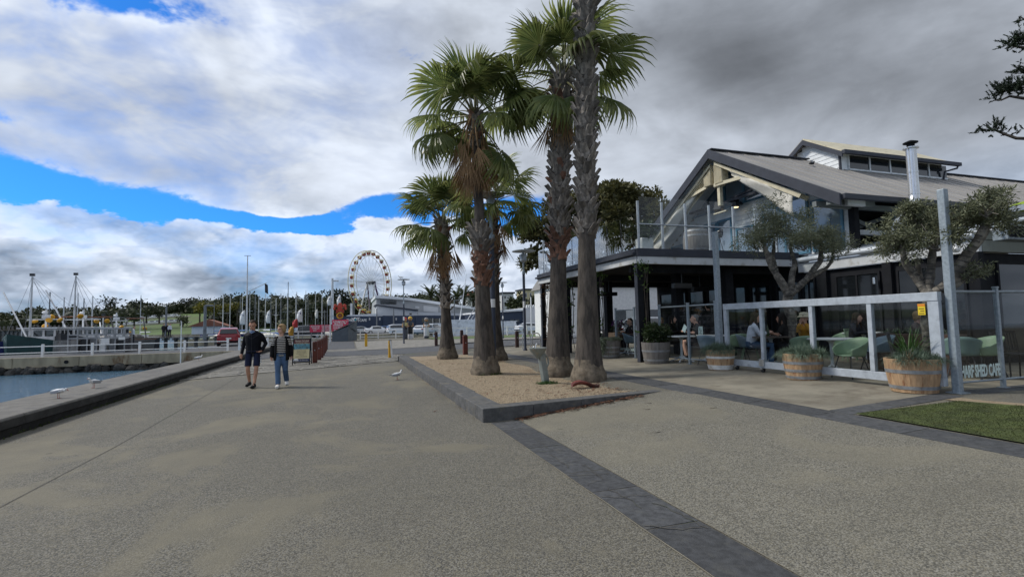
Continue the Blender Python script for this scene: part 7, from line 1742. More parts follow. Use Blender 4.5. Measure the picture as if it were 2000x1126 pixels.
# feather flags
def feather(label, u, vt, vb, d, m, w=1.0, lean=.25):
    p = AD(u, vb, d); t_ = thing('feather_flag', label, 'flag', p); h = AD(u, vt, d).z - p.z; b = MB(); b.tube([(0, 0, -2.2), (0, 0, h * .7), (-lean * .4, 0, h)], .03, 5); b.obj('pole', 'spar_dark', t_, w=False)
    b = MB(); b.grid(lambda q, z_: (-w * q * (.55 + .45 * math.sin(math.pi * min(1, .25 + z_ * .6))) - lean * .4 * z_ ** 3, .12 * math.sin(q * 5 + z_ * 4), h * (.05 + .95 * z_) - .25 * q * h * z_ * z_), 5, 10); f = b.obj('sail', m, t_, w=False, smooth=80); f.modifiers.new('t', 'SOLIDIFY').thickness = .02
    if m == 'white_paint': b = MB(); b.ell((-w * .40, -.16, h * .66), (w * .12, .04, w * .16), 10, 6); b.obj('emblem', 'hull_blue', t_, w=False)
    return t_
feather('white feather flag with blue emblem left of the walking man', 479, 605, 635, 72, 'white_paint', .62); feather('white feather flag above the walking woman', 528, 605, 632, 72, 'white_paint', .5); feather('white feather flag with blue emblem above the dark pick-up', 591, 602, 630, 62, 'white_paint', .6); feather('white feather flag left of the davit post', 647, 577, 597, 70, 'white_paint', .5); feather('white feather flag above the red lobster sign', 666, 577, 597, 70, 'white_paint', .5); feather('narrow cream feather flag among the masts', 621, 603, 622, 70, 'canvas', .35)
mat('flag_red', (0.42, 0.03, 0.03), 0.6, 0.1); feather('small red feather flag beside the dark pick-up', 582, 622, 640, 60, 'flag_red', .55)
mat('flag_gold', (0.5, 0.26, 0.03), 0.6, 0.3, 3); feather('folded orange banner left of the dark pick-up', 574, 636, 656, 56, 'flag_gold', .5)

# food signs, lobster, ramp box
mat('sign_pink', (0.60, 0.035, 0.09), 0.5, 0.06, 2)
def sign(label, u0, u1, v0, v1, d, lines, name='food_sign'):
    a, c = AD(u0, v1, d), AD(u1, v0, d); w = math.hypot(c.x - a.x, c.y - a.y); h = c.z - a.z; rz = math.atan2(c.y - a.y, c.x - a.x); t_ = thing(name, label, 'sign', a, rz)
    b = MB(); b.bx(0, w, -.03, .03, 0, h); b.obj('panel', 'sign_pink', t_, w=False)
    for x_ in (.15, w - .15): b = MB(); b.bx(x_ - .05, x_ + .05, .03, .1, -a.z - .1, h); b.obj('leg', 'spar_dark', t_, w=False)
    for s_, size, x_, z_, wf in lines:
        o = text(t_, s_, size * h, (0, 0, 0), TY, 'trim_white', .004, bold=.008 * h); o.location = (x_ * w, -.04, z_ * h); fit(o, wf * w)
    return t_
sign('pink seafood paella sign standing low behind the bollard row', 605, 647.5, 633.5, 648.5, 58, [('SEAFOOD', .30, .04, .70, .42), ('PAELLA', .28, .10, .44, .34), ('$12', .26, .16, .16, .14), ('SALT & PEPPER', .15, .54, .80, .42), ('CALAMARI FISH', .15, .54, .62, .42), ('PRAWNS CHIPS', .15, .56, .44, .40), ('SPANISH DONUT', .15, .54, .26, .42), ('FRESH MUSSELS', .13, .54, .08, .42)])
sign('taller pink food stall sign behind the grey ramp box', 648.5, 680.5, 623.5, 648.5, 57, [('A Delight for U', .15, .06, .80, .88), ('Gipsy Doner Stir', .12, .12, .66, .76), ('CHURROS', .17, .06, .48, .60), ('DOUBLE', .16, .08, .30, .50), ('$12 ea', .16, .10, .12, .34)])
ls = thing('lobster_sign', 'red lobster cut-out sign with a yellow ring below it', 'sign', AD(664, 622, 59)); k_ = 59 / FPX; rzz = R(0)
mat('lobster_red', (0.48, 0.06, 0.035), 0.5, 0.15, 3)
b = MB(); b.ell((0, 0, 22 * k_), (4.2 * k_, .06, 8 * k_), 12, 8); b.obj('body', 'lobster_red', ls, w=False)
for sx in (-1, 1):
    b = MB(); b.ell((sx * 8 * k_, 0, 24 * k_), (3.6 * k_, .05, 3.2 * k_), 10, 6); b.ell((sx * 10 * k_, 0, 19 * k_), (2.2 * k_, .05, 3.4 * k_), 10, 6); b.bar((0, 0, 20 * k_), (sx * 8 * k_, 0, 23 * k_), .08); solid(b, 'claw', 'lobster_red', ls, .045, 1)
    for i in range(3): b = MB(); b.bar((0, 0, (19 - i * 2.2) * k_), (sx * 7 * k_, 0, (16 - i * 2.6) * k_), .05, .09); b.obj('leg', 'lobster_red', ls, w=False)
b = MB(); b.tube([(5 * k_ * math.cos(a), 0, 5.5 * k_ + 5 * k_ * math.sin(a)) for a in [2 * math.pi * i / 20 for i in range(21)]], 1.2 * k_, 8, cap=False); b.obj('ring', 'float_yellow', ls, w=False, smooth=True)
b = MB(); b.ell((0, .02, 5.5 * k_), (3.6 * k_, .04, 3.6 * k_), 12, 8); b.obj('ring_centre', 'rust', ls, w=False)
b = MB(); b.bx(-.06, .06, .08, .16, -2.5, 26 * k_); b.obj('post', 'spar_dark', ls, w=False)
rbx = thing('ramp_box', 'slate grey wedge shaped steel box standing on the wharf', 'steel box', (-.5, 54.5, .02))
mat('slate_steel', (0.085, 0.105, 0.125), 0.55, 0.12, 2, dirt=(0.06, 0.07, 0.08)); mat('wharf_wood', (0.20, 0.17, 0.15), 0.8, 0.2, 4)
a0 = AY(648.5, 667, 54.5); a1 = AY(680, 667, 54.5); t0 = AY(648.5, 648.5, 54.5); t1 = AY(680, 637, 54.5); e1 = AY(693.5, 627, 57.5); 
b = MB(); b.ext([(a0.x, 54.5, .02), (a1.x, 54.5, .02), (a1.x, 54.5, t1.z), (a0.x, 54.5, t0.z)], (0, 2.6, .0)); b.obj('body', 'slate_steel', rbx)
b = MB(); b.add([(a1.x + .005, 54.5, .02), (a1.x + .9, 57.0, .02), (a1.x + .9, 57.0, e1.z), (a1.x + .005, 54.5, t1.z + .02)], [(0, 1, 2, 3)]); o = b.obj('side_panel', 'slate_steel', rbx); o.modifiers.new('t', 'SOLIDIFY').thickness = .05
b = MB(); b.ext([(a0.x, 54.45, t0.z + .01), (a1.x + .9, 54.45, e1.z + .03), (a1.x + .9, 54.45, e1.z + .10), (a0.x, 54.45, t0.z + .07)], (0, 2.7, 0)); b.obj('lid', 'wharf_wood', rbx)
b = MB(); b.bar((a1.x + .1, 54.7, 1.5), (a1.x + .95, 56.8, 1.0), .06, .12); b.obj('brace', 'slate_steel', rbx)

# painted figure posts
for nm, c_ in (('cap_red', (0.42, 0.025, 0.03)), ('cap_yellow', (0.62, 0.38, 0.01)), ('figure_skin', (0.42, 0.24, 0.13)), ('suit_black', (0.015, 0.016, 0.02)), ('suit_yellow', (0.58, 0.50, 0.22)), ('post_slate', (0.055, 0.065, 0.085)), ('apron_white', (0.66, 0.67, 0.70)), ('dress_slate', (0.10, 0.12, 0.14)), ('hair_ash', (0.22, 0.20, 0.19))): mat(nm, c_, 0.5, 0.1, 3)
def figure_post(label, u, v, parts, h, cap, capm):
    t_ = thing('painted_post', label, 'painted post', G(u, v), R(-10), 'painted figure posts on the foreshore'); r = .27
    for name, m, z0, z1, r0, r1 in parts: b = MB(); b.lathe([(r0 * .97, z0 * h), (r0, z0 * h + .02), (r1, z1 * h)], n=16); b.obj(name, m, t_, w=False, smooth=True)
    b = MB(); b.ell((0, 0, .90 * h), (.21, .22, .25), 14, 10); b.ell((0, -.22, .885 * h), (.04, .06, .06), 8, 6); solid(b, 'head', 'figure_skin', t_, .03, 1)
    b = MB(); b.ell((0, .03, .925 * h), (.235, .24, .21), 14, 10); b.obj(cap, capm, t_, w=False, smooth=True)
    for sx in (-1, 1):
        b = MB(); b.tube([(sx * .25, 0, .72 * h), (sx * .30, -.06, .58 * h), (sx * .08, -.27, .58 * h)], [.075, .07, .06], 8); b.obj('arm', 'figure_skin', t_, w=False, smooth=True)
        b = MB(); b.ell((sx * .07, -.205, .91 * h), (.03, .02, .025), 8, 5); b.obj('eye', 'eye_dark', t_, w=False)
figure_post('painted swimmer post with a red cap and pale yellow top', 791.5, 662, [('lower_post', 'post_slate', 0, .45, .28, .27), ('torso', 'suit_black', .45, .62, .27, .27), ('shirt', 'suit_yellow', .62, .78, .27, .24)], 2.35, 'bathing_cap', 'cap_red')
figure_post('painted swimmer post with a yellow cap and dark suit', 801.5, 661.5, [('lower_post', 'apron_white', 0, .22, .28, .27), ('torso', 'suit_black', .22, .62, .27, .27), ('shirt', 'post_slate', .62, .78, .27, .24)], 2.45, 'bathing_cap', 'cap_yellow')
figure_post('painted post of an aproned figure with grey hair', 833, 660.5, [('lower_post', 'post_slate', 0, .12, .27, .27), ('apron', 'apron_white', .12, .68, .27, .25), ('shawl', 'dress_slate', .68, .80, .25, .22)], 2.3, 'hair', 'hair_ash')

# white moored boats behind the lawn
def cruiser(label, u0, u1, vt, d, seed, arch=True):
    a, c = wl(u0, d), wl(u1, d); L = (c - a).length; t_ = thing('cabin_boat', label, 'boat', (a + c) / 2, math.atan2(c.y - a.y, c.x - a.x) - math.pi / 2, 'white boats behind the lawn'); top = AD((u0 + u1) / 2, vt, d).z - WL
    hull(t_, L, 3.6, .95, 'hull_white', .5)
    b = MB(); b.ext([(-1.4, -L * .40, .7), (-1.4, L * .28, .7), (-1.25, L * .19, top), (-1.25, -L * .40, top)], (2.8, 0, 0)); cb = b.obj('cabin', 'hull_white', t_, w=False)
    n = max(3, int(L * .5 / 1.5))
    for i in range(n): 
        for sx in (-1, 1): b = MB(); b.box((sx * 1.40, -L * .31 + i * (L * .46 / n), (1.0 + top) / 2 + .15), (.10, L * .34 / n, (top - 1.0) * .45)); b.obj('window', 'window_dark', cb, w=False)
    b = MB(); b.box((0, -L * .08, top + .06), (3.1, L * .62, .12)); b.obj('roof', 'hull_white', t_, w=False)
    if arch:
        for i in range(3):
            for sx in (-1, 1): b = MB(); b.tube([(sx * 1.2, -L * .05 + i * .5, top), (sx * 1.0, -L * .05 + i * .5 + 1.2, top + 1.9)], .06, 6); b.obj('radar_arch', 'spar', t_, w=False)
        b = MB(); b.bar((-1.3, L * .06, top + 1.95), (1.3, L * .06, top + 1.95), .5, .06); b.obj('arch_top', 'spar_dark', t_, w=False)
        b = MB(); b.tube([(0, -L * .2, top), (0, -L * .05, top + 7)], [.1, .04], 6); b.obj('mast', 'hull_white', t_, w=False)
    rope(t_, (0, L * .45, 1.8), (0, L * .6, .4), .03)
    return t_
cruiser('white cabin cruiser with radar arch moored behind the palm trunks', 868, 968, 625, 76, 1); cruiser('long low white boat with a row of dark windows right of the middle palm', 958, 1030, 628, 80, 2, False)
cruiser('small white runabout moored in front of the blue wall', 846, 884, 632, 84, 3, False)

# ---------------------------------------------------------------- blue walled cafe and hall
def wallpoly(par, name, m, pts, Y, depth): b = MB(); b.ext([tuple(AY(u, v, Y)) if v < 900 else (AY(u, 640, Y).x, Y, -.1) for u, v in pts], (0, depth, 0)); return b.obj(name, m, par)
mat('navy_wall', (0.022, 0.038, 0.075), 0.6, 0.06, .5); mat('hall_grey', (0.40, 0.41, 0.42), 0.6, 0.06, .5); mat('hall_white', (0.60, 0.61, 0.62), 0.6, 0.05, .5); mat('roof_white', (0.72, 0.74, 0.76), 0.5, 0.04, .5)
yc = thing('blue_cafe', 'long navy walled cafe with white lettering below the ferris wheel', 'building', tuple(AY(780, 640, 106).xy) + (0,))
wallpoly(yc, 'wall', 'navy_wall', [(648, 999), (648, 617), (748, 617), (748, 999)], 106, 14); wallpoly(yc, 'wall', 'navy_wall', [(748.2, 999), (748.2, 616), (812, 616), (812, 999)], 105.6, 14); wallpoly(yc, 'wall', 'navy_wall', [(812.2, 999), (812.2, 615.5), (908, 616), (908, 999)], 105.2, 14)
wallpoly(yc, 'window_band', 'window_dark', [(824, 630), (824, 621), (868, 621.5), (868, 630.5)], 105.15, .1)
for u in (830, 845, 858): wallpoly(yc, 'window_frame', 'white_paint', [(u, 631), (u, 621), (u + .7, 621), (u + .7, 631)], 105.05, .08)
for u in (722, 742, 774): wallpoly(yc, 'wall_light', 'hall_grey', [(u - 1.2, 625), (u - 1.2, 620), (u + 1.2, 620), (u + 1.2, 625)], 105.1, .3)
wallpoly(yc, 'vent_stack', 'spar', [(684, 617), (684, 592), (688.5, 592), (688.5, 617)], 108, .5); wallpoly(yc, 'vent_stack', 'spar_dark', [(690, 617), (690, 580), (692.5, 580), (692.5, 617)], 108, .4)
wallpoly(yc, 'plant_roof', 'roof_white', [(676, 617), (680, 615), (736, 612), (736, 617)], 107, 6)
def yt(s_, u, v, hpx, upx, m='trim_white'):
    p = AY(u, v, 105.9); kk = 108 / FPX; o = text(yc, s_, hpx * kk * 1.38, p, TY, m, .02, bold=.02); fit(o, upx * 108 / FPX / .93); return o
yt('THE', 677, 627.2, 4.6, 9.5); yt('Y', 686.5, 627.8, 8.0, 5.4); yt('T', 697.2, 627.8, 8.0, 4.6); yt('CAFE', 701.8, 627.4, 4.6, 12)
p = AY(694.3, 624.2, 105.85); b = MB(); kk = 108 / FPX; b.tube([(p.x + 2.9 * kk * math.cos(a), p.y, p.z + 3.4 * kk * math.sin(a)) for a in [2 * math.pi * i / 18 for i in range(19)]], .1, 6, cap=False); b.obj('lettering', 'trim_white', yc)
mat('teal_drop', (0.02, 0.35, 0.45), 0.5); b = MB(); b.ell((p.x, p.y, p.z), (1.3 * kk, .05, 2.0 * kk), 8, 6); b.obj('emblem', 'teal_drop', yc)
hl = thing('grey_hall', 'large pale grey hall with a sloping white roof behind the blue cafe', 'building', tuple(AY(840, 640, 118).xy) + (0,))
wallpoly(hl, 'wall', 'hall_grey', [(735, 999), (735, 579), (800, 585), (905, 600), (1000, 613), (1000, 999)], 120, 22)
wallpoly(hl, 'roof_edge', 'roof_white', [(733, 581.5), (733, 576), (800, 581), (905, 596), (1003, 609), (1003, 614), (905, 601), (800, 586)], 119, 24)
wallpoly(hl, 'window', 'window_dark', [(743, 593), (743, 585.2), (774, 586.8), (774, 593.5)], 119.8, .1); wallpoly(hl, 'louvre_panel', 'hall_white', [(827, 608), (827, 596), (856, 599.5), (856, 610)], 119.8, .1); wallpoly(hl, 'vent', 'hall_white', [(811, 601), (811, 597.5), (819, 598.5), (819, 602)], 119.8, .1)
lw = thing('white_annex', 'white walled annex with a slanting dark roof edge in front of the grey hall', 'building', tuple(AY(775, 640, 110).xy) + (0,))
wallpoly(lw, 'wall', 'hall_white', [(736, 999), (736, 596), (815, 606), (815, 999)], 112, 7); wallpoly(lw, 'roof_edge', 'slate_trim', [(733, 596.5), (733, 594), (817, 604.5), (817, 607)], 111.5, 8); wallpoly(lw, 'side_wall', 'hall_white', [(815.2, 999), (815.2, 609), (905, 612), (905, 999)], 112.3, 6); wallpoly(lw, 'window', 'window_dark', [(800, 614), (800, 611), (804, 611.4), (804, 614)], 111.9, .1)
for u in (749, 792): pole('grey sign mast with a pale banner by the blue wall' if u == 749 else 'second grey sign mast by the blue wall', u - 24 + 11 if u == 749 else u - 23, 602, 645, 100, .14, 'spar_dark')
bb_ = thing('blue_shed', 'navy and white waterfront shed right of the middle palm', 'building', tuple(AY(1000, 640, 98).xy) + (0,))
wallpoly(bb_, 'wall', 'navy_wall', [(930, 999), (930, 612), (1024, 606), (1024, 999)], 100, 14); wallpoly(bb_, 'roof_edge', 'roof_white', [(930, 612.5), (930, 609), (1024, 602.5), (1024, 606.5)], 99.5, 15); wallpoly(bb_, 'wall', 'hall_white', [(1024.3, 999), (1024.3, 601), (1062, 599), (1062, 999)], 99, 14)
for u in (978, 1000, 1010): wallpoly(bb_, 'window', 'window_dark', [(u - 4, 628), (u - 4, 623.5), (u + 4, 623), (u + 4, 628)], 99.8, .1)
for i in range(7): u = 1028 + i * 4.2; wallpoly(bb_, 'roof_fin', 'roof_white', [(u, 601), (u + 1, 595.5), (u + 2.6, 594.5), (u + 2.2, 600.8)], 99, .4)

# ---------------------------------------------------------------- ferris wheel
D_ = 200.0; hub = AD(724.5, 552, D_); RW = 60.5 * D_ / FPX
fw = thing('ferris_wheel', 'tall ferris wheel with cream and red gondolas behind the hall', 'ferris wheel', (hub.x, hub.y, 0), -math.atan2(hub.x, hub.y) + R(55))
mat('wheel_cream', (0.68, 0.63, 0.45), 0.5, 0.08); mat('gondola_red', (0.30, 0.035, 0.025), 0.5, 0.1); mat('gondola_yellow', (0.62, 0.42, 0.03), 0.5, 0.1); mat('purple', (0.10, 0.035, 0.13), 0.6, 0.1)
hz_ = hub.z; ang = [2 * math.pi * i / 24 for i in range(25)]
for s_ in (-1, 1):
    for rr, th in ((RW, .16), (RW * .86, .09)):
        b = MB(); b.tube([(rr * math.cos(a), s_ * 1.15, hz_ + rr * math.sin(a)) for a in [2 * math.pi * i / 60 for i in range(61)]], th, 6, cap=False); b.obj('rim', 'wheel_cream', fw, w=False, smooth=True)
    for i in range(24):
        a = ang[i]; b = MB(); b.tube([(0, s_ * .7, hz_), (RW * math.cos(a), s_ * 1.15, hz_ + RW * math.sin(a))], .05, 4); b.obj('spoke', 'spar', fw, w=False)
b = MB(); b.tube([(0, -1.8, hz_), (0, 1.8, hz_)], .6, 12); b.obj('hub', 'slate_trim', fw, w=False)
gr, gc = MB(), MB(); gr.lathe([(.55, -1.5), (.85, -1.25), (.9, -.75), (.9, -.55)], n=10); gc.lathe([(.06, .25), (.7, .15), (1.0, -.15), (1.0, -.45)], n=10)
for k__ in range(4): gc.tube([(.8 * math.cos(k__ * 1.57), .8 * math.sin(k__ * 1.57), -.8), (.8 * math.cos(k__ * 1.57), .8 * math.sin(k__ * 1.57), -.4)], .06, 4)
GM = gr.mesh('gondola', 'gondola_red', smooth=True); CM = gc.mesh('canopy', 'wheel_cream', smooth=True); CY = CM.copy(); CY.materials.clear(); CY.materials.append(MAT('gondola_yellow'))
for i in range(24):
    a = ang[i] + .13; g_ = put('gondola', GM, fw, (RW * .94 * math.cos(a), 0, hz_ + RW * .94 * math.sin(a) + .4), (0, 0, 0), .88); put('canopy', CY if math.sin(a) < -.45 else CM, g_)
    b = MB(); b.tube([(RW * .94 * math.cos(a), -1.15, hz_ + RW * .94 * math.sin(a) + .5), (RW * .94 * math.cos(a), 1.15, hz_ + RW * .94 * math.sin(a) + .5)], .06, 4); b.obj('axle', 'spar', fw, w=False)
for s_ in (-1, 1):
    for x_ in (-5.2, 5.2): b = MB(); b.bar((x_, s_ * 3.4, 0), (0, s_ * 1.6, hz_), .42, .42); b.obj('support_leg', 'purple' if x_ > 0 else 'spar', fw, w=False)
    for i in range(7): z_ = 1 + i * (hz_ - 2) / 7; k__ = 1 - z_ / hz_; b = MB(); b.tube([(-5.2 * k__, s_ * (1.6 + 1.8 * k__), z_), (5.2 * k__ * .85, s_ * (1.6 + 1.8 * k__), z_ + (hz_ - 2) / 8)], .09, 4); b.obj('lattice', 'spar', fw, w=False)
b = MB(); b.bx(-6, 6, -5, 5, 0, 1.0); b.obj('platform', 'spar_dark', fw, w=False)

# ---------------------------------------------------------------- hill woods
leaf('wood_leaf', (0.065, 0.075, 0.030), (0.018, 0.026, 0.012), 0.10, 0.3, 0.1, 0.7); leaf('wattle_leaf', (0.22, 0.19, 0.030), (0.09, 0.10, 0.022), 0.12, 0.15, 0.15, 0.7); leaf('pine_dark', (0.022, 0.032, 0.017), (0.012, 0.018, 0.010), 0.1, 0.1, 0.05, 0.7); leaf('date_leaf', (0.060, 0.075, 0.025), (0.022, 0.032, 0.013), 0.3, 0.2, 0.15, 0.6)
sky_line = [(-400, 606), (-60, 608), (0, 607), (20, 604), (60, 605), (100, 601), (150, 599), (190, 600), (230, 597), (280, 592), (330, 590), (380, 584), (420, 582), (450, 579), (500, 578), (560, 578), (600, 574), (640, 575), (680, 581), (700, 588), (760, 578), (800, 575), (860, 580), (920, 585), (1000, 588), (1060, 584), (1200, 580), (1700, 575)]
def lerpv(u):
    for (a, va), (c, vc) in zip(sky_line, sky_line[1:]):
        if u <= c: return va + (vc - va) * (u - a) / (c - a)
    return sky_line[-1][1]
rs = random.Random(77); b = MB(); tb = MB()
def wood(u, d, vt):
    p = AD(u, 600, d); g0 = hill(p.x, p.y); top = max(g0 + 4, AD(u, vt, d).z); h = top - g0; r_ = rs.uniform(2.6, 6.8); z_ = top
    while z_ > g0 + 1.0:
        c_ = V3((p.x + rs.gauss(0, r_ * .35), p.y + rs.gauss(0, r_ * .35), z_ - r_ * .6)); o_ = len(b.v); b.ell(c_, (r_ * .55, r_ * .55, r_ * .42), 7, 4)
        for q in range(o_, len(b.v)): b.v[q] = tuple(c_ + (V3(b.v[q]) - c_) * (1 + .45 * noise.noise(V3(b.v[q]) * .33)))
        cloud(b, c_, (r_ * .9, r_ * .9, r_ * .68), 58, 1.3, rs, .7, .6); z_ -= r_ * .75
    tb.tube([(p.x, p.y, g0 - .5), (p.x, p.y, top - r_)], [.4, .2], 4)
for i in range(400):
    u = rs.uniform(-380, 1500); wood(u, rs.uniform(295, 360), lerpv(u) + rs.gauss(2.5, 4.5))
for i in range(120):
    u = rs.uniform(425, 720); wood(u, rs.uniform(215, 290), lerpv(u) + rs.uniform(4, 26))
for i in range(70):
    u = rs.uniform(-120, 215); wood(u, rs.uniform(262, 290), lerpv(u) + rs.uniform(3, 16))
for i in range(60):
    u = rs.uniform(760, 1080); wood(u, rs.uniform(190, 260), lerpv(u) + rs.uniform(2, 16))
fo = thing('forest', 'dark wooded hillside beyond the marina reading as one mass', 'woods', (0, 330, 0)); fo['kind'] = 'stuff'
b.obj('foliage', 'wood_leaf', fo); tb.obj('trunks', 'dark_bark', fo)
big_tree('flat_topped_pine', 'flat topped pine standing above the woods behind the fishing boats', 300, (215, 625, 1.6), [(218, 588, 15, 6), (206, 586, 9, 3), (226, 583, 8, 2.5), (214, 582, 9, 2.5), (222, 592, 9, 4)], 'pine_dark', 51, 1.1, 900, 'tall pines on the hill')
big_tree('flat_topped_pine', 'spreading pine above the white yacht mast', 300, (272, 625, 1.6), [(265, 592, 12, 5), (258, 589, 7, 3), (272, 587, 8, 3), (268, 597, 10, 5)], 'pine_dark', 52, 1.1, 900, 'tall pines on the hill')
big_tree('flat_topped_pine', 'open crowned pine right of the lawn', 300, (366, 622, 1.6), [(366, 588, 12, 5), (374, 584, 6, 2.5), (358, 585, 6, 3), (368, 593, 10, 4)], 'pine_dark', 53, 1.1, 900, 'tall pines on the hill')
big_tree('cypress_tree', 'huge dark cypress left of the ferris wheel', 240, (662, 625, 3), [(660, 583, 22, 12), (648, 570, 18, 4), (670, 574, 20, 6), (682, 586, 12, 9), (640, 590, 12, 9), (655, 600, 22, 12), (632, 568, 8, 2), (690, 575, 6, 4)], 'pine_dark', 54, 1.2, 1200)
for u, v, r_, lab in ((390, 597, 10, 'yellow flowering wattle left of the gantry post'), (417, 600, 11, 'yellow flowering wattle right of the gantry post'), (444, 597, 8, 'small yellow green wattle further right'), (464, 595, 7, 'yellow green wattle behind the flagpole')):
    big_tree('wattle_tree', lab, 208, (u, 632, 1.5), [(u, v, r_, r_ * .7), (u - r_ * .5, v + 4, r_ * .7, r_ * .6), (u + r_ * .5, v + 5, r_ * .7, r_ * .6)], 'wattle_leaf', int(u), 1.0, 1500, 'yellow wattles on the hill')
for u, v, w, h, lab in ((238, 617, 6, 9, 'dark conical tree at the left end of the park lawn'), (262, 616, 8, 12, 'dark tree on the lawn left of the white mast'), (286, 608, 7, 8, 'small dark tree on the lawn right of the white mast'), (311, 608, 8, 8, 'lone round tree in the middle of the park lawn'), (357, 622, 8, 8, 'bushy dark tree right of the park lawn')):
    big_tree('park_tree', lab, 235, (u, v + 22, 1.4), [(u, v, w, h), (u - 3, v + 4, w * .8, h * .7), (u + 3, v + 5, w * .8, h * .7)], 'wood_leaf', int(u) + 7, .9, 1700, 'trees on the park lawn')
# roads and tiny parked cars on the hill
b = MB(); 
tiny = None; rs = random.Random(4)
for i in range(22):
    u = 232 + i * 6.1 + rs.uniform(-1, 1); lower = i % 2; d = 252 if lower else 280; p = AD(u, 618, d); p.z = hill(p.x, p.y) + .1
    if u > 352: continue
    if tiny is None: tiny = CARS[('sedan', 'car_white')]
    t_ = thing('hill_car', '%s tiny white car from the left on the %s park road' % (ORD[i // 2], 'lower' if lower else 'upper'), 'car', p, R(-75), 'cars parked on the %s park road' % ('lower' if lower else 'upper')); put('body', tiny[0], t_); put('window', tiny[1], t_)
b = MB(); b.grid(lambda u, v: (lambda p: (p.x, p.y + v * 4, hill(p.x, p.y + v * 4) + .12))(AD(200 + 170 * u, 618, 249)), 30, 2); struct(b.obj('park_road', 'old_paving'))
b = MB(); b.grid(lambda u, v: (lambda p: (p.x, p.y + v * 4, hill(p.x, p.y + v * 4) + .12))(AD(200 + 170 * u, 618, 277)), 30, 2); struct(b.obj('park_road', 'old_paving'))
# low pavilion roof and shoreline clutter
pv = thing('pavilion', 'low terracotta roofed pavilion on the far foreshore', 'building', AD(412, 632, 180)); pv.location.z = 0; WLOC[pv.name] = V3(pv.location)
mat('terracotta', (0.22, 0.085, 0.05), 0.8, 0.2, .5); b = MB(); b.box((0, 0, 1.2), (9, 5, 2.4)); b.obj('wall', 'hall_white', pv, w=False); b = MB(); b.ext([(-5.5, -3.2, 2.3), (0, -3.2, 4.4), (5.5, -3.2, 2.3)], (0, 6.4, 0)); b.obj('roof', 'terracotta', pv, w=False)
rs = random.Random(14)
for i, u in enumerate((436, 452, 468, 508, 519, 536, 553, 612, 627)):
    p = AD(u, 645, rs.uniform(90, 140)); p.z = WL; t_ = thing('motor_boat', '%s small covered motor boat from the left at the foot of the masts' % ORD[i], 'boat', p, rs.uniform(0, 6), 'covered motor boats in the marina'); hull(t_, rs.uniform(5, 7), 2.2, .9, 'hull_white', .3, -.3); b = MB(); b.ell((0, -.3, 1.1), (.95, 2.0, .55), 10, 6); b.obj('cover', 'tarp_blue' if i % 2 else 'canvas', t_, w=False)
# roof pigeon and a trailer jockey wheel
pg = AY(1586, 318, 14.6); pgz = roofz(14.6) + .06; pj = thing('pigeon', 'dark pigeon sitting on the cafe roof below the monitor gable', 'bird', (pg.x, 14.6, pgz)); b = MB(); b.tube([(-.16, 0, .07), (-.05, 0, .09), (.06, 0, .10), (.10, 0, .15)], [.02, .06, .055, .03], 8); b.ell((.11, 0, .17), .03); solid(b, 'body', 'gull_black', pj, .014, 2)
jw = thing('jockey_wheel', 'white trailer jockey wheel standing left of the sandwich board', 'wheel stand', G(571, 696)); b = MB(); b.tube([(0, 0, .15), (0, 0, .75)], .03, 8); b.bar((-.12, 0, .72), (.12, 0, .72), .03); b.obj('stem', 'white_paint', jw, w=False); b = MB(); b.tube([(-.04, 0, .11), (.04, 0, .11)], .11, 14); b.obj('tyre', 'rubber', jw, w=False)
# feather palms behind the hall
def date_palm(label, u, v, vb, d, seed):
    rs = random.Random(seed); p = AD(u, vb, d); h = AD(u, v, d).z - p.z; t_ = thing('date_palm', label, 'palm tree', p, 0, 'date palms behind the hall'); b = MB(); b.tube([(0, 0, -3), (0, 0, h)], [.5, .38], 8); b.obj('trunk', 'palm_bark', t_, w=False)
    for i in range(26):
        a = i * 2.4; e = R(80 - 110 * (i / 26)); m3 = Matrix.Rotation(a, 3, 'Z') @ Matrix.Rotation(-e, 3, 'Y'); put('frond', DP[i % 2], t_, (0, 0, h), m3, rs.uniform(.85, 1.1))
DP = []
for q in range(2):
    b = MB(); rs = random.Random(q)
    for i in range(14):
        f = (i + 1) / 14; x_ = 3.6 * f; z_ = -1.3 * f * f
        for sx in (-1, 1): L_ = .95 * (1 - .55 * f); b.add([(x_ - .14, 0, z_), (x_ + .14, 0, z_ - .02), (x_ + .5, sx * L_, z_ - .25 - .2 * f)], [(0, 1, 2)])
        if i: b.add([(x_ - .27, -.03, z_ + .1 * f), (x_ - .27, .03, z_ + .1 * f), (x_, .02, z_), (x_, -.02, z_)], [(0, 1, 2, 3)])
    DP.append(b.mesh('frond', 'date_leaf'))
for i, (u, v) in enumerate(((842, 576), (858, 581), (868, 572), (893, 580), (907, 577), (925, 583), (944, 580), (957, 577))): date_palm('%s date palm from the left behind the sloping white hall roof' % ORD[i], u, v, 620, 150 + 4 * (i % 3), 60 + i)
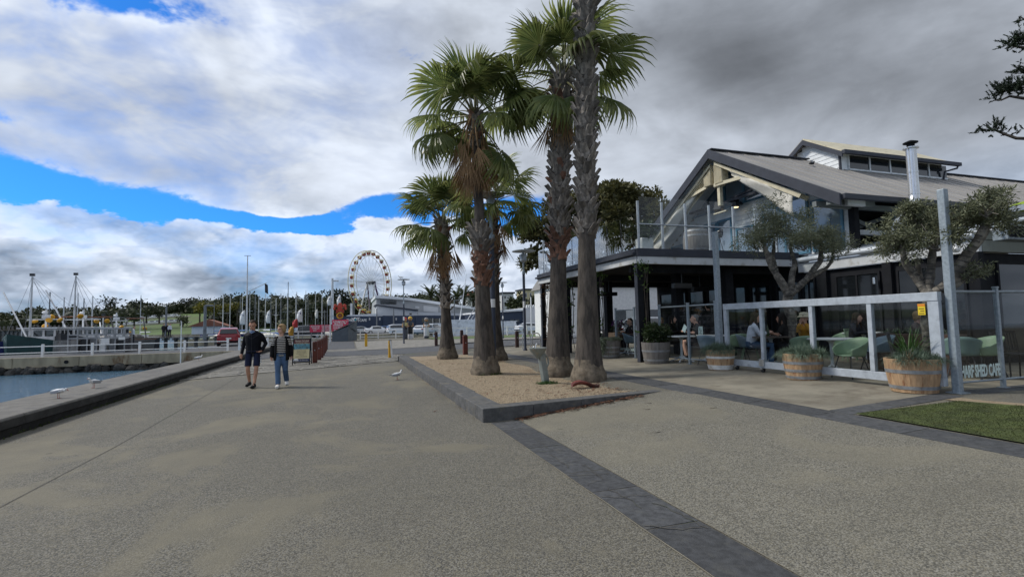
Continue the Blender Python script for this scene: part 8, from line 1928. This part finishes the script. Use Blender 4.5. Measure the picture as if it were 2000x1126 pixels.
# houses on the rise
def house(label, u0, u1, vt, vb, Y, m, roof, wins):
    a, c = AY(u0, vb, Y), AY(u1, vt, Y); t_ = thing('house', label, 'house', (a.x, Y, a.z)); b = MB(); b.bx(a.x, c.x, Y, Y + 8, -1, c.z); w_ = b.obj('wall', m, t_)
    b = MB(); b.bx(a.x - .4, c.x + .4, Y - .5, Y + 8.5, c.z, c.z + .5) if roof == 'flat' else b.ext([(a.x - .5, Y - .5, c.z), ((a.x + c.x) / 2, Y - .5, c.z + 2.2), (c.x + .5, Y - .5, c.z)], (0, 9, 0)); b.obj('roof', 'slate_trim' if roof == 'flat' else roof, t_)
    for i in range(wins):
        for z_ in (.3, .68): x_ = a.x + (c.x - a.x) * (i + .25) / wins; b = MB(); b.bx(x_, x_ + (c.x - a.x) * .4 / wins, Y - .06, Y - .01, a.z + (c.z - a.z) * z_, a.z + (c.z - a.z) * (z_ + .2)); f = b.obj('window', 'white_paint', t_); b = MB(); b.bx(x_ + .1, x_ + (c.x - a.x) * .4 / wins - .1, Y - .09, Y - .065, a.z + (c.z - a.z) * z_ + .1, a.z + (c.z - a.z) * (z_ + .2) - .1); b.obj('pane', 'window_dark', f)
mat('house_cream', (0.55, 0.48, 0.30), 0.7, 0.08); house('cream apartment house on the rise right of the lamp post', 1024, 1050, 566, 612, 165, 'house_cream', 'flat', 3); house('white house with dark flat roof behind the blue shed', 982, 1003, 573, 605, 150, 'hall_white', 'flat', 2); house('red roofed house among the palms', 914, 932, 579, 605, 175, 'hall_white', 'terracotta', 2); house('lower cream house wing below the apartment', 998, 1030, 588, 612, 160, 'house_cream', 'flat', 3)
for u, v, ru, rv, lab in ((1000, 590, 9, 14, 'leafy tree between the two pale houses'), (1018, 585, 7, 16, 'palm like tree in front of the cream house'), (1050, 585, 14, 16, 'dark tree at the corner of the cream house'), (785, 592, 14, 8, 'broad tree behind the hall roof'), (765, 588, 10, 7, 'dark tree right of the ferris wheel'), (820, 590, 16, 8, 'dense tree behind the middle of the hall roof')):
    big_tree('shore_tree', lab, 145, (u, 628, 2), [(u, v, ru, rv), (u - ru * .5, v + 4, ru * .7, rv * .7), (u + ru * .5, v + 5, ru * .7, rv * .7)], 'date_leaf', int(u) + 3, .8, 2200)
bpy.data.scenes.remove(TMP)
